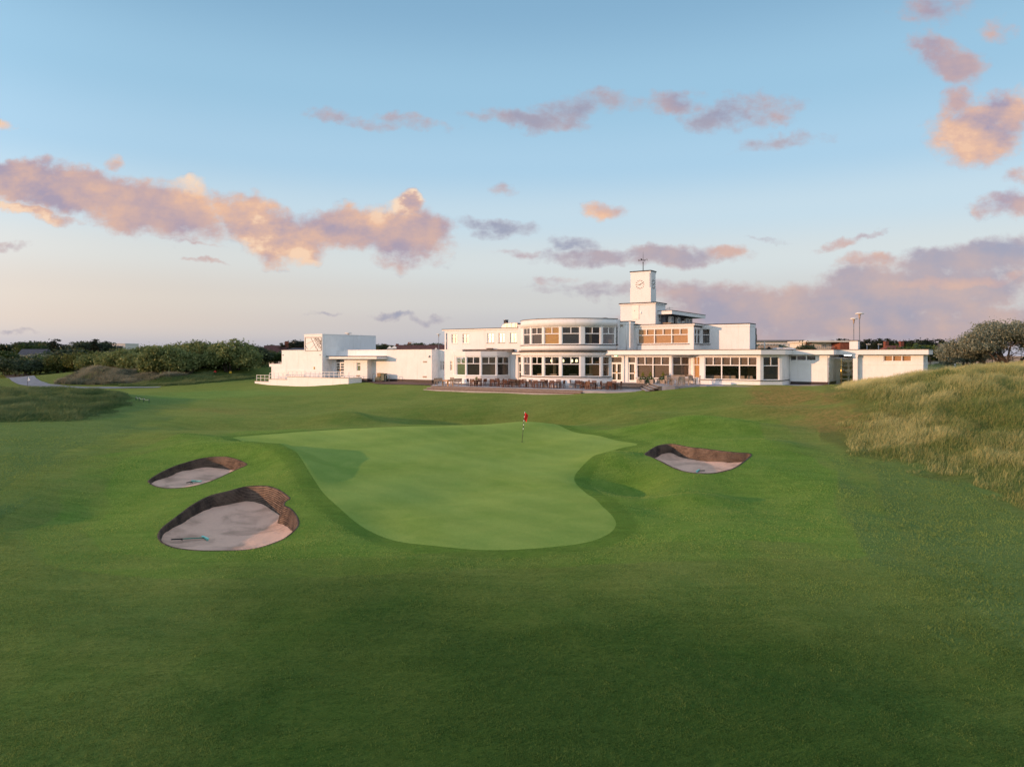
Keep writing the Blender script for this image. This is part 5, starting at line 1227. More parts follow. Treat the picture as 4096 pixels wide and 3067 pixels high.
# ---------------------------------------------------------------- golf things
def on_ground(u, v_): p = hits([(u,v_)])[0]; return Vector((p[0],p[1],float(H(p[0],p[1])[0])))
fp = on_ground(2088,1767); fl = thing('flagstick', 'red flag on a black and white banded stick on the green', 'flagstick', fp)
tp = Vector((.20,.0,2.16)); MB().tube([(0,0,-.05), tp*.40], .016, 8).build('stick', M['iron'], fl, False)
for k in range(9): MB().tube([tp*(.40+k/15), tp*(.40+(k+1)/15)], .021, 8).build('band', M['polewhite' if k % 2 == 0 else 'black'], fl, False)
vs = []; fs = []
for i in range(9):
    for j in range(7):
        s_, t_ = i/8, j/6; w_ = .40*(1-.25*t_)
        vs.append(tp*(.985-.235*t_)+Vector((s_*w_*.62*(1-.2*t_)+.012, -.10*math.sin(s_*5+t_*2)*s_, -.22*s_*(.6+.4*s_))))
fs = [(i*7+j, i*7+j+1, (i+1)*7+j+1, (i+1)*7+j) for i in range(8) for j in range(6)]
f_ = MB().add(vs, fs, True).build('flag', M['redflag'], fl, False); m_ = f_.modifiers.new('thickness','SOLIDIFY'); m_.thickness = .006
p_ = Vector((fp.x, fp.y, fp.z+.003))
o = tag(MB().lathe([(0,.012),(.055,.012),(.058,.004),(.06,-.02)], tuple(p_), 16).build('hole_cup', M['black']), 'dark hole cup at the foot of the red flagstick', 'hole')
fp = on_ground(110,1557); fl = thing('flagstick', 'small white pennant on a slim stick near the left path', 'flagstick', fp)
MB().tube([(0,0,-.05),(0,0,1.5)], .02, 8).build('stick', M['iron'], fl, False); f_ = MB().add([(0.01,0,1.5),(.01,0,.95),(.30,.02,1.02),(.02,.03,1.48)], [(0,1,2,3)]).build('flag', M['whitecloth'], fl, False); f_.modifiers.new('thickness','SOLIDIFY').thickness = .01
def sand_pt(i, u, v_):
    ys = np.arange(25,50,.02); z = CZ-(v_-VH)/FPX*ys; d = z-SF[i]((u-UC)/FPX*ys, ys); k = int(np.argmax(d <= 0)); return Vector(((u-UC)/FPX*ys[k], ys[k], float(z[k])))
def rake(i, g, h, label):
    a, b = sand_pt(i,*g), sand_pt(i,*h); d = b-a; L_ = d.length; ang = math.atan2(d.y,d.x)
    o = thing('bunker_rake', label, 'rake', a+Vector((0,0,.02)), ang, 'green bunker rakes'); dz = d.z
    up_ = lambda x: .10-.04*x/L_+dz*x/L_
    MB().tube([(.45,0,up_(.45)),(L_-.05,0,up_(L_-.05))], .020, 8).build('handle', M['rake_green'], o, False)
    MB().tube([(0,0,up_(0)),(.45,0,up_(.45))], .027, 8).build('grip', M['black'], o, False)
    MB().tube([(.42,0,up_(.42)),(.42,.07,-.02)], .014, 6).tube([(.42,0,up_(.42)),(.42,-.07,-.02)], .014, 6).build('stand', M['black'], o, False)
    mb = MB(); mb.box(L_-.06,L_+.02,-.33,.33,up_(L_)-.01,up_(L_)+.03); mb.build('head', M['rake_head'], o, False)
    mb = MB()
    for k in range(12): y = -.30+.6*k/11; mb.box(L_-.03,L_-.01,y-.008,y+.008,up_(L_)-.09,up_(L_)-.01)
    t = mb.build('tines', M['rake_head'], o, False)
    return o
rake(0, (560+395/3.16,1760+1290/3.16), (560+828/3.16,1760+1255/3.16), 'green rake lying in the kidney shaped bunker at the front')
rake(1, (560+588/3.16,1760+564/3.16), (560+716/3.16,1760+532/3.16), 'green rake lying in the smaller bunker behind, left of the green')
rake(2, (2500+1180/3.687,1700+700/3.687), (2500+1070/3.687,1700+690/3.687), 'green rake half hidden by the front lip of the right bunker')
rb = on_ground(544,1601); ro = thing('rope_barrier', 'short roped barrier of four dark green posts beside the left rough', 'barrier', rb); pp_ = []
for u, v_ in ((544,1601),(556.5,1604),(575,1608),(596,1611)):
    g = on_ground(u,v_)-rb; pp_.append(g); MB().tube([g+Vector((0,0,-.1)), g+Vector((0,0,.42))], .035, 8).build('post', M['postgreen'], ro, False)
for a, b in zip(pp_[:-1], pp_[1:]): MB().tube([a.lerp(b,t)+Vector((0,0,.38-.14*4*t*(1-t))) for t in np.linspace(0,1,9)], .018, 5).build('rope', M['rope'], ro, False)
for u, v_, m_, lab in ((860,1493,'redball','red tee marker on the far left tee'),(922,1495,'yellowball','yellow tee marker on the far left tee')):
    g = on_ground(u,v_); o = tag(MB().lathe([(0,.0),(.14,.02),(.24,.16),(.22,.32),(.12,.42),(0,.44)], tuple(g), 14).build('tee_marker', M[m_]), lab, 'tee marker', 'tee markers')
# planters
def leafy(name, blobs, n, size, mat, seed, parent=None, jit=.06):
    rs_ = np.random.RandomState(seed); w_ = np.array([b[3]*b[4]*b[5] for b in blobs])**.67; pk = rs_.choice(len(blobs), n, p=w_/w_.sum()); B = np.array(blobs)[pk]
    d = rs_.normal(size=(n,3)); d /= np.linalg.norm(d,axis=1)[:,None]; r_ = rs_.uniform(.45,1.05,n)**.6
    c = B[:,:3]+d*B[:,3:]*r_[:,None]+rs_.normal(size=(n,3))*jit
    return quads_at(name, c, size, mat, rs_, parent)
def quads_at(name, c, size, mat, rs_, parent=None, tone=None, up=0.):
    n = len(c); a = rs_.normal(size=(n,3)); a[:,2] += up; a /= np.linalg.norm(a,axis=1)[:,None]; t = rs_.normal(size=(n,3)); b = np.cross(a,t); b /= np.linalg.norm(b,axis=1)[:,None]
    s_ = size*rs_.uniform(.6,1.3,n)[:,None]; v_ = np.stack([c-a*s_, c+b*s_*.42, c+a*s_, c-b*s_*.42], 1).reshape(-1,3)
    if tone is None: tone = rs_.uniform(.1,.9,n)
    tn = np.zeros((n,3)); tn[:,0] = np.clip(tone,0,1); tn[:,1] = (rs_.rand(n) < .08)*.5; tn = np.repeat(tn,4,0)
    me = fast_mesh(name, v_, quads=np.arange(4*n).reshape(-1,4), tint=tn); return link(name, me, mat, parent)
M['leaf_plant'] = leafmat('planter_leaf', (.02,.06,.012), (.075,.16,.025)); M['leaf_gold'] = leafmat('golden_conifer_leaf', (.10,.13,.02), (.30,.30,.05)); M['petal'] = leafmat('purple_petal', (.05,.02,.06), (.16,.08,.16))
for i, (u, lab) in enumerate(((2566,'left'),(2601,'middle'),(2646,'right'))):
    g = gp(u,1533.5,ZU); o = thing('planter', f'pale slatted wooden planter, {lab} of three under the garden window', 'planter', g, -TH, 'wooden planters')
    mb = MB()
    for k in range(9): x = -.40+.8*k/8; mb.box(x-.042,x+.042,-.30,-.27,0,.42); mb.box(x-.042,x+.042,.27,.30,0,.42)
    for k in range(6): y = -.24+.48*k/5; mb.box(-.442,-.412,y-.042,y+.042,0,.42); mb.box(.412,.442,y-.042,y+.042,0,.42)
    mb.build('side', M['planter'], o, False); MB().box(-.40,.40,-.265,.265,.02,.36).build('soil', M['stepgrey'], o, False)
    pr = thing('planted_shrub', f'bushy plant with a golden conifer growing in the {lab} wooden planter', 'plant', (g[0],g[1],g[2]+.36), 0, 'plants in the wooden planters')
    q_ = (.1,-.05,.12)[i]
    leafy('foliage', [(q_,0,.18,.42,.30,.22),(q_-.2,-.2,-.05,.2,.15,.25),(q_+.25,-.18,0,.22,.15,.25)], 420, .07, M['leaf_plant'], 40+i, pr)
    leafy('conifer', [(q_+.05,0,.55+.1*k,.20-.045*k,.20-.045*k,.10) for k in range(4)], 260, .05, M['leaf_gold'], 60+i, pr, .02)
    leafy('flower', [(q_-.15,-.12,.38,.3,.2,.08)], 30, .04, M['petal'], 80+i, pr)
for u, v_, lab in ((1906,1540,'small potted shrub behind the first dark table, against the faceted bay'),(2168,1544,'small potted shrub behind the fifth dark table, against the curved bay')):
    g = gp(u,v_,ZT); o = thing('plant_pot', lab.replace('potted shrub','round pot'), 'pot', g); MB().lathe([(0,0),(.2,0),(.27,.4),(.24,.4),(.22,.34),(0,.34)], (0,0,0), 16).build('pot', M['stepbrick'], o, False)
    pr = thing('potted_shrub', lab, 'plant', (g[0],g[1],g[2]+.34)); leafy('foliage', [(0,0,.25,.3,.3,.3),(0,0,.5,.14,.14,.22)], 320, .06, M['leaf_gold'], int(u), pr, .02)
# ---------------------------------------------------------------- tall grass (real blades)
def blades(name, px, py, hgt, wid, mat, seed, lean=.35, tone=None, wind=(.3,.05)):
    rs_ = np.random.RandomState(seed); n = len(px); z = H(px,py)
    h = hgt*rs_.uniform(.55,1.25,n); w_ = wid*rs_.uniform(.6,1.3,n); an = rs_.uniform(0,math.pi,n); dx, dy = np.cos(an)*w_/2, np.sin(an)*w_/2
    lx = rs_.normal(size=n)*lean+wind[0]; ly = rs_.normal(size=n)*lean+wind[1]
    b = np.c_[px,py,z-.04]; d = np.c_[dx,dy,np.zeros(n)]
    m_ = b+np.c_[lx*h*.30, ly*h*.30, h*.62]; t_ = b+np.c_[lx*h*.85, ly*h*.85, h*(.97-.1*np.abs(lx))]
    V_ = np.stack([b-d, b+d, m_+d*.8, m_-d*.8, t_], 1).reshape(-1,3); i5 = np.arange(n)*5
    Q = np.c_[i5, i5+1, i5+2, i5+3]; T_ = np.c_[i5+3, i5+2, i5+4]
    if tone is None: tone = rs_.rand(n)
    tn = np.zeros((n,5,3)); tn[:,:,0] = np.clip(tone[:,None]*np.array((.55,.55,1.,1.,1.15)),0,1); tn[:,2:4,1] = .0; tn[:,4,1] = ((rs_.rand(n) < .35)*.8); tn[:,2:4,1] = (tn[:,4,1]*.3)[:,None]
    me = fast_mesh(name, V_, quads=Q, tris=T_, tint=tn.reshape(-1,3)); o = link(name, me, mat); return tag(o, kind='stuff')
M['grass_dune'] = leafmat('tall_dune_grass', (.115,.185,.040), (.66,.62,.30), .4, .7)
M['grass_bank'] = leafmat('tall_bank_grass', (.055,.125,.036), (.20,.25,.11), .3, .7)
M['grass_grey'] = leafmat('grey_marram_grass', (.07,.09,.05), (.30,.30,.22), .3, .7)
def scatter(poly, n, seed, inset=0.):
    rs_ = np.random.RandomState(seed); lo, hi = poly.min(0), poly.max(0); out = []
    x = rs_.uniform(lo[0],hi[0],n); y = rs_.uniform(lo[1],hi[1],n); s_ = sdf(poly,x,y)+(vnoise(x,y,1.2,9)-.5)*1.6
    k = s_ < -inset; return x[k], y[k]
x, y = scatter(DUNE, 1100000, 21)
kp = (np.abs(x) < .80*y+9) & ~((x*E2[0]+y*E2[1] < -80.2) & (x < 43.2)) & ~((x > 43) & (y > 86) & (np.random.RandomState(3).rand(len(x)) > .25))
dn = vnoise(x,y,2.2,31)*.6+vnoise(x,y,.7,32)*.4; kp &= np.random.RandomState(5).rand(len(x)) < smooth01(dn,.20,.55)*.85+.12
x, y = x[kp], y[kp]
edge = smooth01(-sdf(DUNE,x,y), -.5, 2.2); big = vnoise(x,y,4.5,33); cl = vnoise(x,y,1.1,34)
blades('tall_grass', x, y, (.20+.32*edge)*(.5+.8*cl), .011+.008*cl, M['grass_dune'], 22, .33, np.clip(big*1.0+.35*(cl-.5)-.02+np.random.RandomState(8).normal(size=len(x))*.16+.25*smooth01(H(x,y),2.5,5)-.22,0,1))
x, y = scatter(BANK, 230000, 23)
k = (x > -.82*y-9); x, y = x[k], y[k]; cl = vnoise(x,y,1.3,35); edge = smooth01(-sdf(BANK,x,y), -.5, 2.)
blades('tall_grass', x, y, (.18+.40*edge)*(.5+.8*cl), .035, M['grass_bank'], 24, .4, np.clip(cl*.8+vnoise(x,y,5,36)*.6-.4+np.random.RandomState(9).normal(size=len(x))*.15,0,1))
x, y = scatter(FESC, 60000, 25); cl = vnoise(x,y,1.8,37)
blades('marram_grass', x, y, .35+.75*cl, .07, M['grass_grey'], 26, .5, np.clip(cl*1.1-.1+np.random.RandomState(10).normal(size=len(x))*.18,0,1))
TEE = hits([(420,1540),(520,1520),(700,1493),(850,1494),(1000,1500),(1040,1512),(900,1528),(700,1543),(560,1546)])
x, y = scatter(TEE, 34000, 27); cl = vnoise(x,y,2.2,38)
blades('tall_grass', x, y, .18+.35*cl, .06, M['grass_bank'], 28, .4, cl*.9)
rs_ = np.random.RandomState(41); x = rs_.uniform(-125,-15,60000); y = rs_.uniform(106,185,60000); dn = vnoise(x,y,6,42); k = (rs_.rand(60000) < smooth01(dn,.45,.75)) & (x > -.82*y-10) & ~((x*E2[0]+y*E2[1] > -76) & (x > -32))
pd2 = ((x[:,None]-pd[None,:,0])**2+(y[:,None]-pd[None,:,1])**2).min(1); k &= (pd2 > 16) & ~((x < -66) & (y < 132))
blades('rough_grass', x[k], y[k], .3+.5*dn[k], .10, M['grass_bank'], 43, .4, np.clip(dn[k]*1.2-.1+rs_.normal(size=k.sum())*.15,0,1))
x = rs_.uniform(30,125,50000); y = rs_.uniform(84,180,50000); dn = vnoise(x,y,6,44); k = (rs_.rand(50000) < smooth01(dn,.4,.7)) & (x < .82*y+10) & ((x*E2[0]+y*E2[1] < -97) & (x > 46))
blades('rough_grass', x[k], y[k], .2+.4*dn[k], .09, M['grass_bank'], 45, .4, np.clip(dn[k]*1.2,0,1))
# short mown turf near the viewpoint: single blades
M['turf_blade'] = leafmat('mown_turf_blade', (.056,.124,.026), (.365,.445,.115), .4, .8)
rs_ = np.random.RandomState(71); yg = np.linspace(12.6, 74, 2000); dg = 1150*(15/yg)**2.35*(1-smooth01(yg,38,62)); cd = np.cumsum(dg*2*(.76*yg+6.5))*(yg[1]-yg[0]); n_ = int(cd[-1])
y = np.interp(rs_.uniform(0,cd[-1],n_), cd, yg); x = rs_.uniform(-1,1,n_)*(.76*y+6.5)
k = (sdf_near(GREEN,x,y) > .85)
for b_ in BUNK: k &= sdf_near(b_,x,y) > .05
k &= (sdf_near(DUNE,x,y) > .3) & (sdf_near(BANK,x,y) > .3) & ~((y > 68) & (x > -9)) & (rs_.rand(len(x)) > 1.1*(np.exp(-(((x-27)/7)**2+((y-64)/6.5)**2))+.7*np.exp(-(((x-24.5)/4)**2+((y-52)/5)**2)))) & (rs_.rand(len(x)) < .35+.65*smooth01(vnoise(x,y,3.,74)*.6+vnoise(x,y,.8,75)*.4,.3,.6))
x, y = x[k], y[k]; pn = vnoise(x,y,.9,72)*.5+vnoise(x,y,.25,73)*.5; sm = np.maximum(smooth01(-sdf_near(SEMI_R,x,y,8),-.6,.6), smooth01(-sdf_near(SEMI_L,x,y,8),-.6,.6))
n = len(x); hh = (.018+.024*pn+.045*sm*pn)*rs_.uniform(.7,1.4,n); ww = .007+.00022*y; an = rs_.uniform(0,math.pi,n); z = H(x,y)
lx, ly = rs_.normal(size=n)*.5, rs_.normal(size=n)*.5; d = np.c_[np.cos(an)*ww, np.sin(an)*ww, np.zeros(n)]; b_ = np.c_[x,y,z-.006]
V_ = np.stack([b_-d, b_+d, b_+np.c_[lx*hh, ly*hh, hh+.006]], 1).reshape(-1,3)
blade_shade = smooth01(y+5*(vnoise(x,y,9,51)-.5), 27, 19)*(1-.65*smooth01(-x-.35*(y-18), 5.5, 9.5))*(1-.3*smooth01(x,7,11)); tn = np.zeros((n,3,3)); tn[:,:,0] = np.clip(.50+.45*(pn-.5)+rs_.normal(size=n)*.08-.40*blade_shade+.34*smooth01(-sdf_near(APRON,x,y,8),-.15,.15)*(1-blade_shade*.0)+.12*sm,0,1)[:,None]; tn[:,:,1] = 0.  # blades near the viewpoint darkened by the same painted shade
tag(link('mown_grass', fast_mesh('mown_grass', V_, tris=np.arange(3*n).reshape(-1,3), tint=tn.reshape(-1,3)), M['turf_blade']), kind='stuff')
# ---------------------------------------------------------------- trees and bushes
LM = {'shrub': leafmat('olive_shrub_leaf', (.055,.092,.026), (.275,.32,.12)), 'dark': leafmat('dark_evergreen_leaf', (.022,.040,.022), (.085,.11,.05)), 'pine': leafmat('pine_needles', (.008,.016,.010), (.034,.045,.020)),
      'bright': leafmat('bright_green_leaf', (.02,.045,.010), (.085,.125,.030)), 'silver': leafmat('silvery_grey_leaf', (.085,.105,.068), (.36,.385,.28), .25), 'gold': leafmat('yellow_green_leaf', (.03,.05,.010), (.14,.15,.035))}
def crown(name, blobs, ncl, per, size, mat, seed, parent, spread=.28, flat=1.):
    rs_ = np.random.RandomState(seed); Bm = np.array(blobs, float); w_ = (Bm[:,3]*Bm[:,4]+Bm[:,4]*Bm[:,5]+Bm[:,3]*Bm[:,5]); pk = rs_.choice(len(Bm), ncl, p=w_/w_.sum()); B = Bm[pk]
    d = rs_.normal(size=(ncl,3)); d[:,2] = np.where(d[:,2] < -.3, -d[:,2]*.6, d[:,2]); d /= np.linalg.norm(d,axis=1)[:,None]
    r_ = .62+.43*rs_.rand(ncl)**.7; cc = B[:,:3]+d*B[:,3:]*r_[:,None]; rad = spread*rs_.uniform(.6,1.5,ncl)
    tone = np.clip(rs_.normal(.45,.22,ncl),0,1)
    c = np.repeat(cc,per,0)+rs_.normal(size=(ncl*per,3))*np.repeat(rad,per)[:,None]*np.array((1,1,.7*flat)); tn = np.repeat(tone,per)+rs_.normal(size=ncl*per)*.13
    return quads_at(name, c, size, mat, rs_, parent, tn)
def trunk(mb, base, top, r0, r1, rs_, n=6, wob=.15):
    a, b = Vector(base), Vector(top); L_ = (b-a).length; pts = []
    for i in range(n+1):
        t = i/n; pts.append(a.lerp(b,t)+Vector((rs_.uniform(-1,1),rs_.uniform(-1,1),0))*wob*L_*.12*(0 if i in (0,) else 1))
    mb.tube(pts, [r0+(r1-r0)*i/n for i in range(n+1)], 7); return pts
def make_tree(name, label, cat, loc, blobs, ncl, per, size, leaf, seed, trunks, spread=.28, group=None, flat=1., br=1.):
    o = thing(name, label, cat, loc, 0, group); rs_ = random.Random(seed); mb = MB()
    for base, top, r0, r1 in trunks:
        pts = trunk(mb, base, top, r0, r1, rs_)
        for k in (2,3,4,5):
            for _ in range(2):
                p_ = pts[k]; d = Vector((rs_.uniform(-1,1),rs_.uniform(-1,1),rs_.uniform(.3,1))).normalized(); ln = (Vector(top)-Vector(base)).length*rs_.uniform(.25,.5)*br; mb.tube([p_, p_+d*ln*.5+Vector((0,0,.05*ln)), p_+d*ln], [r1*1.1, r1*.7, r1*.3], 5)
    mb.build('trunk', M['bark'], o, False)
    crown('crown', blobs, ncl, per, size, LM[leaf], seed, o, spread, flat); return o
def gz_(x, y): return float(H(x,y)[0])
def bearing(u, Y): return (u-UC)/FPX*Y
# big shrub belt on the left: each dome its own bush; (u centre, distance, half width px, top v, base v)
BEL = [(925,116,105,1338,1462,'shrub','tall rounded olive shrub at the right end of the left shrub belt'),(795,118,110,1350,1465,'shrub','olive shrub second from the right in the left shrub belt'),(670,112,95,1368,1486,'shrub','lit olive shrub in the middle of the left shrub belt'),(600,120,82,1372,1470,'shrub','high olive shrub behind the middle of the left shrub belt'),(500,118,85,1388,1478,'shrub','olive shrub left of the middle of the left shrub belt'),(410,122,85,1400,1476,'shrub','low olive shrub near the left end of the shrub belt'),(330,126,60,1405,1472,'gold','yellowish shrub at the left end of the shrub belt'),(245,130,60,1418,1470,'gold','small yellowish bush left of the shrub belt'),(1010,126,62,1372,1458,'dark','dark shrub just behind the right end of the left shrub belt'),(860,121,75,1380,1470,'dark','dark shaded shrub low in the left shrub belt'),(740,119,70,1400,1480,'dark','dark low shrub filling the middle of the left shrub belt'),(968,119,58,1385,1454,'shrub','low olive shrub in front of the tall one at the right end of the belt'),(840,119.5,66,1398,1464,'shrub','low rounded olive shrub at the foot of the belt, right of its middle'),(735,113,62,1392,1482,'shrub','olive shrub at the foot of the belt beside its lit middle shrub'),(620,113,62,1402,1486,'shrub','low olive shrub at the foot of the belt, left of its lit middle shrub'),(540,116,60,1408,1482,'shrub','low olive shrub at the foot of the belt, well left of its middle'),(455,119,58,1412,1478,'shrub','lowest olive shrub near the left foot of the belt'),(725,121,80,1358,1465,'shrub','olive shrub crown rising behind the lit middle shrub')]
for i, (u, Y, hw, vt, vb, lf, lab) in enumerate(BEL):
    x = bearing(u,Y); zb_ = min(zof(vb,Y), gz_(x,Y)); zt_ = zof(vt,Y); rx = hw/FPX*Y; h = zt_-zb_
    rs_ = np.random.RandomState(100+i); bl = [(0,0,h*.42,rx*.80,rx*.62,h*.46)]
    for k in range(11):
        a = rs_.uniform(0,6.28); q_ = rs_.uniform(.35,.85); bl.append((math.cos(a)*rx*q_, math.sin(a)*rx*.6*q_, h*rs_.uniform(.30,.74)*(1-.25*q_), rx*rs_.uniform(.26,.42), rx*.35, h*rs_.uniform(.18,.30)))
    make_tree('shrub', lab, 'shrub', (x,Y,zb_-.2), bl, 800, 20, .20, lf, 200+i, [((rs_.uniform(-.4,.4)*rx,0,0),(rs_.uniform(-.6,.6)*rx,0,h*.7),.16,.06) for _ in range(3)], .34, 'shrubs of the left belt')
# silver windblown tree on the right
def silver(u, Y, hw, vt, vb, seed, lab, nt_=5, ncl=520):
    x = bearing(u,Y); zb_ = gz_(x,Y); zt_ = zof(vt,Y); rx = hw/FPX*Y; h = zt_-zb_; rs_ = np.random.RandomState(seed)
    bl = []
    for k in range(15):
        a = rs_.uniform(-1,1); yy = rs_.uniform(-.6,.6); bl.append((a*rx*.85, yy*rx*.8, h*(.52+.26*(1-a*a)+rs_.uniform(-.12,.10)), rx*rs_.uniform(.22,.36), rx*.3, h*rs_.uniform(.13,.2)))
    tr = [((rs_.uniform(-.22,.22)*rx,rs_.uniform(-.2,.2)*rx,0),(rs_.uniform(-.8,.8)*rx,rs_.uniform(-.4,.4)*rx,h*.62),.17,.05) for _ in range(nt_)]
    return make_tree('silver_tree', lab, 'tree', (x,Y,zb_-.1), bl, int(ncl*1.7), 18, .115, 'silver', seed, tr, .28, 'silver grey trees on the right')
silver(4020,76,170,1292,1468,301,'big silvery grey tree with bare twisted trunks at the right edge',6,1100)
silver(4165,80,150,1270,1468,302,'silvery grey tree cut by the right edge of the view',5,800)
o = None
def silver_low(u, Y, hw, vt, seed, lab):
    x = bearing(u,Y); zb_ = gz_(x,Y); h = zof(vt,Y)-zb_; rx = hw/FPX*Y; rs_ = np.random.RandomState(seed)
    bl = [(rs_.uniform(-.7,.7)*rx, rs_.uniform(-.5,.5)*rx, h*rs_.uniform(.25,.72), rx*.34, rx*.3, h*.24) for _ in range(10)]
    return make_tree('silver_bush', lab, 'bush', (x,Y,zb_-.1), bl, 800, 18, .11, 'silver', seed, [((rs_.uniform(-.2,.2)*rx,0,0),(rs_.uniform(-.7,.7)*rx,0,h*.7),.09,.03) for _ in range(6)], .26, 'silver grey bushes on the right')
silver_low(3865,80,85,1330,303,'silvery bush reaching the ground left of the big silver tree'); silver_low(3800,88,55,1368,304,'low silvery bush nearest the white wing'); silver_low(3925,84,70,1318,305,'silvery bush between the low bush and the big silver tree')
# distant trees
def proto_tree(kind, seed):
    rs_ = np.random.RandomState(seed)
    if kind == 'round':
        bl = [(0,0,4.6,2.2,2.2,2.0)]+[(rs_.uniform(-2,2),rs_.uniform(-2,2),rs_.uniform(3,6.4),1.3,1.3,1.0) for _ in range(9)]
        return bl, 190, 13, .34, [((0,0,0),(.2,.1,5.),.22,.07)]
    if kind == 'pine':
        bl = []
        for k in range(10):
            z = 2.4+k*.52; w_ = 2.5*(1-k/12)*rs_.uniform(.7,1.25); a = rs_.uniform(0,6.28); bl.append((math.cos(a)*w_*.45, math.sin(a)*w_*.45, z, w_*.75, w_*.75, .34))
        return bl, 200, 13, .27, [((0,0,0),(.1,0,7.2),.20,.04)]
    bl = [(rs_.uniform(-2.6,2.6),rs_.uniform(-1.5,1.5),rs_.uniform(1.,2.3),1.4,1.3,.9) for _ in range(9)]
    return bl, 170, 13, .28, [((x_,0,0),(x_*1.8,0,2.),.10,.03) for x_ in (-.5,.1,.6)]
PR = {}
def far_tree(kind, leaf, u, Y, vt, lab, sx=1., group=None):
    key = (kind, leaf, len([1 for k in PR if k[:2] == (kind,leaf)]) if len([1 for k in PR if k[:2] == (kind,leaf)]) < 2 else int(u*7) % 2)
    x = bearing(u,Y); zb_ = gz_(x,Y); top = {'round':7.2,'pine':7.8,'bush':3.1}[kind]; s_ = max(.25,(zof(vt,Y)-zb_)/top); nm = {'round':'broadleaf_tree','pine':'pine_tree','bush':'bush'}[kind]
    if key not in PR:
        bl, n_, per, sz, tr = proto_tree(kind, 400+len(PR)*7); PR[key] = make_tree(nm, lab, {'round':'tree','pine':'tree','bush':'bush'}[kind], (x,Y,zb_), bl, n_, per, sz, leaf, 500+len(PR), tr, .42 if kind != 'pine' else .34, group, 1. if kind != 'pine' else .55, .35); o = PR[key]
    else: o = dup(PR[key], (x,Y,zb_), (u*.37) % 6.28, lab, group)
    o.scale = (s_*sx, s_*sx, s_); o.rotation_euler = (0,0,(u*.37) % 6.28); return o
GT = {'g': 'distant trees along the horizon'}
LEFT = [('round','dark',20,205,1380),('round','dark',60,210,1377),('round','dark',98,200,1372),('round','dark',135,225,1368),('round','dark',165,215,1360),('pine','pine',222,200,1352),('round','dark',195,220,1366),('round','dark',245,230,1380),('round','dark',285,215,1378),('round','dark',325,205,1364),('round','dark',342,215,1370),('pine','pine',378,200,1354),('round','dark',402,220,1372),('round','pine',440,230,1370),('pine','pine',272,225,1379),('round','bright',120,190,1376),('round','bright',10,150,1402),('round','bright',55,148,1412),('round','gold',300,180,1392),('bush','dark',30,128,1440),('bush','dark',80,126,1437),('bush','dark',120,130,1442),('bush','bright',160,140,1432),('bush','bright',205,142,1424),('bush','silver',130,165,1420),('bush','silver',200,170,1418),('bush','dark',260,160,1398),('bush','dark',230,175,1410),
('bush','bright',1050,140,1405),('round','dark',1040,165,1394),('round','dark',1075,150,1385),('round','dark',1095,152,1375),('pine','pine',1128,150,1368),('pine','pine',1150,152,1362),('pine','pine',1172,148,1358),('round','pine',1192,152,1366),('round','dark',1210,160,1372),('bush','bright',1070,132,1412),('bush','bright',1100,130,1406),
('round','dark',1520,190,1380),('round','dark',1545,195,1384),('round','bright',1565,200,1382),('round','dark',1603,190,1386),('round','dark',1640,185,1380),('round','dark',1655,195,1384),('round','dark',1668,200,1376),('round','dark',1735,185,1370),('round','dark',1748,190,1378),('round','dark',1775,200,1386),('round','bright',1690,210,1378),('round','dark',1805,195,1390)]
for i, (k, lf, u, Y, vt) in enumerate(LEFT):
    where = 'left of the shrub belt' if u < 480 else ('between the shrub belt and the white block' if u < 1250 else 'above the long low wall')
    lab = {'round':'distant rounded tree','pine':'distant dark pine','bush':'distant low bush'}[k]
    tone = {'dark':'dark green','pine':'blackish green','bright':'fresh green','gold':'yellow green','silver':'grey green'}[lf]
    w_ = (1.25 if u < 480 else 1.0)*(1.1 if k != 'pine' else 1.)
    far_tree(k, lf, u, Y, vt, f'{tone} {lab} {where}', w_, f'{tone} {lab}s {where}')
rs_ = random.Random(77)
RIGHT = []
for u in (3325,3357,3378,3395): RIGHT.append(('pine',u,230,1352+rs_.uniform(-4,10)))
x_ = 3425
while x_ < 3800: RIGHT.append(('pine' if rs_.random() < .75 else 'round', x_, 215+rs_.uniform(-15,25), 1352+rs_.uniform(-2,20))); x_ += rs_.uniform(11,19)
for i, (k, u, Y, vt) in enumerate(RIGHT): far_tree(k, 'pine', u, Y, vt, 'dark pine of the distant row behind the right wing' if k == 'pine' else 'dark rounded tree in the distant pine row behind the right wing', 1.15, 'pines behind the right wing' if k == 'pine' else 'rounded trees in the pine row')
for u, Y, vt in ((3640,150,1388),(3670,152,1384),(3700,150,1380),(3725,155,1384),(3760,150,1388)): far_tree('bush', 'bright', u, Y, vt, 'green hedge bush beyond the right wing roof', 1.5, 'hedge bushes beyond the right wing')
far_tree('bush','dark',3226,110,1382,'dark bush in front of the brick end of the distant school block',.6)
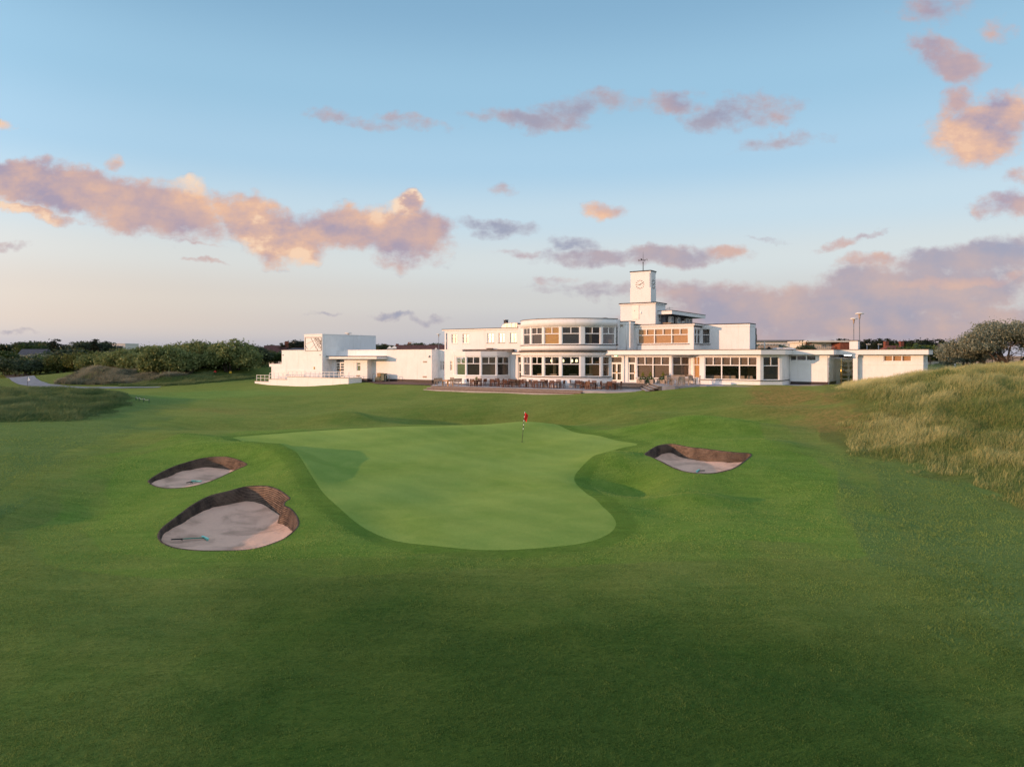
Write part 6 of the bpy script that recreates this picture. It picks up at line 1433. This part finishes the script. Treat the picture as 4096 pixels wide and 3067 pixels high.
# ---------------------------------------------------------------- background buildings, lamps, fences
def house(u, Y, w, d, hw, hr, rz, roof, label, hip=False, chim=((.3,0),), gable=None, wallm='farwhite', zb=None, wins=3, vt=None):
    x = bearing(u,Y); z = gz_(x,Y) if zb is None else zb; z = min(z, zof(vt,Y)-hw-hr) if vt else z; o = thing('house', label, 'house', (x,Y,z-.1), rz)
    MB().box(-w/2,w/2,-d/2,d/2,0,hw).build('wall', M[wallm], o, False)
    e = .35; W_, D_ = w/2+e, d/2+e; r_ = (w/2-d/2*.9 if hip else W_); r_ = max(r_, .3)
    mb = MB(); mb.add([(-W_,-D_,hw),(W_,-D_,hw),(W_,D_,hw),(-W_,D_,hw),(-r_,0,hw+hr),(r_,0,hw+hr)], [(0,1,5,4),(2,3,4,5),(1,2,5),(3,0,4),(3,2,1,0)])
    rf = mb.build('roof', M[roof], o, False)
    for cx, cy in chim: MB().box(cx*w-.4,cx*w+.4,cy*d-.3,cy*d+.3,hw+hr*.4,hw+hr+.9).build('chimney', M['brick'], rf, False)
    if gable:
        gx_, gw, gh = gable; mb = MB(); mb.add([(gx_-gw/2,-D_-.5,hw-.3),(gx_+gw/2,-D_-.5,hw-.3),(gx_,-D_-.5,hw+gh),(gx_-gw/2,0,hw-.3),(gx_+gw/2,0,hw-.3),(gx_,0,hw+gh)], [(0,1,2),(3,5,4),(0,3,4,1)]); mb.build('gable', M['farwhite'], o, False)
        mb = MB(); mb.add([(gx_-gw/2-.2,-D_-.7,hw-.45),(gx_,-D_-.7,hw+gh+.05),(gx_,.3,hw+gh+.05),(gx_-gw/2-.2,.3,hw-.45),(gx_+gw/2+.2,-D_-.7,hw-.45),(gx_+gw/2+.2,.3,hw-.45)], [(0,1,2,3),(1,4,5,2)]); g_ = mb.build('gable_roof', M[roof], o, False); g_.modifiers.new('thickness','SOLIDIFY').thickness = .15
    for k in range(wins):
        cx = -w/2+w*(k+.5)/wins; f = MB().box(cx-.6,cx+.6,-d/2-.06,-d/2-.005,hw-1.7,hw-.45).build('window', M['frame'], o, False); MB().box(cx-.5,cx+.5,-d/2-.075,-d/2-.06,hw-1.6,hw-.55).build('pane', M['blind_grey'], f, False)
    return o
# left: white houses above the shrubs, dark roofs among the trees
house(410,230,8,7,6.2,2.6,R(20),'tile','white house with a red roof and chimney behind the shrub belt',False,((-.2,0),),None,'farwhite', vt=1384)
house(445,228,9,7,6.6,2.2,R(-30),'slate','white house with a grey slate roof right of the red roofed one',False,(),None,'farwhite', vt=1383)
x = bearing(492,232); z = zof(1374,232)-10.8; o = thing('modern_house', 'flat roofed white house with a dark window above the shrub belt', 'house', (x,232,z))
MB().box(-3,3,-4,4,0,7.4).build('wall', M['farwhite'], o, False); MB().box(-1.2,3.0,-4.2,4,7.4,10.6).build('upper_wall', M['farwhite'], o, False); f = MB().box(0.,2.4,-4.3,-4.2,8.6,10.1).build('window', M['frame'], o, False); MB().box(.1,2.3,-4.32,-4.3,8.7,10.0).build('pane', M['blind_grey'], f, False); MB().box(-1.3,3.1,-4.4,4.2,10.6,10.8).build('roof', M['fascia'], o, False)
house(140,185,5.5,4.5,2.6,1.6,R(10),'slate','house with a blue grey slate roof among the left trees',False,(), vt=1391)
house(168,188,3.6,3.6,2.4,1.6,R(70),'slate','small gabled house with a slate roof beside the blue grey one',False,(), vt=1392)
house(1133,150,7,6,3.4,3.6,R(15),'tiledark','brown tiled house left of the white sundial block',False,((.1,0),),None,'brick', vt=1380)
house(1195,140,9,7,2.6,1.5,R(-8),'slate','low grey roofed house partly hidden by the sundial block',True,(),None,'farwhite', vt=1390)
# above the long low wall
house(1528,215,9,8,4.6,3.2,R(0),'tiledark','house with a maroon hipped roof at the left above the low wall',True,((.1,0),), vt=1386)
house(1552,205,9,7,3.6,3.4,R(20),'tiledark','house with a brown roof second from the left above the low wall',False,((.3,0),),(1.2,4,1.6), vt=1386)
house(1585,200,10,7,4.2,4.2,R(-12),'tiledark','steep maroon roofed house with a tall chimney above the low wall',False,((.40,0),),(-1.5,5.,2.2), vt=1380)
house(1620,210,9,8,4.2,3.2,R(10),'tiledark','house with a sloping maroon roof beside the chimneyed one',True,(), vt=1386)
house(1693,175,12.5,7.5,2.9,4.2,R(-8),'tiledark','long maroon roofed house with a white gable and a roof panel',False,(),(2.4,5.5,2.9),'farwhite',None,2, vt=1378)
hs = [ob for ob in bpy.data.objects if ob.get('label','').startswith('long maroon roofed')][0]
MB().add([(-3.2,-2.55,4.62),(-1.0,-2.55,4.62),(-1.0,-1.35,5.85),(-3.2,-1.35,5.85)], [(0,1,2,3)]).build('roof_panel', M['slate'], hs, False).modifiers.new('thickness','SOLIDIFY').thickness = .1
for i, (u, Y, s_, lab) in enumerate(((1559,188,.7,'left white marquee top above the low wall'),(1578,186,1.0,'middle white marquee top above the low wall'),(1744,160,.55,'small white marquee top right of the long maroon roof'))):
    x = bearing(u,Y); z = gz_(x,Y); o = thing('marquee', lab, 'tent', (x,Y,z), 0, 'white marquees'); zt_ = (9.0-z) if u < 1700 else (8.2-z)
    
    MB().add([(-s_,-s_,zt_+.1),(s_,-s_,zt_+.1),(s_,s_,zt_+.1),(-s_,s_,zt_+.1),(0,0,zt_+.9)], [(0,1,4),(1,2,4),(2,3,4),(3,0,4),(3,2,1,0)]).build('canopy', M['farwhite'], o, False)
    for a in (-1,1):
        for b in (-1,1): MB().tube([(a*s_*.95,b*s_*.95,0),(a*s_*.95,b*s_*.95,zt_+.1)], .06, 6).build('leg', M['steel'], o, False)
# right: school block
Y = 165; x0, x1 = bearing(2960,Y), bearing(3240,Y)
sc = thing('school_building', 'long pale two storey block with window bands and a brick end behind the clubhouse', 'building', (x0,Y,gz_(x0,Y)))
zt_ = zof(1366,Y); zb_ = gz_(x0,Y)
MB().box(x0,x1-3,Y,Y+10,zb_,zt_).build('wall', M['farwhite'], sc); MB().box(x0-.3,x1-1.5,Y-.5,Y+10.3,zt_,zt_+.35).build('roof', M['greyroof'], sc)
for a, b, n_ in ((x0+.5,bearing(3140,Y),14),(bearing(3152,Y),bearing(3210,Y),6)):
    z0, z1 = zof(1392,Y), zof(1374,Y)
    for k in range(n_):
        wa, wb_ = a+(b-a)*k/n_, a+(b-a)*(k+1)/n_-.12; f = MB().box(wa,wb_,Y-.08,Y-.004,z0,z1).build('window', M['frame'], sc); MB().box(wa+.1,(wa+wb_)/2-.05,Y-.1,Y-.08,z0+.5,z1-.1).box((wa+wb_)/2+.05,wb_-.1,Y-.1,Y-.08,z0+.5,z1-.1).build('pane', M['blind_grey'], f)
MB().box(x1-3,x1-.5,Y-.4,Y+10,zb_,zt_-.05).build('brick_pier', M['brick'], sc)
MB().tube([(bearing(3036,Y),Y+2,zt_),(bearing(3036,Y),Y+2,zt_+1.7)], .25, 8).build('flue', M['planter'], sc)
Y = 140; xa, xb, xc_, xd = bearing(3222,Y), bearing(3325,Y), bearing(3346,Y), bearing(3406,Y); zt_ = zof(1369,Y); zb_ = gz_(xa,Y)
s2 = thing('school_wing', 'school wing with a white balcony front and a red brick end', 'building', (xa,Y,zb_))
MB().box(xa,xb,Y,Y+8,zb_,zt_).build('wall', M['farwhite'], s2); MB().add([(xb,Y-.05,zb_),(xc_,Y-1.6,zb_),(xc_,Y-1.6,zt_-.1),(xb,Y-.05,zt_-.1)], [(0,1,2,3)]).box(xc_,xd,Y-1.6,Y+8,zb_,zt_-.1).build('brick_wall', M['brick'], s2)
MB().box(xa-.4,xd+.3,Y-1.9,Y+8.2,zt_,zt_+.28).build('roof', M['farwhite'], s2); MB().box(xa,xa+1.2,Y-.06,Y,zb_,zt_-.1).build('brick_pier', M['brick'], s2)
for u0, u1 in ((3236,3254),(3284,3302)):
    a, b = bearing(u0,Y), bearing(u1,Y); z0, z1 = zof(1390,Y), zof(1376,Y); f = MB().box(a,b,Y-.08,Y-.005,z0,z1).build('window', M['frame'], s2); mb = MB()
    for k in range(3): mb.box(a+.06+(b-a)*k/3, a+(b-a)*(k+1)/3-.06, Y-.1, Y-.08, z0+.08, z1-.08)
    mb.build('pane', M['blind_grey'], f)
mb = MB(); mb.box(bearing(3234,Y),bearing(3324,Y),Y-1.3,Y-1.24,zof(1386,Y),zof(1385,Y)); mb.box(bearing(3234,Y),bearing(3324,Y),Y-1.3,Y-1.24,zof(1391,Y),zof(1390,Y))
for k in range(12): xx = bearing(3234,Y)+(bearing(3324,Y)-bearing(3234,Y))*k/11; mb.box(xx-.03,xx+.03,Y-1.3,Y-1.25,zof(1396,Y),zof(1385,Y))
mb.build('balcony_rail', M['steel'], s2)
Y = 112; sh = thing('pavilion_shed', 'grey ribbed shed with dark green trim behind the flat roof', 'shed', (bearing(3070,Y),Y,gz_(bearing(3070,Y),Y)))
xl, xm0, xm1, xr = bearing(2990,Y), bearing(3032,Y), bearing(3114,Y), bearing(3192,Y); ze, zr_ = zof(1398,Y), zof(1381.5,Y); zb_ = gz_(xm0,Y)
prof = [(xl,zb_),(xr,zb_),(xr,ze-.1),(xm1,zr_),(xm0,zr_),(xl,ze+.3)]
mb = MB(); mb.add([(a,Y,z) for a,z in prof]+[(a,Y+8,z) for a,z in prof], [list(range(6)),list(range(6,12))[::-1]]+[(i,(i+1)%6,(i+1)%6+6,i+6) for i in range(6)]); mb.build('wall', M['shed'], sh)
mb = MB()
for (a,za),(b,zb2) in (((xl,ze+.3),(xm0,zr_)),((xm1,zr_),(xr,ze-.1))): mb.add([(a,Y-.12,za),(b,Y-.12,zb2),(b,Y-.12,zb2+.14),(a,Y-.12,za+.14),(a,Y+.05,za),(b,Y+.05,zb2),(b,Y+.05,zb2+.14),(a,Y+.05,za+.14)], [(0,1,2,3),(7,6,5,4),(0,4,5,1),(3,2,6,7),(0,3,7,4),(1,5,6,2)])
mb.build('bargeboard', M['greentrim'], sh); MB().box(xm0+.1,xm1-.1,Y-.3,Y-.02,zof(1392.5,Y),zof(1380.5,Y)).build('sign_board', M['planter'], sh); MB().box(xm0,xm1,Y-.34,Y-.01,zof(1394,Y),zof(1392.6,Y)).box(xm0,xm1,Y-.34,Y-.01,zof(1380.4,Y),zof(1379.5,Y)).build('sign_frame', M['greentrim'], sh)
# right: red hipped roof, second roof behind silver bushes
house(3572,150,11,9,3.4,3.4,R(12),'tile','red hipped roof house with two chimneys beyond the right wing',True,((-.12,.05),(.22,.05)),None,'brick', vt=1380)
house(3790,150,11,9,3.0,3.6,R(-10),'tiledark','brown hipped roof house partly hidden by the silver bushes',True,(),None,'farwhite', vt=1372)
# lamps
def lamp(u, Y, v_top, dia, label, proto=None):
    x = bearing(u,Y); z = gz_(x,Y); h = zof(v_top,Y)-z; o = thing('street_lamp', label, 'street lamp', (x,Y,z), 0, 'mushroom topped street lamps'); s_ = dia/1.0
    MB().tube([(0,0,0),(0,0,1.2),(0,0,1.22),(0,0,h-.75)], [.09,.09,.065,.05], 10).build('post', M['greymetal'], o, False)
    MB().lathe([(.05,-.78),(.08,-.75),(.14,-.22),(.10,-.16)], (0,0,h), 14).build('neck', M['planter'], o, False)
    MB().lathe([(0,-.20),(.12,-.20),(.5*s_,-.16),(.51*s_,-.12),(.46*s_,-.05),(.28*s_,.03),(0,.06)], (0,0,h), 26).build('lamp_shade', M['farwhite'], o, False); return o
lamp(3438,88,1251,1.02,'taller of the two mushroom lamps behind the right wing')
lamp(3415,96,1272,.92,'shorter of the two mushroom lamps behind the right wing')
lamp(1755,168,1335,1.,'distant mushroom lamp left of the white left wing')
for i, (u, Y, vt, vb, lab) in enumerate(((1172,150,1370,1420,'slim pale pole left of the sundial block'),(1103,150,1390,1425,'short pale pole right of the left shrub belt'),(1638,190,1372,1400,'pale lamp post above the middle of the low wall'),(1770,190,1373,1400,'thin pale lamp post just left of the left wing'),(3468,150,1378,1400,'pale lamp post left of the red hipped roof, beyond the wing'),(3514,148,1378,1400,'pale lamp post right against the red hipped roof'))):
    x = bearing(u,Y); z = gz_(x,Y); o = thing('lamp_post', lab, 'lamp post', (x,Y,z)); h = zof(vt,Y)-z
    MB().tube([(0,0,0),(0,0,h)], [.11,.07], 7).build('post', M['steel'], o, False); MB().box(-.1,.7,-.1,.1,h-.02,h+.12).build('lantern', M['farwhite'], o, False)
# fences
def fence(pts, h, n_, label, mat, rails, pw=.05, name='fence', pal=0):
    a = pts[0]; z = gz_(*a); o = thing(name, label, 'fence', (a[0],a[1],z)); pts = np.array(pts, float); L_ = np.r_[0,np.cumsum(np.linalg.norm(np.diff(pts,axis=0),axis=1))]
    def pt(t): q_ = t*L_[-1]; return V2(np.interp(q_,L_,pts[:,0]), np.interp(q_,L_,pts[:,1]))
    P_ = [pt(k/(n_-1)) for k in range(n_)]; Zs = [gz_(*p) for p in P_]
    for p, zz in zip(P_, Zs): MB().box(p[0]-pw,p[0]+pw,p[1]-pw,p[1]+pw,zz-.2,zz+h).build('post', M[mat], o)
    for r_ in rails: MB().tube([(p[0],p[1]-pw,zz+h*r_) for p, zz in zip(P_,Zs)], pw*.5, 5).build('rail', M[mat], o)
    if pal:
        mb = MB()
        for k in range(pal):
            p = pt(k/(pal-1)); zz = gz_(*p); mb.box(p[0]-.05,p[0]+.05,p[1]-.1,p[1]-.06,zz+.05,zz+h)
        mb.build('palings', M[mat], o)
    return o
fence([(bearing(970,150),150),(bearing(1140,138),138)], 1.35, 12, 'pale paling fence between the shrub belt and the white block', 'rail', (.25,.8), .05, 'fence', 46)
fence([(bearing(3720,96),96),(bearing(3860,100),100),(bearing(4010,104),104),(bearing(4250,110),110)], 1.5, 14, 'dark wire fence with slim posts behind the silver bushes', 'iron', (.1,.35,.65,.95), .045)
fence([(bearing(300,126),126),(bearing(560,124),124)], .9, 9, 'low dark post fence at the foot of the left shrub belt', 'iron', (.9,), .05)
x0, x1 = bearing(3930,128), bearing(4200,128); o = tag(MB().box(x0,x1,128,128.3,gz_(x0,128)-.3,zof(1424,128)).build('garden_wall', M['planter']), 'long pale boundary wall glimpsed beneath the silver tree', 'wall')
for u, v_, lab in ((3748,1490,'white bollard nearest the end of the white wing'),(3820,1492,'white bollard right of the other one, in the long grass')):
    g = Vector((bearing(u,76),76,gz_(bearing(u,76),76))); o = thing('bollard', lab, 'bollard', g, 0, 'white bollards'); MB().lathe([(.07,0),(.07,.55),(.05,.62),(0,.64)], (0,0,0), 10).build('post', M['farwhite'], o, False); MB().lathe([(.075,.42),(.075,.5)], (0,0,0), 10).build('band', M['greymetal'], o, False)
# ---------------------------------------------------------------- sky, sun, camera
SUN_AZ, SUN_EL = R(70), R(8.0)               # to the left of straight behind the camera
sdir = Vector((-math.sin(SUN_AZ)*math.cos(SUN_EL), -math.cos(SUN_AZ)*math.cos(SUN_EL), math.sin(SUN_EL)))
ld = bpy.data.lights.new('sun', 'SUN'); ld.energy = 3.8; ld.angle = R(.6); ld.color = (1., .545, .295)
lo_ = bpy.data.objects.new('sun', ld); COL.objects.link(lo_); lo_.location = sdir*300
lo_.rotation_euler = (-sdir).to_track_quat('-Z','Y').to_euler()
def L(r, g, b): return tuple(((c/255+.055)/1.055)**2.4 if c > 10 else c/255/12.92 for c in (r,g,b))
W = bpy.data.worlds.new('World'); scene.world = W; W.use_nodes = True; W.cycles.sampling_method = 'MANUAL'; W.cycles.sample_map_resolution = 512
nt = W.node_tree; nt.nodes.clear(); out = nt.nodes.new('ShaderNodeOutputWorld')
sky = N(nt, 'ShaderNodeTexSky', sky_type='NISHITA'); sky.sun_disc = False
sky.sun_elevation = SUN_EL; sky.sun_rotation = math.atan2(sdir.x, sdir.y); sky.altitude = 10; sky.air_density = 1.; sky.dust_density = .6; sky.ozone_density = 1.5
STR = .12
gen = N(nt, 'ShaderNodeTexCoord').outputs['Generated']
sx = N(nt, 'ShaderNodeSeparateXYZ', {0: gen}); X, Y, Z = sx.outputs
zen = math_(nt, 'ABSOLUTE', Z)
el = math_(nt, 'MULTIPLY', math_(nt, 'ARCSINE', zen), 180/math.pi/60.)      # elevation / 60 degrees
cr = nt.nodes.new('ShaderNodeValToRGB'); nt.links.new(el, cr.inputs[0]); r_ = cr.color_ramp; r_.interpolation = 'EASE'
stops = [(0,(176,176,192)),(2.2,(194,193,200)),(4.5,(208,208,208)),(7.5,(214,222,224)),(11,(198,220,233)),(15,(172,208,232)),(20,(156,198,225)),(27,(134,177,208)),(45,(105,152,192)),(60,(112,155,192))]
r_.elements[0].position = 0; r_.elements[0].color = (*L(*stops[0][1]),1)
r_.elements[1].position = 1; r_.elements[1].color = (*L(*stops[-1][1]),1)
for e, c in stops[1:-1]:
    k = r_.elements.new(e/60); k.color = (*L(*c),1)
# towards the sunset the low sky is warmer and brighter
hz = math_(nt,'MULTIPLY', math_(nt,'SUBTRACT',1., sstep(nt, zen, .02, .21)), sstep(nt, zen, .005, .05))
sun_h = N(nt, 'ShaderNodeVectorMath', {0: gen, 1: (sdir.x, sdir.y, 0.)}, operation='DOT_PRODUCT').outputs['Value']
left = sstep(nt, sun_h, -.45, .25)
c = mixc(nt, math_(nt,'MULTIPLY',math_(nt,'MULTIPLY',hz,left),.52), cr.outputs[0], L(242,217,192))
behind = sstep(nt, sun_h, .05, .95)
c = mixc(nt, math_(nt,'MULTIPLY',behind,.9), c, mixc(nt, 1., c, (1.72,1.66,1.66), 'MULTIPLY'))  # unseen sunward sky boosted to lift the ambient light
over = sstep(nt, Z, .50, .85)
c = mixc(nt, over, c, (.48,.60,.76))  # unseen zenith made brighter, also for ambient light
# ---- clouds
yc = math_(nt, 'MAXIMUM', Y, .02)
p = N(nt, 'ShaderNodeCombineXYZ', {0: math_(nt,'DIVIDE',X,yc), 1: math_(nt,'DIVIDE',Z,yc), 2: 1.}).outputs[0]
def noisev(vec, scale, detail):
    return N(nt, 'ShaderNodeTexNoise', {'Vector': vec, 'Scale': scale, 'Detail': detail, 'Roughness': .6}).outputs['Color']
def vm(op, a, b): return N(nt, 'ShaderNodeVectorMath', {0: a, 1: b}, operation=op).outputs[0]
w1 = vm('MULTIPLY', vm('SUBTRACT', noisev(p, 9., 3), (.5,.5,.5)), (.075,.05,0))
w2 = vm('MULTIPLY', vm('SUBTRACT', noisev(p, 34., 4), (.5,.5,.5)), (.036,.026,0))
pw = vm('ADD', vm('ADD', p, w1), w2)
BL = [(110,405,230,46,7,1.2,.62),(330,450,170,66,9,1.25,.48),(408,412,48,32,0,.9,1.25),(560,478,120,56,12,1.2,.8),(630,522,110,52,5,1.25,.95),(560,500,60,40,0,1.2,1.2),(745,500,130,50,8,1.2,.7),(868,508,112,70,5,1.35,.55),(872,442,38,28,0,1.3,1.4),(835,468,60,22,0,1.1,1.25),(232,352,24,15,0,.6,.9),(50,372,80,32,0,1.1,.9),(40,455,130,15,9,.9,1.),
(1080,480,95,20,3,.75,.0),(1050,502,36,14,0,.6,.0),(1300,447,50,20,6,.8,.75),(1248,520,60,20,0,.75,.0),(1105,542,50,11,0,.6,.35),(1380,552,215,26,0,1.0,.17),(1470,566,70,20,0,.9,.2),(1560,545,40,16,0,.8,.5),(1330,627,170,15,0,.6,.15),(1210,608,60,13,0,.5,.4),(1280,640,60,10,0,.5,.1),
(1750,665,400,62,-7,1.15,.20),(2010,615,330,72,-8,1.2,.2),(2110,553,230,38,-5,1.15,.15),(1540,640,190,32,-4,.95,.25),(2010,705,520,48,-2,1.2,.2),(1660,690,300,40,0,.9,.22),(2080,600,140,14,-4,.8,.7),(1880,560,100,18,-8,.7,.4),
(2110,290,120,72,-10,1.15,.8),(2180,245,80,64,0,1.1,.85),(2085,332,70,22,0,.9,.7),(2065,225,50,50,0,.9,.5),(2205,382,48,20,0,.7,.7),(2195,440,90,32,0,.75,.4),(2140,450,40,20,0,.5,.4),
(2045,132,82,48,15,.88,.3),(2010,90,54,40,0,.8,.3),(2030,20,90,28,0,.6,.25),(2160,70,46,28,0,.55,.35),
(1150,262,120,22,9,.70,.14),(1270,238,160,30,-4,.55,.12),(1465,216,75,26,0,.68,.2),(1645,238,100,32,-4,.74,.18),(1560,252,70,26,0,.66,.1),(1690,302,100,20,-8,.55,.1),(755,258,95,15,8,.60,.2),(890,264,85,17,8,.58,.18),(15,270,40,14,0,.7,.9),
(890,684,75,9,3,.55,.0),(720,681,34,6,0,.5,.0),(1800,530,50,12,-14,.7,.4),(1880,503,46,7,-16,.5,.3),(440,565,42,6,0,.55,.3),(390,524,70,5,4,.45,.5),(25,538,50,8,0,.4,.2),(20,716,40,5,0,.35,.0),(1640,516,50,6,0,.4,.1),(1080,405,40,12,8,.3,.2)]
D = S = SW = None
for cx, cy, rx, ry, an, wt, wm in BL:
    k = 1.85172/FPX
    x0, y0, ca, sa = (cx*1.85172-UC)/FPX, (VH-cy*1.85172)/FPX, math.cos(R(-an)), math.sin(R(-an))
    ax, ay = 1/(rx*k*1.15), 1/(ry*k*1.15)
    ux = N(nt, 'ShaderNodeVectorMath', {0: pw, 1: (ca*ax, sa*ax, -(ca*x0+sa*y0)*ax)}, operation='DOT_PRODUCT').outputs['Value']
    uy = N(nt, 'ShaderNodeVectorMath', {0: pw, 1: (-sa*ay, ca*ay, (sa*x0-ca*y0)*ay)}, operation='DOT_PRODUCT').outputs['Value']
    d = math_(nt, 'MULTIPLY_ADD', ux, ux, math_(nt, 'MULTIPLY', uy, uy))
    vb = math_(nt, 'MULTIPLY_ADD', d, -wt, wt)
    D = vb if D is None else math_(nt, 'SMOOTH_MAX', D, vb, .25)
    vp = math_(nt, 'MAXIMUM', vb, 0.)
    S = vp if S is None else math_(nt, 'ADD', S, vp)
    x = math_(nt, 'MULTIPLY', vp, wm)
    SW = x if SW is None else math_(nt, 'ADD', SW, x)
warm = math_(nt, 'DIVIDE', SW, math_(nt, 'ADD', S, .02), clamp=False)
stv = (1.,1.5,1.)
ps = vm('MULTIPLY', p, stv)
f0 = noise(nt, ps, 15., 6, .60)
f1 = noise(nt, vm('ADD', ps, (-.016,-.012,0.)), 15., 4, .60)
g0 = noise(nt, ps, 46., 4, .65)
det = math_(nt, 'ADD', math_(nt,'MULTIPLY_ADD', f0, 1.9, -.90), math_(nt,'MULTIPLY_ADD', g0, .85, -.40))
dens = math_(nt, 'ADD', D, det)
front = sstep(nt, Y, .15, .4)
alpha = math_(nt,'MULTIPLY', math_(nt,'MULTIPLY', sstep(nt, dens, .02, .95), front), .93)
l0 = noise(nt, ps, 6., 2, .5); l1 = noise(nt, vm('ADD', ps, (-.045,-.03,0.)), 6., 2, .5)
lit = math_(nt, 'ADD', math_(nt, 'MULTIPLY_ADD', math_(nt,'SUBTRACT', f0, f1), 1.7, .54), math_(nt,'MULTIPLY', math_(nt,'SUBTRACT', l0, l1), 2.6))
lit = math_(nt, 'MULTIPLY', lit, math_(nt,'MULTIPLY_ADD', warm, 1.35, .08), clamp=True)
mau = mixc(nt, sstep(nt, warm, 0., .4), L(148,155,180), L(168,150,170))
cc = mixc(nt, lit, mau, L(243,190,152))
cc = mixc(nt, sstep(nt, math_(nt,'MULTIPLY',lit,warm), .62, 1.15), cc, L(255,222,190))
edge = math_(nt,'MULTIPLY', math_(nt,'SUBTRACT',1., sstep(nt, dens, .35, 1.0)), .30)
cc = mixc(nt, edge, cc, L(216,190,186))
c = mixc(nt, alpha, c, cc)
# bright cloud sheet added out of view, over and behind, as fill light
gb = sstep(nt, noise(nt, N(nt,'ShaderNodeVectorMath',{0: gen, 1: (1,1,2.5)}, operation='MULTIPLY').outputs[0], 2.4, 5, .6), .42, .62)
bk = math_(nt,'MULTIPLY', math_(nt,'MULTIPLY', gb, sstep(nt, math_(nt,'SUBTRACT',math_(nt,'MULTIPLY',Z,.7),Y), .05, .5)), sstep(nt, Z, .02, .15))
c = mixc(nt, math_(nt,'MULTIPLY',bk,.85), c, (1.12,1.13,1.22))
# below the horizon: dull ground tone (never seen, the ground sheet covers it)
sc_ = mixc(nt, 1., c, (1/STR,1/STR,1/STR), 'MULTIPLY')
fin = mixc(nt, .10, sc_, sky.outputs[0])
bg = N(nt, 'ShaderNodeBackground', {'Color': fin, 'Strength': STR}); nt.links.new(bg.outputs[0], out.inputs[0])
cam = bpy.data.cameras.new('camera'); cam.sensor_width = 36; cam.lens = 36*FPX/4096; cam.clip_end = 12000; cam.clip_start = .1
cam.shift_y = -(1533.5-VH)/4096
co = bpy.data.objects.new('camera', cam); COL.objects.link(co); co.location = (0,0,CZ); co.rotation_euler = (R(90),0,0)
scene.camera = co
scene.view_settings.view_transform = 'Standard'; scene.view_settings.look = 'None'; scene.view_settings.exposure = .08; scene.view_settings.gamma = 1
scene.cycles.max_bounces = 8; scene.cycles.transparent_max_bounces = 12

scene.cycles.use_denoising = True; scene.cycles.denoiser = 'OPENIMAGEDENOISE'; scene.cycles.denoising_input_passes = 'RGB_ALBEDO'; scene.cycles.denoising_prefilter = 'NONE'
